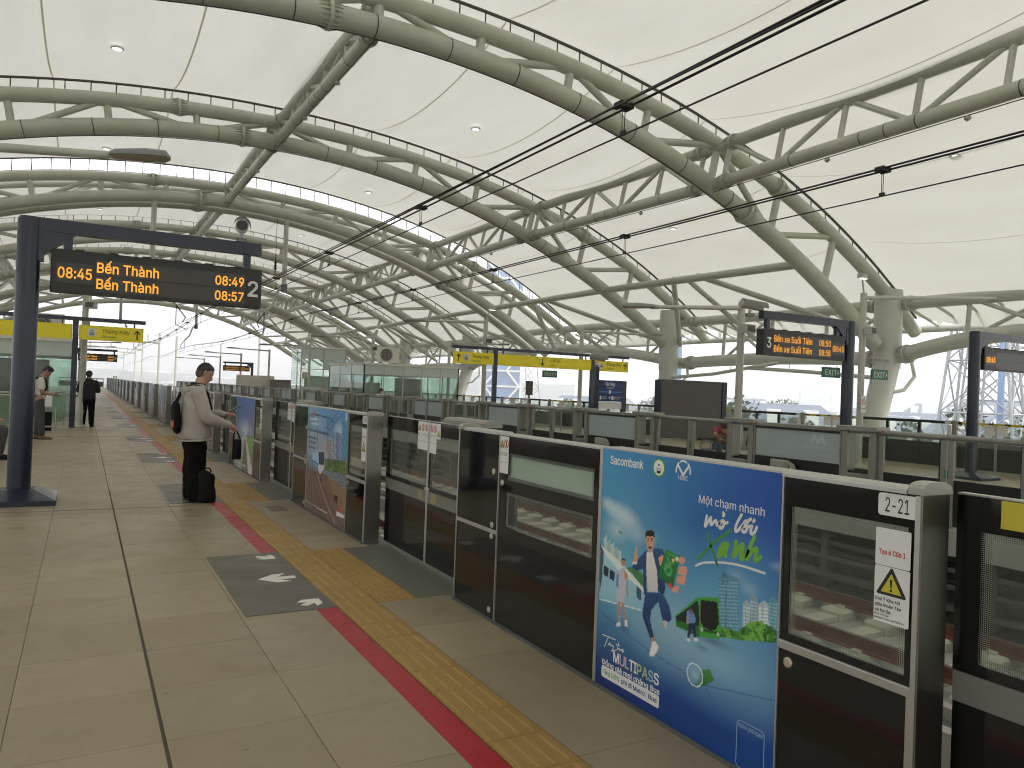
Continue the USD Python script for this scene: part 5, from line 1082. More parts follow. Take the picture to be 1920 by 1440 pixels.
cctv((13.42, 18.72, ZF + 2.45), .9, 'security camera on the post of the station name board', True, .18)
cctv((11.55, 10.95, ZF + 3.30), 1.25, 'security camera at the end of the platform 3 display beam', True, .14)
def speaker(loc, yaw, label):
    t = thing('loudspeaker', label, 'loudspeaker', loc, yaw, group='box loudspeakers on the lamp posts')
    MB().box((0, 0, 0), (.30, .20, .20), 0, .015).build('casing', 'camera_body', t); MB().span((-.12, -.108, -.075), (.12, -.10, .075)).build('grille', 'panel_grey', t); MB().span((-.03, .10, -.03), (.03, .20, .03)).build('bracket', 'lamp_grey', t)
    return t
# lamp posts with long arms
def lamp_post(x, y, z0, top, arm, rise, label, flood=True, length=3.4):
    t = thing('lamp_post', label, 'lamp post', (x, y, z0), group='platform lamp posts with long arms')
    MB().tube([(0, 0, 0), (0, 0, top)], .085, 16).build('post', 'steel_paint', t, smooth=60); MB().lathe([(.16, 0), (.16, .03), (.1, .05)], n=16).build('base_flange', 'steel_paint', t)
    e = np.array([arm * length, 0, top - .12 + rise]); s = np.array([0, 0, top - .12])
    MB().tube([s, e], [.09, .06] if length == 5.3 else [.058, .040], 12).build('arm', 'steel_paint', t, smooth=60)
    d = (e - s) / np.linalg.norm(e - s); hs = 1.55 if length == 5.3 else 1.0; L = np.array([(0, .035), (.08, .075), (.5, .105), (.78, .095), (.86, .03)]) * (1, hs)
    q = []; f = []
    for l, w_ in L:
        for k in range(9):
            an = math.pi * k / 8; q.append(e + d * l + np.array([0, -w_ * 1.25 * math.cos(an), w_ * .85 * math.sin(an)]))
    for i in range(len(L) - 1):
        for k in range(8): a = i * 9 + k; f.append((a, a + 1, a + 10, a + 9))
    MB().raw(q, f).build('lamp_hood', 'lamp_grey', t, smooth=40)
    lens = []; f = []
    for l, w_ in L:
        for k in range(5): an = math.pi + math.pi * k / 4; lens.append(e + d * l + np.array([0, -w_ * 1.15 * math.cos(an), w_ * .42 * math.sin(an)]))
    for i in range(len(L) - 1):
        for k in range(4): a = i * 5 + k; f.append((a, a + 1, a + 6, a + 5))
    MB().raw(lens, f).build('lamp_lens', 'lamp_lens', t, smooth=40); MB().tube([e - d * .06, e + d * .1], .05, 10).build('collar', 'camera_body', t)
    if flood:
        MB().tube([(0, 0, top), (-.16 * arm - .05, -.1, top + .33)], .022, 6).build('flood_arm', 'camera_body', t); MB().box((-.22 * arm - .05, -.14, top + .40), (.30, .16, .11), .25, .012).build('floodlight', 'camera_body', t); MB().box((-.22 * arm - .05, -.165, top + .335), (.25, .12, .015), .25).build('flood_glass', 'lamp_disc', t)
    return t
lamp_post(17.8, 13.0, ZF, 4.55, 1, .55, 'right lamp post behind the platform 3 display, with a NO SMOKING plate', length=6.1)
lamp_post(13.4, 13.0, ZF, 3.90, -1, -.2, 'lamp post left of the platform 3 display, its arm reaching left over the tracks', False, 2.6)
lamp_post(13.35, 26.0, ZF, 4.35, -1, -.15, 'lamp post at the left end of the yellow far sign, with a floodlight on top', True, 2.5)
lamp_post(17.8, 26.0, ZF, 4.30, 1, .1, 'lamp post at the right end of the yellow far sign', False, 3.4)
lamp_post(13.35, 39.0, ZF, 4.3, -1, -.1, 'lamp post before the glass waiting room', True, 2.5)
lamp_post(17.8, 39.0, ZF, 4.3, 1, .1, 'lamp post behind the glass waiting room', False, 3.0)
lamp_post(13.35, 52.0, ZF, 4.3, -1, -.1, 'lamp post beside the elevator tower', False, 2.5)
lamp_post(-5.1, 13.0, 0, 4.42, 1, .56, 'near lamp whose long arm and hood reach in from the left edge', False, 5.3)
lamp_post(-.02, 26.0, 0, 4.25, 1, .0, 'tall round steel post beside the near yellow sign', False, 2.2)
for i, (y, z) in enumerate(((66, 0), (79, 0), (92, 0), (105, 0))): lamp_post(-.3, y, 0, 4.6, 1, .1, f'distant lamp post {["nearest", "second", "third", "farthest"][i]} along the far end of the near platform', False, 2.4)
for i, y in enumerate((65, 78, 91, 104)): lamp_post(13.35, y, ZF, 4.3, -1, .05, f'distant lamp post {["nearest", "second", "third", "farthest"][i]} beyond the elevator tower', False, 2.5)
speaker((17.8, 12.78, ZF + 3.55), .2, 'loudspeaker boxes on the right lamp post beside the platform 3 display'); speaker((13.4, 12.78, ZF + 3.28), 0, 'loudspeaker on the lamp post left of the platform 3 display'); speaker((13.35, 25.8, ZF + 3.5), 0, 'loudspeaker on the lamp post at the left end of the yellow far sign'); speaker((.12, 25.9, 3.62), -.5, 'loudspeaker on the tall post beside the near yellow sign'); speaker((13.35, 38.8, ZF + 3.6), 0, 'loudspeaker on the lamp post before the glass waiting room')
t = thing('no_smoking_plate', 'white NO SMOKING plate strapped to the right lamp post', 'sign', (17.8, 12.905, ZF + 1.63)); t = MB().span((-.10, -.006, -.22), (.10, 0, .22)).build('plate', 'sign_white', t)
g = sg.Point(0, .06).buffer(.075, 12).difference(sg.Point(0, .06).buffer(.058, 12)).union(sg.LineString([(-.05, .11), (.05, .01)]).buffer(.008)); MB().prism(g, (0, -.007, 0), (1, 0, 0), W, .002).build('prohibition_ring', 'ink_red', t); text('NO SMOKING', .022, (0, -.007, -.12), (1, 0, 0), W, .002, align='c', width=.15).build('lettering', 'ink', t)
def exit_sign(x, y, z, s, label, full=True):
    t = thing('exit_sign', label, 'exit sign', (x, y, z), group='green emergency exit signs')
    MB().span((-.36, -.02, .36), (.36, .02, .42)).build('rail', 'lamp_grey', t)
    for q in (-.2, .2): MB().bar((q, 0, .13), (q, 0, .37), .008, 6).build('hanger', 'camera_body', t)
    t = MB().span((-.34, -.03, -.13), (.34, .03, .14), .01).build('sign_box', 'exit_green', t)
    text('EXIT', .15, (-.03, -.031, -.075), (1, 0, 0), W, .003, False, align='c', width=.44).build('lettering', 'sign_white', t); MB().prism(sg.Polygon([(.235, .06), (.29, 0), (.235, -.06)]), (0, -.031, 0), (1, 0, 0), W, .003).build('arrow', 'sign_white', t)
exit_sign(18.55, 13.0, ZF + 2.43, 1, 'green EXIT sign hanging from the right lamp post'); exit_sign(17.12, 13.4, ZF + 2.43, 1, 'green EXIT sign half hidden by the platform 3 display post'); exit_sign(16.25, 25.9, ZF + 2.36, 1, 'pale EXIT sign hanging below the yellow far sign')
# dark display board, route map, small info post
t = thing('display_board', 'large dark grey display board with a navy side on the far platform', 'display board', (13.2, 15.6, ZF)); MB().span((0, -.12, .55), (2.12, .10, 2.09), .01).build('board', 'panel_grey', t); MB().span((2.122, -.14, 0), (2.30, .12, 2.09), .01).build('side_post', 'navy', t); MB().span((-.06, -.14, 0), (-.002, .12, 2.07), .01).build('side_post', 'navy', t)
t = thing('route_map_board', 'white route map board with a navy post at the right edge', 'information board', (15.75, 7.75, ZF)); MB().span((-.10, -.06, 0), (.02, .06, 2.10), .01).build('post', 'navy', t); t = MB().span((.02, -.04, .75), (1.0, .04, 2.02), .01).build('board', 'sign_white', t)
m = MB()
for k in range(15): m.span((.14, -.043, 1.80 - k * .07), (.34 + .05 * (k % 3), -.041, 1.815 - k * .07)); m.prism(sg.Point(.085, 1.807 - k * .07).buffer(.016, 6), (0, -.041, 0), (1, 0, 0), W, .003)
m.build('station_list', 'ink_grey', t, kind='stuff')
t = thing('info_post', 'small dark information panel on a pole before the bright sky', 'information post', (16.5, 27.9, ZF)); MB().bar((0, 0, 0), (0, 0, 1.75), .05, 8).build('pole', 'lamp_grey', t); MB().span((-.17, -.05, 1.48), (.17, .02, 2.08), .02).build('panel', 'panel_grey', t)
# benches on the far platform
def bench(x, y, label, n=4):
    t = thing('bench', label, 'bench', (x, y, ZF), group='metal seats on the far platform')
    MB().span((0, -.04, .36), (n * .56, .04, .41)).build('beam', 'chair_metal', t)
    for i in range(n):
        s = np.linspace(0, 1, 7); prof = [(.36 - .42 * q, .43 - .03 * math.sin(q * 3)) for q in s] + [(-.08 - .10 * q, .44 + .44 * q) for q in s[1:]]
        v = [(i * .56 + e, yy_, zz) for yy_, zz in prof for e in (.025, .535)]; MB().raw(v + [(a, b, c - .012) for a, b, c in v], [(2 * j, 2 * j + 1, 2 * j + 3, 2 * j + 2) for j in range(len(prof) - 1)] + [(26 + 2 * j, 26 + 2 * j + 2, 26 + 2 * j + 3, 26 + 2 * j + 1) for j in range(len(prof) - 1)]).build('seat', 'chair_metal', t, smooth=40)
    for i in range(n + 1): MB().tube([(i * .56, -.05, .42), (i * .56, -.08, .62), (i * .56, .22, .63), (i * .56, .30, .42)], .014, 6).build('armrest', 'chair_metal', t)
    for x_ in (.3, n * .56 - .3): MB().tube([(x_, .28, .01), (x_, 0, .38), (x_, -.28, .01)], .02, 6).build('leg', 'chair_metal', t)
    return t
bench(13.0, 13.5, 'row of white metal seats below the dark display board'); bench(12.1, 11.1, 'white metal seat at the right with a bent armrest', 2)
# ---------------------------------------------------------------- overhead line
def wire(name, label, pts, r, group, cat='overhead wire'):
    m = MB().tube(pts, r, 6).build(name, 'wire', None, smooth=60); tag(m, label, cat, group, 'thing'); return m
def catenary(x, zc, zm, tw, who, feeder=None):
    ys = np.arange(-14, 200, 1.0)
    def zmess(y):   # sags between supports at 31 and -30
        return zm - 0.10 + 0.14 * ((y - 12) / 22.0) ** 2 if y < 31 else zm + 0.05 - 0.30 * math.sin(math.pi * ((y - 31) % 46) / 46) ** 2
    for s in (-tw, tw): wire('messenger_wire', f'{"left" if s < 0 else "right"} one of the twin carrier wires {who}', [(x + s, y, zmess(y)) for y in ys], 0.0125, 'overhead wires above the tracks')
    wire('contact_wire', f'single lower contact wire {who}', [(x + (.03 if s_ else 0), y, zc) for s_, y in ((0, -14), (0, 60), (1, 120), (1, 200))], 0.0085, 'overhead wires above the tracks')
    if feeder: wire('feeder_wire', f'separate thin wire running beside the carrier wires {who}', [(feeder[0], y, feeder[1] + 0.004 * (y - 5)) for y in np.arange(-14, 60, 2.0)], 0.009, 'overhead wires above the tracks')
    k = 0
    for y in np.arange(5.86, 75, 5.02):
        if abs(y - 31) < 2: continue
        t = thing('wire_hanger', f'{ORD[k]} hanger clamp {who}, counted from the camera', 'wire hanger', (x, y, 0), group='hangers between the overhead wires'); k += 1; z = zmess(y)
        m = MB().box((0, 0, z), (tw * 2 + .07, .10, .045), 0, .01); m.box((-tw, 0, z), (.05, .13, .06), 0, .01); m.box((tw, 0, z), (.05, .13, .06), 0, .01); m.build('clamp', 'wire', t)
        for s in (-.018, .018): MB().bar((s, 0, z), (s * .7, 0, zc + .03), .0045, 5).build('dropper', 'wire', t)
        MB().box((0, 0, zc + .02), (.035, .07, .045), 0, .006).build('contact_clip', 'wire', t)
catenary(4.4, 4.03, 4.40, .055, 'above the near track', (4.4 - .28, 4.16)); catenary(8.3, 4.06, 4.47, .055, 'above the far track')
# drop posts hung from the arches with cantilevers and insulators
for k, (x, y, z1, zt) in enumerate(((9.55, 43.4, 6.55, 10.6), (2.85, 43.4, 6.55, 10.7), (9.55, 81.5, 6.5, 10.6), (2.85, 81.5, 6.5, 10.6))):
    t = thing('catenary_drop_post', f'{["right", "left", "right", "left"][k]} post hanging from the roof arch at the {["first", "first", "second", "second"][k]} sky gap, carrying the overhead line', 'catenary post', (x, y, 0), group='catenary posts hung from the roof')
    tx = (8.3 if x > 6 else 4.4) - x; s = -1 if tx < 0 else 1
    MB().bar((0, 0, z1), (0, 0, zt), .13, 12).build('post', 'steel_paint', t, smooth=60); MB().box((0, 0, z1 + .25), (.32, .32, .42), 0, .03).build('clamp_box', 'ink_grey', t)
    MB().tube([(0, 0, z1 + .3), (tx * .25, 0, z1 + .1), (tx * .45, 0, z1 - .7), (tx * .8, 0, z1 - 1.2)], .07, 10).build('cantilever', 'steel_paint', t, smooth=60)
    MB().tube([(tx * .8, 0, z1 - 1.2), (tx * 1.1, 0, 4.75), (tx, 0, 4.5)], .03, 8).build('registration_tube', 'wire', t, smooth=60); MB().tube([(tx * .8, 0, z1 - 1.2), (tx * .8, 0, 4.35), (tx * 1.15, 0, 4.12)], .022, 8).build('steady_arm', 'wire', t, smooth=60)
    MB().lathe([(.03, 0)] + [(.065 if q % 2 else .03, .035 * q + .015) for q in range(8)] + [(.03, .30)], (tx * .3, 0, z1 + .0), (tx * .2, 0, -.7), 10).build('insulator', 'rail_rust', t)
for k, (x, y, z) in enumerate(((9.0, 43.2, 7.7), (8.4, 57.0, 6.9))):
    t = thing('hanging_insulator', ['dark insulator hanging right of the platform 2 display', 'dark insulator hanging below the platform 2 display'][k], 'insulator', (x, y, z), group='insulators hanging from the arches'); MB().lathe([(.02, .9)] + [(.09 if q % 2 else .035, .5 - .08 * q) for q in range(7)] + [(.02, -.15), (.05, -.2), (.01, -.26)], n=10).build('insulator_stack', 'wire', t); MB().bar((0, 0, .8), (0, 0, 3.1), .012, 5).build('rod', 'wire', t)
# masts and portal beams beyond the canopy
for k, (x, y, h) in enumerate(((9.9, 128, 8.3), (9.9, 166, 8.3), (9.9, 190, 8.3), (9.9, 246, 8.3), (12.3, 128, 8.0), (23.5, 122, 8.6), (23.5, 160, 8.6))):
    t = thing('catenary_mast', f'{ORD[k]} catenary mast standing in the bright sky beyond the open end', 'catenary mast', (x, y, -1.3), group='catenary masts beyond the canopy')
    MB().bar((0, 0, 0), (0, 0, h + 1.3), .16, 10).build('mast', 'steel_paint', t, smooth=60)
    if k < 4:
        MB().bar((0, 0, h - .2), (-14.5, 0, h + .4), .13, 8).build('portal_beam', 'steel_paint', t, smooth=60); MB().lathe([(.28, -.5), (.14, .6)], (-.5, 0, h - .15), (-1, 0, 0), 8).build('beam_socket', 'steel_paint', t)
        for d in (-1.6, -5.5, -9): MB().bar((d, 0, h), (d, 0, h + 1.0), .05, 6).build('insulator_pin', 'wire', t)
# ---------------------------------------------------------------- glass rooms, elevator tower, cabinets
def glass_room(x0, x1, y0, y1, z, h, label, band=.55, cols=5, interior=True, name='glass_room'):
    t = thing(name, label, 'glass room', (x0, y0, z), group=None); w, d = x1 - x0, y1 - y0
    for s, (a, b) in enumerate((((0, 0), (w, 0)), ((w, 0), (w, d)), ((0, d), (w, d)), ((0, 0), (0, d)))):
        a, b = np.array(a), np.array(b); n = cols if s % 2 == 0 else 3
        for k in range(n):
            p, q = a + (b - a) * (k + .012) / n, a + (b - a) * (k + .988) / n
            lo, hi = np.minimum(p, q) - .008, np.maximum(p, q) + .008
            MB().span((*lo, .06), (*hi, h - band - .01)).build('pane', 'glass_green', t); MB().span((*lo, h - band + .005), (*hi, h - .06)).build('upper_panel', 'green_glass', t)
        for k in range(n + 1):
            p = a + (b - a) * k / n; MB().box((p[0], p[1], h / 2), (.05, .05, h)).build('mullion', 'chair_metal', t)
    m = MB().span((-.06, -.06, h - .06), (w + .06, d + .06, h + .05)); m.build('roof', 'membrane', t)
    for z_ in (h - band,): MB().span((-.03, -.03, z_ - .02), (w + .03, .03, z_ + .0)).build('transom', 'chair_metal', t)
    if interior:
        MB().span((w * .58, d * .55, .05), (w * .86, d * .60, h - band - .1)).build('inner_screen', 'panel_grey', t); MB().span((w * .2, d * .8, .05), (w * .5, d * .85, 1.8)).build('inner_screen', 'off_white', t); MB().span((w * .3, d * .3, .4), (w * .75, d * .42, .46)).build('inner_bench', 'chair_metal', t)
    return t
glass_room(12.35, 17.6, 37.3, 43.5, ZF, 2.75, 'glass waiting room with a pale green band on the far platform')
glass_room(-6.2, -.35, 30.6, 37.5, 0, 2.72, 'glass waiting room at the left edge behind the two standing men', cols=5)
def tower(x, y, w, d, h, label):
    t = thing('elevator_tower', label, 'elevator tower', (x, y, ZF))
    for i in range(2):
        for j, (a, b) in enumerate(((0, .32), (.32, .62), (.62, .80), (.80, 1.0))):
            x0, x1, z0, z1 = w * i / 2 + .02, w * (i + 1) / 2 - .02, h * a + .02, h * b - .02
            MB().span((x0, -.02, z0), (x1, .0, z1)).build('panel', 'glass_green' if j == 1 or (j == 2 and i == 0) else 'green_glass', t)
    for z0 in (.1, 1.5, 2.9): MB().span((.0, -.01, z0), (.02, d, z0 + 1.36)).build('side_pane', 'glass_green', t); MB().span((w - .02, 0.0, z0), (w, d, z0 + 1.36)).build('side_pane', 'glass_green', t)
    for px in (0, w / 2, w): MB().span((px - .04, -.05, 0), (px + .04, .03, h)).build('mullion', 'chair_metal', t)
    for z0 in (0, h * .32, h * .62, h - .06): MB().span((-.05, -.045, z0), (w + .05, .025, z0 + .06)).build('transom', 'chair_metal', t)
    MB().span((.5, .8, .1), (w - .5, .9, 2.2)).build('lift_car', 'off_white', t); MB().span((-.05, -.05, h), (w + .05, d, h + .1)).build('roof', 'membrane', t)
    for px in (.3, w - .3): MB().bar((px, d * .8, 0), (px, d * .8, h), .06, 6).build('guide_rail', 'ink_grey', t)
    MB().span((.10, -.06, 1.93), (.60, -.03, 2.43)).build('sign_plate', 'yellow_green', t); lift_icon(t, .35, -.062, 2.18, .16)
    return t
pbr('yellow_green', (0.34, 0.36, 0.03), 0.5)
tower(13.9, 56.5, 3.3, 3.0, 4.25, 'greenish glass elevator tower with a yellow lift symbol on the far platform')
for k, (x, y, w, h, mat, lab) in enumerate(((11.9, 71, 3.2, 2.15, 'off_white', 'cream equipment cabinet wall left of the elevator tower'), (14.6, 70.4, 1.9, 1.85, 'grey_band', 'grey equipment box in front of the cream cabinet'), (16.4, 55.6, 1.0, 1.95, 'panel_grey', 'dark grey display board right of the elevator tower'))):
    t = thing('equipment_box', lab, 'cabinet', (x, y, ZF), group=None); MB().span((0, 0, .05), (w, .6, h), .02).build('body', mat, t); MB().span((.08, -.012, .2), (w - .08, -.001, h - .1)).build('door', mat, t); MB().span((0.02, .02, 0), (w - .02, .58, .05)).build('plinth', 'ink_grey', t)
def outdoor_unit(x, y, z, label):
    t = thing('air_conditioner', label, 'air conditioner', (x, y, z), group='air conditioner units on the glass rooms'); MB().span((-.55, -.2, .06), (.55, .2, .86), .02).build('casing', 'off_white', t); g = sg.Point(-.15, .46).buffer(.33, 16)
    MB().prism(g, (0, -.203, 0), (1, 0, 0), W, .004).build('fan_grille', 'panel_grey', t)
    for r in (.1, .2, .3): MB().prism(sg.Point(-.15, .46).buffer(r, 12).difference(sg.Point(-.15, .46).buffer(r - .012, 12)), (0, -.209, 0), (1, 0, 0), W, .004).build('grille_ring', 'off_white', t)
    for q in (-.4, .4): MB().span((q - .05, -.2, 0), (q + .05, .2, .06)).build('foot', 'ink_grey', t)
outdoor_unit(13.9, 38.2, ZF + 2.80, 'air conditioner unit on the roof of the far glass waiting room'); outdoor_unit(-1.2, 31.2, 2.77, 'air conditioner unit on the glass room at the left, under the yellow sign')
# handrails
def handrail(pts, label, infill='glass_green', name='handrail'):
    t = thing(name, label, 'handrail', (0, 0, 0), group=None); pts = np.asarray(pts, float)
    MB().tube(pts, .03, 10).build('top_rail', 'chair_metal', t, smooth=60)
    for i, p in enumerate(pts): MB().bar((p[0], p[1], p[2] - .98), p, .022, 8).build('post', 'chair_metal', t)
    for a, b in zip(pts[:-1], pts[1:]):
        u = (b - a); q = [a + u * .03 - (0, 0, .08), a + u * .97 - (0, 0, .08), a + u * .97 - (0, 0, .85), a + u * .03 - (0, 0, .85)]; nn = np.cross(u, (0, 0, 1.0)); nn = nn / np.linalg.norm(nn) * .006
        MB().raw([x + nn for x in q] + [x - nn for x in q], [(0, 1, 2, 3), (7, 6, 5, 4), (0, 4, 5, 1), (1, 5, 6, 2), (2, 6, 7, 3), (3, 7, 4, 0)]).build('infill_pane', infill, t)
    return t
handrail([(-3.2, 24.3, 1.0), (-2.2, 24.3, 1.0), (-1.15, 24.3, 1.0), (-.85, 24.35, 1.0), (-.45, 25.1, 1.06)], 'stainless handrail round the stairwell at the left, behind the man in the white shirt')
handrail([(-1.35, 22.6, .98), (-2.2, 22.2, .95), (-3.2, 22.0, .95)], 'curved stainless handrail end at the left edge behind the navy post')
t = thing('barrier_stand', 'small stainless stand with a white notice behind the man in the white shirt', 'notice stand', (-.83, 24.0, 0)); MB().tube([(-.22, 0, 0), (-.22, 0, .62), (.22, 0, .62), (.22, 0, 0)], .022, 8).build('frame', 'chair_metal', t); MB().span((-.24, -.02, .10), (.24, .02, .14)).build('lower_bar', 'chair_metal', t); MB().span((-.12, -.014, .66), (.12, .01, .98)).build('notice', 'sign_white', t); MB().span((-.1, .05, .0), (.12, .3, .5)).build('bin', 'black_bag', t)
handrail([(11.9, 26.4, .95), (13.2, 26.4, .95), (14.5, 26.4, .95), (15.8, 26.4, .95), (17.2, 26.4, .95)], 'glass balustrade of the far stairwell seen through the far screen')
handrail([(12.6, 24.2, .2), (13.8, 25.0, .75), (15.2, 25.8, 1.25)], 'sloping stainless stair rail on the far platform seen through the far screen')
handrail([(11.4, 33.0, .95), (12.4, 33.0, .95), (13.4, 33.0, .95), (14.4, 33.0, .95)], 'second glass balustrade beyond the far stairwell')
t = thing('platform_end_gate', 'dark gate and railing at the far end of the near platform', 'gate', (-2.6, 108.5, 0)); MB().span((0, 0, .1), (4.8, .06, .75)).build('gate_panel', 'panel_grey', t); MB().span((0, 0, 1.05), (4.8, .06, 1.15)).build('top_rail', 'black_panel', t)
for q in np.linspace(0, 4.8, 7): MB().span((q - .03, 0, 0), (q + .03, .06, 1.1)).build('post', 'black_panel', t)
t = thing('signal_post', 'small signal with a green light beyond the near screen', 'signal', (3.4, 106.0, 0)); MB().bar((0, 0, -1.3), (0, 0, 1.2), .05, 8).build('post', 'lamp_grey', t); MB().box((0, 0, 1.25), (.45, .25, .55), 0, .03).build('head', 'off_white', t); MB().lathe([(.12, 0), (.12, .02), (.02, .05)], (0, -.126, 1.25), (0, -1, 0), 12).build('lens', 'signal_green', t)
t = thing('stool', 'round dark seat at the left edge behind the navy post', 'stool', (-1.46, 16.2, 0)); MB().lathe([(.02, .44), (.17, .44), (.19, .455), (.19, .48), (.17, .49), (.02, .49)], n=24).build('seat', 'black_bag', t); MB().bar((0, 0, 0), (0, 0, .44), .03, 10).build('leg', 'chair_metal', t); MB().lathe([(.20, 0), (.20, .02), (.03, .035)], n=20).build('foot', 'chair_metal', t)
# ---------------------------------------------------------------- people
def blob(bones, edge=0.03, smooth=8, flat=None):
    """bones: ((p, r), (q, r2)) with r a number or three radii; hulls united, refined and smoothed"""
    parts = []
    def ball(p, r):
        s = m3d.Manifold.sphere(1.0, 20); r = (r, r, r) if np.ndim(r) == 0 else r
        return s.scale([float(v) for v in r]).translate([float(v) for v in p])
    for b in bones: parts.append(m3d.Manifold.batch_hull([ball(p, r) for p, r in b]))
    m = m3d.Manifold.batch_boolean(parts, m3d.OpType.Add).refine_to_length(edge).to_mesh()
    t = trimesh.Trimesh(m.vert_properties[:, :3], m.tri_verts, process=True)
    if smooth: trimesh.smoothing.filter_taubin(t, 0.5, -0.53, smooth)
    return t
def crease(t, amp, scale, seed, zlo=None):
    v = np.asarray(t.vertices); n = np.asarray(t.vertex_normals); d = meshkit.fbm(v * scale, 3, seed) - .5
    t.vertices = v + n * (d * 2 * amp)[:, None]; return t
def put(mesh, name, mat, t, smooth=True): return MB().mesh(mesh).build(name, mat, t, smooth=smooth)
def hand(wrist, d, up_, side, curl=.6, s=1.0, spread=.25):
    """bones of a hand: palm along d, fingers curling towards -up_, thumb to the side"""
    d, up_ = np.asarray(d, float), np.asarray(up_, float); d /= np.linalg.norm(d); up_ -= d * (up_ @ d); up_ /= np.linalg.norm(up_); w = np.cross(d, up_) * side; wrist = np.asarray(wrist, float)
    B = [((wrist, .024 * s), (wrist + d * .05 * s + w * .022 * s, .019 * s)), ((wrist, .024 * s), (wrist + d * .05 * s - w * .022 * s, .019 * s)), ((wrist + d * .05 * s + w * .022 * s, .019 * s), (wrist + d * .088 * s + w * .028 * s, .012 * s), ), ((wrist + d * .05 * s - w * .022 * s, .018 * s), (wrist + d * .085 * s - w * .03 * s, .011 * s)), ((wrist + d * .088 * s + w * .028 * s, .012 * s), (wrist + d * .085 * s - w * .03 * s, .011 * s))]
    for i, (o, ln) in enumerate(((.030, .070), (.010, .078), (-.011, .072), (-.031, .056))):
        p = wrist + d * .086 * s + w * o * s; a = 0.0
        for seg, fr in ((.45, .5), (.32, 1.0), (.23, 1.1)):
            a += curl * fr; dd = d * math.cos(a) - up_ * math.sin(a); q = p + dd * ln * seg * s; B.append(((p, .0092 * s), (q, .0082 * s))); p = q
    p = wrist + d * .02 * s + w * .026 * s
    for ang, ln in ((.75, .042), (.45, .034), (.2, .026)):
        dd = d * math.cos(ang) + w * math.sin(ang) * .8 - up_ * .45 * math.sin(.3 + curl); dd /= np.linalg.norm(dd); q = p + dd * ln * s; B.append(((p, .0115 * s), (q, .0095 * s))); p = q
    return B
def headbones(c, f, r, s=1.0):
    """skull, jaw, nose, ears; c centre, f facing unit vector, r right unit vector"""
    c, f, r = map(lambda a: np.asarray(a, float), (c, f, r)); u = np.cross(r, f)
    P = lambda a, b, h: c + (r * a + f * b + u * h) * s
    B = [((P(0, -.012, .035), .083 * s), (P(0, .022, .03), .078 * s), (P(0, .015, -.04), .063 * s)),
         ((P(0, .045, -.01), .058 * s), (P(0, .058, -.075), .040 * s), (P(0, .005, -.06), .056 * s)),
         ((P(0, .072, -.085), .024 * s), (P(0, .05, -.07), .045 * s)),
         ((P(0, .092, .012), .011 * s), (P(0, .114, -.026), .0125 * s), (P(0, .088, -.034), .013 * s)),
         ((P(0, .092, -.054), .017 * s), (P(0, .083, -.066), .018 * s)), ((P(-.03, .076, .028), .018 * s), (P(.03, .076, .028), .018 * s))]
    for k in (-1, 1): B += [((P(.078 * k, -.008, .012), .013 * s), (P(.086 * k, -.022, .022), .010 * s), (P(.080 * k, -.014, -.028), .009 * s))]
    return B, P
def face(t, P, s=1.0):
    for k in (-1, 1):
        put(blob([((P(.031 * k, .079, .008), .011 * s), (P(.034 * k, .078, .008), .010 * s))], .006, 0), 'eye', 'sign_white', t); put(blob([((P(.031 * k, .088, .007), .0055 * s), (P(.031 * k, .0885, .005), .005 * s))], .004, 0), 'pupil', 'ink', t)
        put(blob([((P(.015 * k, .092, .030), .006 * s), (P(.046 * k, .083, .030), .005 * s))], .006, 2), 'eyebrow', 'hair', t)
    put(blob([((P(-.020, .094, -.060), .0065 * s), (P(.020, .094, -.060), .0065 * s), (P(0, .100, -.060), .007 * s))], .006, 2), 'lips', 'lips', t)
pbr('lips', (0.33, 0.12, 0.10), 0.5)
V = lambda *a: np.array(a, float)
def legs(hip, kneeL, ankL, kneeR, ankR, r=(.105, .075, .052)):
    return [((hip + V(-.085, 0, 0), r[0]), (kneeL, r[1])), ((kneeL, r[1]), (ankL, r[2])), ((hip + V(.085, 0, 0), r[0]), (kneeR, r[1])), ((kneeR, r[1]), (ankR, r[2])), ((hip + V(-.07, 0, .05), r[0] * 1.15), (hip + V(.07, 0, .05), r[0] * 1.15))]
def shoe(ank, d, mat, t, s=1.0):
    d = np.asarray(d, float); a = np.asarray(ank, float); a0 = V(a[0], a[1], 0)
    put(blob([((a0 - d * .045 + V(0, 0, .042), .036 * s), (a0 + d * .09 + V(0, 0, .036), .040 * s)), ((a0 + d * .09 + V(0, 0, .034), .040 * s), (a0 + d * .185 + V(0, 0, .028), .030 * s)), ((a0 - d * .02 + V(0, 0, .085), .040 * s), (a0 + d * .04 + V(0, 0, .06), .040 * s))], .022, 4), 'shoe', mat, t)
    so = sg.LineString([(-.05, 0), (.09, 0.0), (.185, 0)]).buffer(.044 * s, 6); MB().prism(so, a0, d, np.cross((0, 0, 1.0), d), .018).build('sole', 'ink', t)

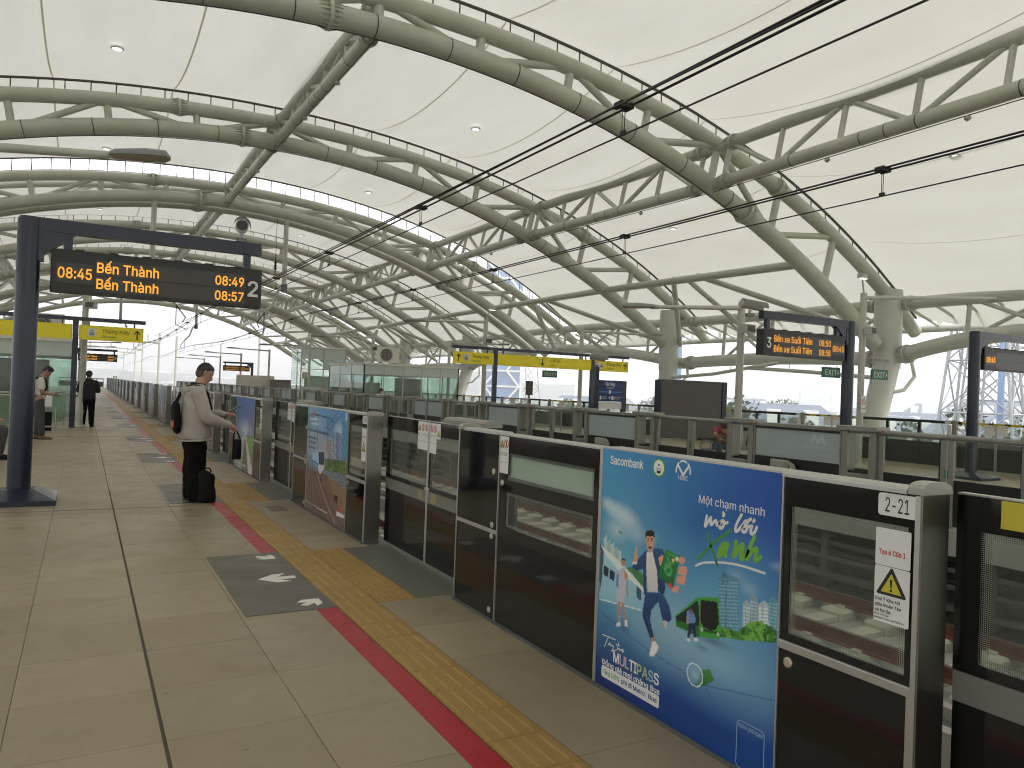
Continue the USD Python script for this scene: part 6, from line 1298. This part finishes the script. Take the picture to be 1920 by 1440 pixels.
# --- man in the pale jacket, facing the screen doors (local +Y), phone in his left hand, bag strap in his right
t = thing('person', 'person in a pale hooded jacket and black trousers, looking at a phone', 'person', (1.27, 10.42, 0), -math.pi / 2 + .10)
hip = V(0, -.02, .92); hd = V(0, .075, 1.625); fw = V(0, .86, -.51); fw /= np.linalg.norm(fw)
HB, HP = headbones(hd, fw, V(1, 0, 0), 1.06)
body = HB + [((V(0, .0, 1.40), .075), (V(0, .045, 1.55), .062))] + [((V(0, 0, 1.0), (.17, .13, .1)), (V(0, -.01, 1.32), (.19, .12, .1)))] + legs(hip, V(-.11, .03, .50), V(-.12, -.02, .09), V(.11, .02, .50), V(.12, -.01, .09))
shR, shL = V(.205, -.03, 1.37), V(-.205, -.03, 1.37); elR, wrR = V(.27, .06, 1.075), V(.21, .345, .985); elL, wrL = V(-.25, .10, 1.09), V(-.12, .36, 1.10)
body += [((shR, .06), (elR, .047)), ((elR, .047), (wrR, .034)), ((shL, .06), (elL, .047)), ((elL, .047), (wrL, .034))]
body += hand(wrR, (wrR - elR) * V(1, 1, 1) + V(0, .0, -.05), V(.3, -.3, .9), -1, 1.15, 1.08) + hand(wrL, V(.05, .9, .12), V(-.25, -.25, .9), 1, .75, 1.08)
put(blob(body, .016, 5), 'body', 'skin', t)
hair = blob([((HP(0, -.016, .044), .0935), (HP(0, .016, .048), .0835), (HP(0, -.030, .02), .082)), ((HP(-.025, .032, .098), .024), (HP(.025, .032, .098), .024), (HP(0, -.02, .108), .03))], .012, 3); hv = np.asarray(hair.vertices); 
lowcut = (hv - HP(0, 0, 0)) @ np.cross(V(1, 0, 0), fw); 
put(trimesh.intersections.slice_mesh_plane(hair, np.cross(V(1, 0, 0), fw) * .80 - fw * .50, HP(0, .035, .056), cap=False), 'hair', 'hair', t)
put(trimesh.intersections.slice_mesh_plane(blob([((HP(0, -.016, .040), .0905), (HP(0, .012, .045), .083), (HP(0, -.030, -.02), .072))], .014, 3), -fw, HP(0, .004, 0), cap=False), 'shaved_hair', 'hair_fade', t)
face(t, HP, 1.06)
jk = [((V(0, -.01, .80), (.255, .19, .05)), (V(0, -.02, 1.05), (.245, .175, .1))), ((V(0, -.02, 1.05), (.245, .175, .1)), (V(0, -.03, 1.33), (.215, .145, .09))), ((V(-.15, -.03, 1.36), .085), (V(.15, -.03, 1.36), .085), (V(0, .01, 1.43), .085)),
      ((shR, .092), (elR + V(.005, 0, 0), .078)), ((elR + V(.005, 0, 0), .078), (wrR - V(0, .035, 0), .053)), ((shL, .092), (elL, .078)), ((elL, .078), (wrL - V(0, .035, 0), .053))]
j = crease(blob(jk, .020, 5), .020, 7, 3); put(j, 'jacket', 'jacket', t)
for w_, e_ in ((wrR, elR), (wrL, elL)): d_ = (w_ - e_) / np.linalg.norm(w_ - e_); put(blob([((w_ - d_ * .045, .049), (w_ - d_ * .005, .046))], .012, 2), 'cuff', 'jacket', t)
put(crease(blob([((V(-.11, -.06, 1.42), .055), (V(0, -.135, 1.40), .070), (V(.11, -.06, 1.42), .055)), ((V(-.11, -.05, 1.43), .05), (V(-.085, .05, 1.45), .035)), ((V(.11, -.05, 1.43), .05), (V(.085, .05, 1.45), .035)), ((V(0, -.13, 1.36), .07), (V(0, -.11, 1.26), .05))], .016, 5), .008, 12, 5), 'hood', 'jacket', t)
put(blob([((V(-.07, -.035, 1.475), .032), (V(0, -.062, 1.48), .034), (V(.07, -.035, 1.475), .032)), ((V(-.07, -.03, 1.475), .03), (V(-.055, .07, 1.47), .024)), ((V(.07, -.03, 1.475), .03), (V(.055, .07, 1.47), .024))], .014, 4), 'collar', 'jacket_lining', t)
hem = []; a = np.linspace(0, 2 * math.pi, 33); MB().tube([(.262 * math.cos(q), -.01 + .197 * math.sin(q), .785 + .012 * math.sin(q)) for q in a], .012, 6).build('hem', 'jacket', t, smooth=60)
MB().tube([(.225, .06, .84), (.232, .04, .97)], .007, 6).build('pocket_welt', 'jacket', t)
tr = [((V(-.10, -.02, .84), .125), (V(-.125, .02, .50), .122)), ((V(-.125, .02, .50), .122), (V(-.13, .0, .10), .118)), ((V(.10, -.02, .84), .125), (V(.125, .0, .50), .122)), ((V(.125, .0, .50), .122), (V(.13, .01, .10), .118)), ((V(-.1, -.02, .9), .13), (V(.1, -.02, .9), .13))]
put(crease(blob(tr, .022, 5), .030, 7, 11), 'trousers', 'black_cloth', t)
shoe((-.13, .0, .09), V(-.08, .997, 0), 'black_bag', t, 1.1); shoe((.13, .01, .09), V(.08, .997, 0), 'black_bag', t, 1.1)
t = thing('phone', 'dark phone held out by the person in the pale jacket', 'phone', (1.27, 10.42, 0), -math.pi / 2 + .10); q = wrL + V(.035, .135, .075); d_ = V(.1, .80, .45); d_ /= np.linalg.norm(d_); MB().beam(q - d_ * .085, q + d_ * .085, .080, .010).build('case', 'phone', t); MB().beam(q - d_ * .08 + V(0, -.004, .006), q + d_ * .08 + V(0, -.004, .006), .073, .004).build('screen', 'window_dark', t)
t = thing('sling_bag', 'small black sling bag with an orange tag, on the back of the pale jacket', 'bag', (1.27, 10.42, 0), -math.pi / 2 + .10)
put(blob([((V(.02, -.255, 1.16), (.09, .055, .12)), (V(.05, -.245, .98), (.085, .06, .08)), (V(.06, -.235, .90), (.05, .045, .05)))], .02, 4), 'pouch', 'black_bag', t); put(blob([((V(.085, -.295, 1.0), (.03, .02, .03)), (V(.085, -.295, .96), (.03, .02, .03)))], .015, 2), 'tag', 'orange', t)
MB().tube([(.02, -.24, 1.27), (-.02, -.20, 1.36), (.06, -.125, 1.455), (.15, -.02, 1.46), (.16, .08, 1.38), (.02, .17, 1.18), (-.14, .16, 1.0), (-.262, .02, .93), (-.17, -.20, .90), (.0, -.25, .90)], .020, 8).build('strap', 'black_bag', t, smooth=60)
t = thing('bottle_bag', 'black bottle pouch hanging from the hand of the person in the pale jacket', 'bag', (1.27, 10.42, 0), -math.pi / 2 + .10); w0 = wrR + V(-.005, .085, -.055)
MB().lathe([(.005, .0), (.050, .0), (.055, .015), (.055, .235), (.047, .255), (.005, .257)], w0 + V(.0, .03, -.39), n=20).build('pouch', 'black_bag', t, smooth=40); MB().tube([w0 + V(.0, -.02, -.15), w0 + V(0, -.008, -.05), w0, w0 + V(0, .035, -.05), w0 + V(0, .075, -.15)], .009, 6).build('strap', 'black_bag', t, smooth=60)
t = thing('shoulder_bag', 'tall black bag on the floor against the legs of the person in pale jacket', 'bag', (1.27, 10.42, 0), -math.pi / 2 + .10)
put(crease(blob([((V(.20, .10, .05), (.11, .12, .05)), (V(.20, .10, .33), (.11, .10, .06)), (V(.20, .05, .38), (.09, .06, .05)))], .025, 3), .020, 9, 4), 'body', 'black_bag', t); MB().tube([(.20, .06, .40), (.20, .08, .435), (.20, .14, .43), (.20, .16, .385)], .010, 6).build('handle', 'black_bag', t, smooth=60)

# --- man in the white shirt with a backpack, looking at his phone
t = thing('person', 'person in a white shirt and dark grey trousers with backpack straps, behind the navy post', 'person', (-.88, 21.0, 0), -math.pi / 2 + .15)
hip = V(0, -.02, .93); hd = V(0, .13, 1.60); fw = V(0, .75, -.66); fw /= np.linalg.norm(fw); HB, HP = headbones(hd, fw, V(1, 0, 0))
shR, shL = V(.185, .0, 1.385), V(-.185, .0, 1.385); elR, wrR = V(.21, .02, 1.10), V(.09, .26, 1.05); elL, wrL = V(-.21, .02, 1.10), V(-.07, .27, 1.05)
body = HB + [((V(0, .01, 1.40), .065), (V(0, .085, 1.53), .055)), ((V(0, 0, 1.0), (.15, .10, .1)), (V(0, .0, 1.34), (.17, .11, .08)))] + legs(hip, V(-.09, .01, .50), V(-.10, -.02, .09), V(.09, .03, .50), V(.10, .06, .09)) + [((shR, .055), (elR, .043)), ((elR, .043), (wrR, .031)), ((shL, .055), (elL, .043)), ((elL, .043), (wrL, .031))]
body += hand(wrR, V(-.3, .9, .1), V(0, -.2, 1), -1, .8) + hand(wrL, V(.3, .9, .1), V(0, -.2, 1), 1, .8)
put(blob(body, .022, 5), 'body', 'skin_dark', t); put(trimesh.intersections.slice_mesh_plane(blob([((HP(0, -.018, .045), .092), (HP(0, .035, .055), .083), (HP(0, -.03, -.01), .078))], .018, 3), np.cross(V(1, 0, 0), fw) * .8 - fw * .6, HP(0, .03, .02), cap=False), 'hair', 'hair', t)
sh = [((V(0, .0, .94), (.175, .125, .05)), (V(0, .01, 1.15), (.175, .125, .1))), ((V(0, .01, 1.15), (.175, .125, .1)), (V(0, 0, 1.36), (.185, .115, .07))), ((V(-.13, .0, 1.385), .07), (V(.13, 0, 1.385), .07), (V(0, .03, 1.43), .066)), ((shR, .070), (shR + (elR - shR) * .62, .066)), ((shL, .070), (shL + (elL - shL) * .62, .066))]
put(crease(blob(sh, .025, 5), .010, 9, 21), 'shirt', 'white_shirt', t)
put(crease(blob([((V(-.085, -.01, .90), .112), (V(-.095, .01, .50), .085)), ((V(-.095, .01, .50), .085), (V(-.10, -.02, .12), .066)), ((V(.085, -.01, .90), .112), (V(.095, .03, .50), .085)), ((V(.095, .03, .50), .085), (V(.10, .06, .12), .066)), ((V(-.08, -.01, .92), .112), (V(.08, -.01, .92), .112))], .028, 5), .010, 9, 5), 'trousers', 'grey_trousers', t)
shoe((-.10, -.02, .09), V(-.1, .995, 0), 'brown_leather', t); shoe((.10, .06, .09), V(.1, .995, 0), 'brown_leather', t)
t = thing('backpack', 'dark backpack worn by the person in the white shirt', 'backpack', (-.88, 21.0, 0), -math.pi / 2 + .15); put(blob([((V(0, -.20, 1.05), (.15, .09, .12)), (V(0, -.19, 1.30), (.14, .08, .10)))], .03, 4), 'pack', 'black_bag', t)
for s in (-1, 1): MB().tube([(s * .11, -.13, 1.40), (s * .115, .0, 1.462), (s * .13, .10, 1.40), (s * .14, .125, 1.22), (s * .165, .05, 1.05), (s * .14, -.12, 1.0)], .020, 8).build('strap', 'black_bag', t, smooth=60)
t = thing('phone', 'phone in the hands of the person in the white shirt', 'phone', (-.88, 21.0, 0), -math.pi / 2 + .15); q = V(.0, .37, 1.09); d_ = V(0, .85, .5); d_ /= np.linalg.norm(d_); MB().beam(q - d_ * .07, q + d_ * .07, .075, .01).build('case', 'phone', t); MB().beam(q - d_ * .065 + V(0, -.004, .006), q + d_ * .065 + V(0, -.004, .006), .068, .003).build('screen', 'window_dark', t)

# --- man in dark clothes, seen from behind
t = thing('person', 'person in dark clothes seen from behind beside the round steel post', 'person', (.14, 26.0, 0), -.12)
hip = V(0, 0, .90); hd = V(0, .06, 1.55); fw = V(0, .85, -.52); fw /= np.linalg.norm(fw); HB, HP = headbones(hd, fw, V(1, 0, 0))
shR, shL = V(.20, .0, 1.33), V(-.20, .0, 1.33); elR, wrR = V(.27, .04, 1.07), V(.10, .25, 1.08); elL, wrL = V(-.27, .03, 1.07), V(-.10, .25, 1.08)
body = HB + [((V(0, .0, 1.36), .065), (V(0, .045, 1.49), .055)), ((V(0, 0, .98), (.16, .11, .1)), (V(0, .0, 1.3), (.18, .11, .08)))] + legs(hip, V(-.10, .0, .48), V(-.11, -.01, .09), V(.10, .0, .48), V(.11, .0, .09)) + [((shR, .055), (elR, .043)), ((elR, .043), (wrR, .031)), ((shL, .055), (elL, .043)), ((elL, .043), (wrL, .031))] + hand(wrR, V(-.5, .8, .1), V(0, -.2, 1), -1, .8) + hand(wrL, V(.5, .8, .1), V(0, -.2, 1), 1, .8)
put(blob(body, .024, 5), 'body', 'skin_dark', t); put(blob([((HP(0, -.016, .042), .092), (HP(0, .02, .05), .084), (HP(0, -.026, -.02), .076))], .02, 3), 'hair', 'hair', t)
put(crease(blob([((V(0, .0, .80), (.205, .14, .05)), (V(0, .0, 1.1), (.20, .14, .1))), ((V(0, .0, 1.1), (.20, .14, .1)), (V(0, 0, 1.31), (.205, .12, .07))), ((V(-.14, .0, 1.335), .075), (V(.14, 0, 1.335), .075), (V(0, .01, 1.40), .07)), ((shR, .075), (elR, .062)), ((elR, .062), (wrR, .046)), ((shL, .075), (elL, .062)), ((elL, .062), (wrL, .046))], .026, 5), .010, 9, 31), 'jacket', 'dark_suit', t)
put(crease(blob([((V(-.09, 0, .86), .115), (V(-.105, .01, .48), .088)), ((V(-.105, .01, .48), .088), (V(-.115, -.01, .10), .074)), ((V(.09, 0, .86), .115), (V(.105, .0, .48), .088)), ((V(.105, .0, .48), .088), (V(.115, .0, .10), .074)), ((V(-.08, 0, .88), .115), (V(.08, 0, .88), .115))], .03, 5), .010, 9, 35), 'trousers', 'black_cloth', t)
shoe((-.115, -.01, .09), V(-.1, .995, 0), 'black_bag', t); shoe((.115, .0, .09), V(.1, .995, 0), 'black_bag', t)

# --- seated people: one at the left edge, one with a pale backpack on the far seats, one before the glass room
def sitter(label, loc, rz, top, bottom, hairmat, long_hair=False, lean=.0, cat='person'):
    t = thing('person', label, cat, loc, rz); hip = V(0, 0, .53); hd = V(0, .05 + lean, 1.27 - lean * .75); fw = V(0, .9, -.42); fw /= np.linalg.norm(fw); HB, HP = headbones(hd, fw, V(1, 0, 0))
    c = V(0, lean * .7, 1.03 - lean * .35); shR, shL = c + V(.18, 0, .02), c + V(-.18, 0, .02); elR, wrR = V(.22, .10 + lean, .80), V(.10, .32, .72); elL, wrL = V(-.22, .10 + lean, .80), V(-.10, .32, .72)
    lg = [((V(s * .09, 0, .53), .10), (V(s * .11, .42, .52), .075)) for s in (-1, 1)] + [((V(s * .11, .42, .52), .075), (V(s * .11, .38, .09), .05)) for s in (-1, 1)]
    body = HB + [((c + V(0, 0, .05), .06), (hd + V(0, -.02, -.07), .055)), ((V(0, 0, .55), (.15, .11, .1)), (c, (.165, .11, .07)))] + lg + [((shR, .052), (elR, .042)), ((elR, .042), (wrR, .03)), ((shL, .052), (elL, .042)), ((elL, .042), (wrL, .03))] + hand(wrR, V(-.2, .9, -.2), V(0, .2, 1), -1, .5) + hand(wrL, V(.2, .9, -.2), V(0, .2, 1), 1, .5)
    put(blob(body, .026, 4), 'body', 'skin', t); hb = [((HP(0, -.016, .042), .092), (HP(0, .02, .05), .084), (HP(0, -.026, -.02), .080))]
    if long_hair: hb += [((HP(0, -.03, 0), .085), (HP(0, -.075, -.2), (.11, .04, .08)))]
    put(blob(hb, .02, 3), 'hair', hairmat, t)
    put(crease(blob([((V(0, 0, .52), (.17, .13, .05)), (V(0, lean * .3, .75), (.17, .13, .1))), ((V(0, lean * .3, .75), (.17, .13, .1)), (c, (.185, .12, .07))), ((c + V(-.12, 0, .03), .07), (c + V(.12, 0, .03), .07)), ((shR, .068), (shR + (elR - shR) * .7, .062)), ((shL, .068), (shL + (elL - shL) * .7, .062))], .028, 4), .009, 9, 2), 'shirt', top, t)
    put(crease(blob([((a[0], a[1] * 1.12), (b[0], b[1] * 1.14)) for a, b in lg[:2]] + [((a[0], a[1] * 1.14), (b[0] + V(0, 0, .03), b[1] * 1.25)) for a, b in lg[2:]] + [((V(-.09, 0, .54), .112), (V(.09, 0, .54), .112))], .03, 4), .008, 9, 8), 'trousers', bottom, t)
    for s in (-1, 1): shoe((s * .11, .38, .09), V(s * .1, .99, 0), 'black_bag', t)
    return t
sitter('person sitting on the round seat at the left edge, mostly outside the picture', (-1.62, 16.1, 0), -math.pi / 2 + .1, 'dark_suit', 'grey_trousers', 'hair')
sitter('person in a red shirt bent over on the far metal seats, behind the screen glass', (13.3, 13.42, ZF), math.pi - .6, 'red_shirt', 'jeans', 'hair', False, .42)
t = thing('backpack', 'large pale grey backpack beside the person in the red shirt', 'backpack', (13.75, 13.40, ZF)); put(crease(blob([((V(0, 0, .55), (.24, .14, .12)), (V(.05, .02, .95), (.19, .12, .14)))], .03, 4), .012, 7, 2), 'pack', 'bag_grey', t); put(blob([((V(-.02, -.14, .62), (.15, .05, .1)), (V(0, -.13, .74), (.14, .05, .05)))], .03, 3), 'front_pocket', 'bag_grey', t); MB().tube([(-.1, .0, 1.08), (-.05, 0, 1.16), (.1, 0, 1.14), (.14, 0, 1.06)], .014, 6).build('handle', 'black_bag', t)
sitter('person with long dark hair and a white top, seen before the glass waiting room', (12.75, 35.9, ZF + .12), math.pi + .1, 'white_shirt', 'jeans', 'hair', True)
# ---------------------------------------------------------------- town below the viaduct
GZ = -11.0
g = MB().raw([(-2500, -2500, GZ), (2500, -2500, GZ), (2500, 2500, GZ), (-2500, 2500, GZ)], [(0, 1, 2, 3)]).build('ground', 'ground'); tag(g, 'flat green ground of the town below', kind='structure')
rb = np.random.default_rng(11)
def house(x, y, w, d, h, rz, label, roof=2.5):
    h = h - .9
    t = thing('house', label, 'house', (x, y, GZ), rz, group='houses with slate roofs beyond the viaduct'); MB().span((-w / 2, -d / 2, 0), (w / 2, d / 2, h)).build('wall', 'house_wall', t)
    e = .5; q = [(-w / 2 - e, -d / 2 - e, h), (w / 2 + e, -d / 2 - e, h), (w / 2 + e, d / 2 + e, h), (-w / 2 - e, d / 2 + e, h), (-w / 2 + 2.4, -d / 2 + 2.4, h + roof), (w / 2 - 2.4, -d / 2 + 2.4, h + roof), (w / 2 - 2.4, d / 2 - 2.4, h + roof), (-w / 2 + 2.4, d / 2 - 2.4, h + roof)]
    MB().raw(q, [(0, 1, 5, 4), (1, 2, 6, 5), (2, 3, 7, 6), (3, 0, 4, 7), (4, 5, 6, 7), (3, 2, 1, 0)]).build('roof', 'roof_slate', t)
    MB().span((-w / 2 - .3, -d / 2 - .3, h - .5), (w / 2 + .3, d / 2 + .3, h - .02)).build('cornice', 'white_paint', t)
    for fl in range(int(h // 3.2)):
        for k in range(int(w // 2.6)):
            xx = -w / 2 + 1.3 + k * 2.6; z = 1 + fl * 3.2
            f = MB().span((xx - .65, -d / 2 - .06, z), (xx + .65, -d / 2, z + 1.8)).build('window', 'window_dark', t)
        for k in range(int(d // 3)): yy_ = -d / 2 + 1.5 + k * 3; z = 1 + fl * 3.2; MB().span((-w / 2 - .06, yy_ - .6, z), (-w / 2, yy_ + .6, z + 1.8)).build('window', 'window_dark', t)
    for k in range(int(w // 4)): xx = -w / 2 + 2.4 + k * 4; m = MB().span((xx - .7, -d / 2 - .2, h), (xx + .7, -d / 2 + 2, h + 1.9)).build('dormer', 'white_paint', t)
    if w > 12: MB().span((w / 5, -1, h + roof - .1), (w / 5 + 3.4, 1.6, h + roof + 1.8)).build('penthouse', 'white_paint', t)
    return t
HS = [(72, 64, 14, 11, 10.6, -.75, 'house with a slate mansard roof left of the platform 3 display'), (88, 62, 12, 11, 9.6, -.75, 'pale house with small windows between the display board and the platform 3 post'), (92, 46, 20, 11, 10.4, -.9, 'long house with slate roofs between the leaning column and the platform 4 display'), (106, 38, 16, 11, 10.8, -.9, 'house with a slate roof behind the platform 4 display post'), (112, 56, 18, 12, 12, -.8, 'taller pale house behind the slate roofs'), (118, 26, 20, 12, 11, -1.1, 'house at the right edge behind the pylon')]
for h in HS: house(*h)
for k in range(16):
    a = .62 + k * .045; dd = 170 + rb.uniform(-20, 60); house(dd * math.sin(a), dd * math.cos(a), rb.uniform(12, 22), 12, rb.uniform(8, 12), -a + rb.uniform(-.3, .3), f'{ORD[k]} distant pale house from the left in the hazy row behind the far platform')
def tower_block(x, y, w, d, h, rz, mat, label, glassy=False):
    t = thing('tower_block', label, 'tower block', (x, y, GZ), rz, group='hazy buildings on the skyline'); MB().span((-w / 2, -d / 2, 0), (w / 2, d / 2, h)).build('body', mat, t)
    n = max(4, int(h / (4.0 if not glassy else 3.2)))
    m = MB()
    for k in range(1, n): z = h * k / n; m.span((-w / 2 - .25, -d / 2 - .25, z - .3), (w / 2 + .25, d / 2 + .25, z + (.12 if glassy else .9)))
    m.build('floor_bands', 'white_paint' if glassy else 'far_block', t, kind='stuff')
    if glassy:
        for s in (-1, 1):
            MB().span((s * w / 2 - .3, -d / 2 - .4, 0), (s * w / 2 + .3, -d / 2 + .4, h)).build('corner_fin', 'white_paint', t)
            for k in range(0, n - 1, 2): MB().beam((s * w * .45, -d / 2 - .5, h * k / n), (s * w * .12, -d / 2 - .5, h * (k + 1) / n), .45, .45).build('brace', 'white_paint', t); MB().beam((s * w * .12, -d / 2 - .5, h * (k + 1) / n), (s * w * .45, -d / 2 - .5, h * (k + 2) / n), .45, .45).build('brace', 'white_paint', t)
    MB().span((-w / 6, -d / 6, h), (w / 6, d / 6, h + h * .05)).build('roof_house', 'white_paint', t); return t
def polar(px, dist): a = YAW + math.atan((px - 960) / FPX); return dist * math.sin(a), dist * math.cos(a)
for px, dist, w, h, lab, gl in ((940, 170, 8.5, 44, 'tall blue glass tower with white braces behind the yellow sign post', True), (672, 150, 5.5, 19, 'blue glass building with a white base between the elevator tower and the glass room', True), (1020, 520, 40, 18, 'low pale block right of the blue tower', False), (880, 420, 40, 22, 'low pale block left of the blue tower', False)):
    x, y = polar(px, dist); tower_block(x, y, w, w * .8, h, -YAW - math.atan((px - 960) / FPX), 'tower_glass' if gl else 'far_block', lab, gl)
for k in range(14):
    px = 60 + k * 33 + rb.uniform(-8, 8); x, y = polar(px, rb.uniform(420, 800)); tower_block(x, y, rb.uniform(20, 50), 24, rb.uniform(9, 17), rb.uniform(-.4, .4), 'far_block', f'{ORD[k]} hazy low block from the left on the far skyline')
x, y = polar(250, 1500); m = trimesh.creation.icosphere(3, 1.0); v = np.asarray(m.vertices) * (420, 160, 34) + (x, y, GZ - 4); hl = MB().raw(v, m.faces).build('hills', 'ground', smooth=True); tag(hl, 'low hazy rise on the horizon', kind='structure')
# lattice pylons
def pylon(x, y, h, wb, wt, rz, label, r=.14, seg=9, arms=True):
    t = thing('power_pylon', label, 'pylon', (x, y, GZ), rz, group='lattice pylons behind the station'); lv = [h * (1 - (1 - k / seg) ** 1.35) for k in range(seg + 1)]; ww = lambda z: wb + (wt - wb) * min(1, (z / h) ** .8)
    cn = lambda z: [V(sx * ww(z) / 2, sy * ww(z) / 2, z) for sx, sy in ((-1, -1), (1, -1), (1, 1), (-1, 1))]
    for k in range(4): MB().tube([cn(z)[k] for z in lv], r, 6).build('leg', 'pylon', t)
    m = MB()
    for a, b in zip(lv[:-1], lv[1:]):
        p, q = cn(a), cn(b)
        for k in range(4): j = (k + 1) % 4; m.bar(p[k], q[j], r * .55, 4); m.bar(p[j], q[k], r * .55, 4); m.bar(q[k], q[j], r * .55, 4)
    m.build('lattice', 'pylon', t, kind='stuff')
    if arms:
        for z in (h * .72, h * .84, h * .96):
            for s in (-1, 1): MB().tube([(0, 0, z + 1.2), (s * wb * .75, 0, z), (0, 0, z - .6)], r * .8, 5).build('cross_arm', 'pylon', t); MB().bar((s * wb * .72, 0, z), (s * wb * .72, 0, z - 2), r * .7, 6).build('insulator', 'white_paint', t)
    return t
x, y = polar(978, 190); pylon(x, y, 46, 9, 1.6, .5, 'pale lattice pylon right of the blue glass tower', .13)
x, y = polar(1842, 62); pylon(x, y, 26, 7.0, 1.9, .3, 'lattice pylon behind the platform 4 display', .10, 8); x, y = polar(1872, 66); pylon(x, y, 28, 6.0, 1.6, .9, 'second lattice pylon beside the blue mast at the right', .09, 8)
for px, dist, h, lab in ((1877, 60, 22, 'slim blue mast behind the platform 4 display'), (1273, 75, 22, 'slim blue mast right of the station name board')):
    x, y = polar(px, dist); t = thing('pole', lab, 'mast', (x, y, GZ), group='slim masts beyond the viaduct'); MB().tube([(0, 0, 0), (0, 0, h)], [.28, .16], 10).build('shaft', 'tower_glass', t, smooth=60); MB().tube([(0, 0, h - .3), (.6, 0, h), (1.2, 0, h - .1)], .06, 6).build('bracket', 'pylon', t)
# trees
def tree(x, y, h, label, seed, bare=False):
    t = thing('tree', label, 'tree', (x, y, GZ), group='trees below the viaduct'); r = np.random.default_rng(seed); M_ = MB().tube([(0, 0, 0), (.15, 0, h * .35), (0, .1, h * .62)], [h * .03, h * .022, h * .012], 8); tips = []
    for k in range(14 if bare else 9):
        a = r.uniform(0, 6.28); z = h * r.uniform(.3, .6); e = V(math.cos(a) * h * r.uniform(.16, .32), math.sin(a) * h * r.uniform(.16, .32), z + h * r.uniform(.12, .36)); M_.tube([(0, 0, z), (V(0, 0, z) + e) / 2 + V(0, 0, .4), e], [h * .012, h * .008, h * .004], 5); tips.append(e)
        if bare:
            for j in range(4): M_.bar(e, e + r.normal(0, 1, 3) * h * .07 + V(0, 0, h * .06), h * .0025, 4)
    M_.build('trunk', 'bark', t, smooth=60)
    if bare: return t
    P = []
    for e in tips + [V(0, 0, h * .8), V(.1 * h, 0, h * .7), V(-.1 * h, .05 * h, h * .72)]:
        n = 90; d = r.normal(0, 1, (n, 3)); d /= np.linalg.norm(d, axis=1)[:, None]; P.append(e + d * (r.uniform(.3, 1, (n, 1)) ** .5) * h * r.uniform(.10, .17) * (1, 1, .75))
    P = np.vstack(P); n = len(P); u = r.normal(0, 1, (n, 3)); u /= np.linalg.norm(u, axis=1)[:, None]; w = np.cross(u, r.normal(0, 1, (n, 3))); w /= np.linalg.norm(w, axis=1)[:, None]; s = h * r.uniform(.018, .034, (n, 1))
    v = np.stack([P - u * s, P + w * s * .6, P + u * s, P - w * s * .6], 1).reshape(-1, 3); f = np.arange(n * 4).reshape(-1, 4); MB().raw(v, f).build('crown', 'leaf', t); return t
for k, (px, dist, h, lab, b) in enumerate(((1480, 92, 12.5, 'bushy tree before the pale houses', 0), (1345, 85, 13.5, 'tree at the left edge of the dark display board', 0), (1100, 120, 12, 'tree beyond the station name board', 0), (1540, 110, 12, 'tree between the pale houses', 0), (1905, 72, 13, 'tree at the right edge beyond the pylon', 0), (1690, 80, 11, 'low tree before the long slate-roofed house', 0), (1250, 150, 14, 'tree behind the slim blue mast', 0), (1440, 140, 13, 'tree behind the slate mansard house', 0))):
    x, y = polar(px, dist); tree(x, y, h, lab, 40 + k, b)

# ---------------------------------------------------------------- hazy air
hz = usdkit.material(stage, '/World/Looks/haze', {'v': ('principled_volume', {'color': (0.99, 0.99, 0.99), 'density': 0.0022, 'anisotropy': 0.2})}, volume='v.volume')
m = MB().span((-2600, -2600, GZ - 46), (2600, 2600, 82)).build('haze', hz); tag(m, 'pale morning haze over the town', None, None, 'stuff')
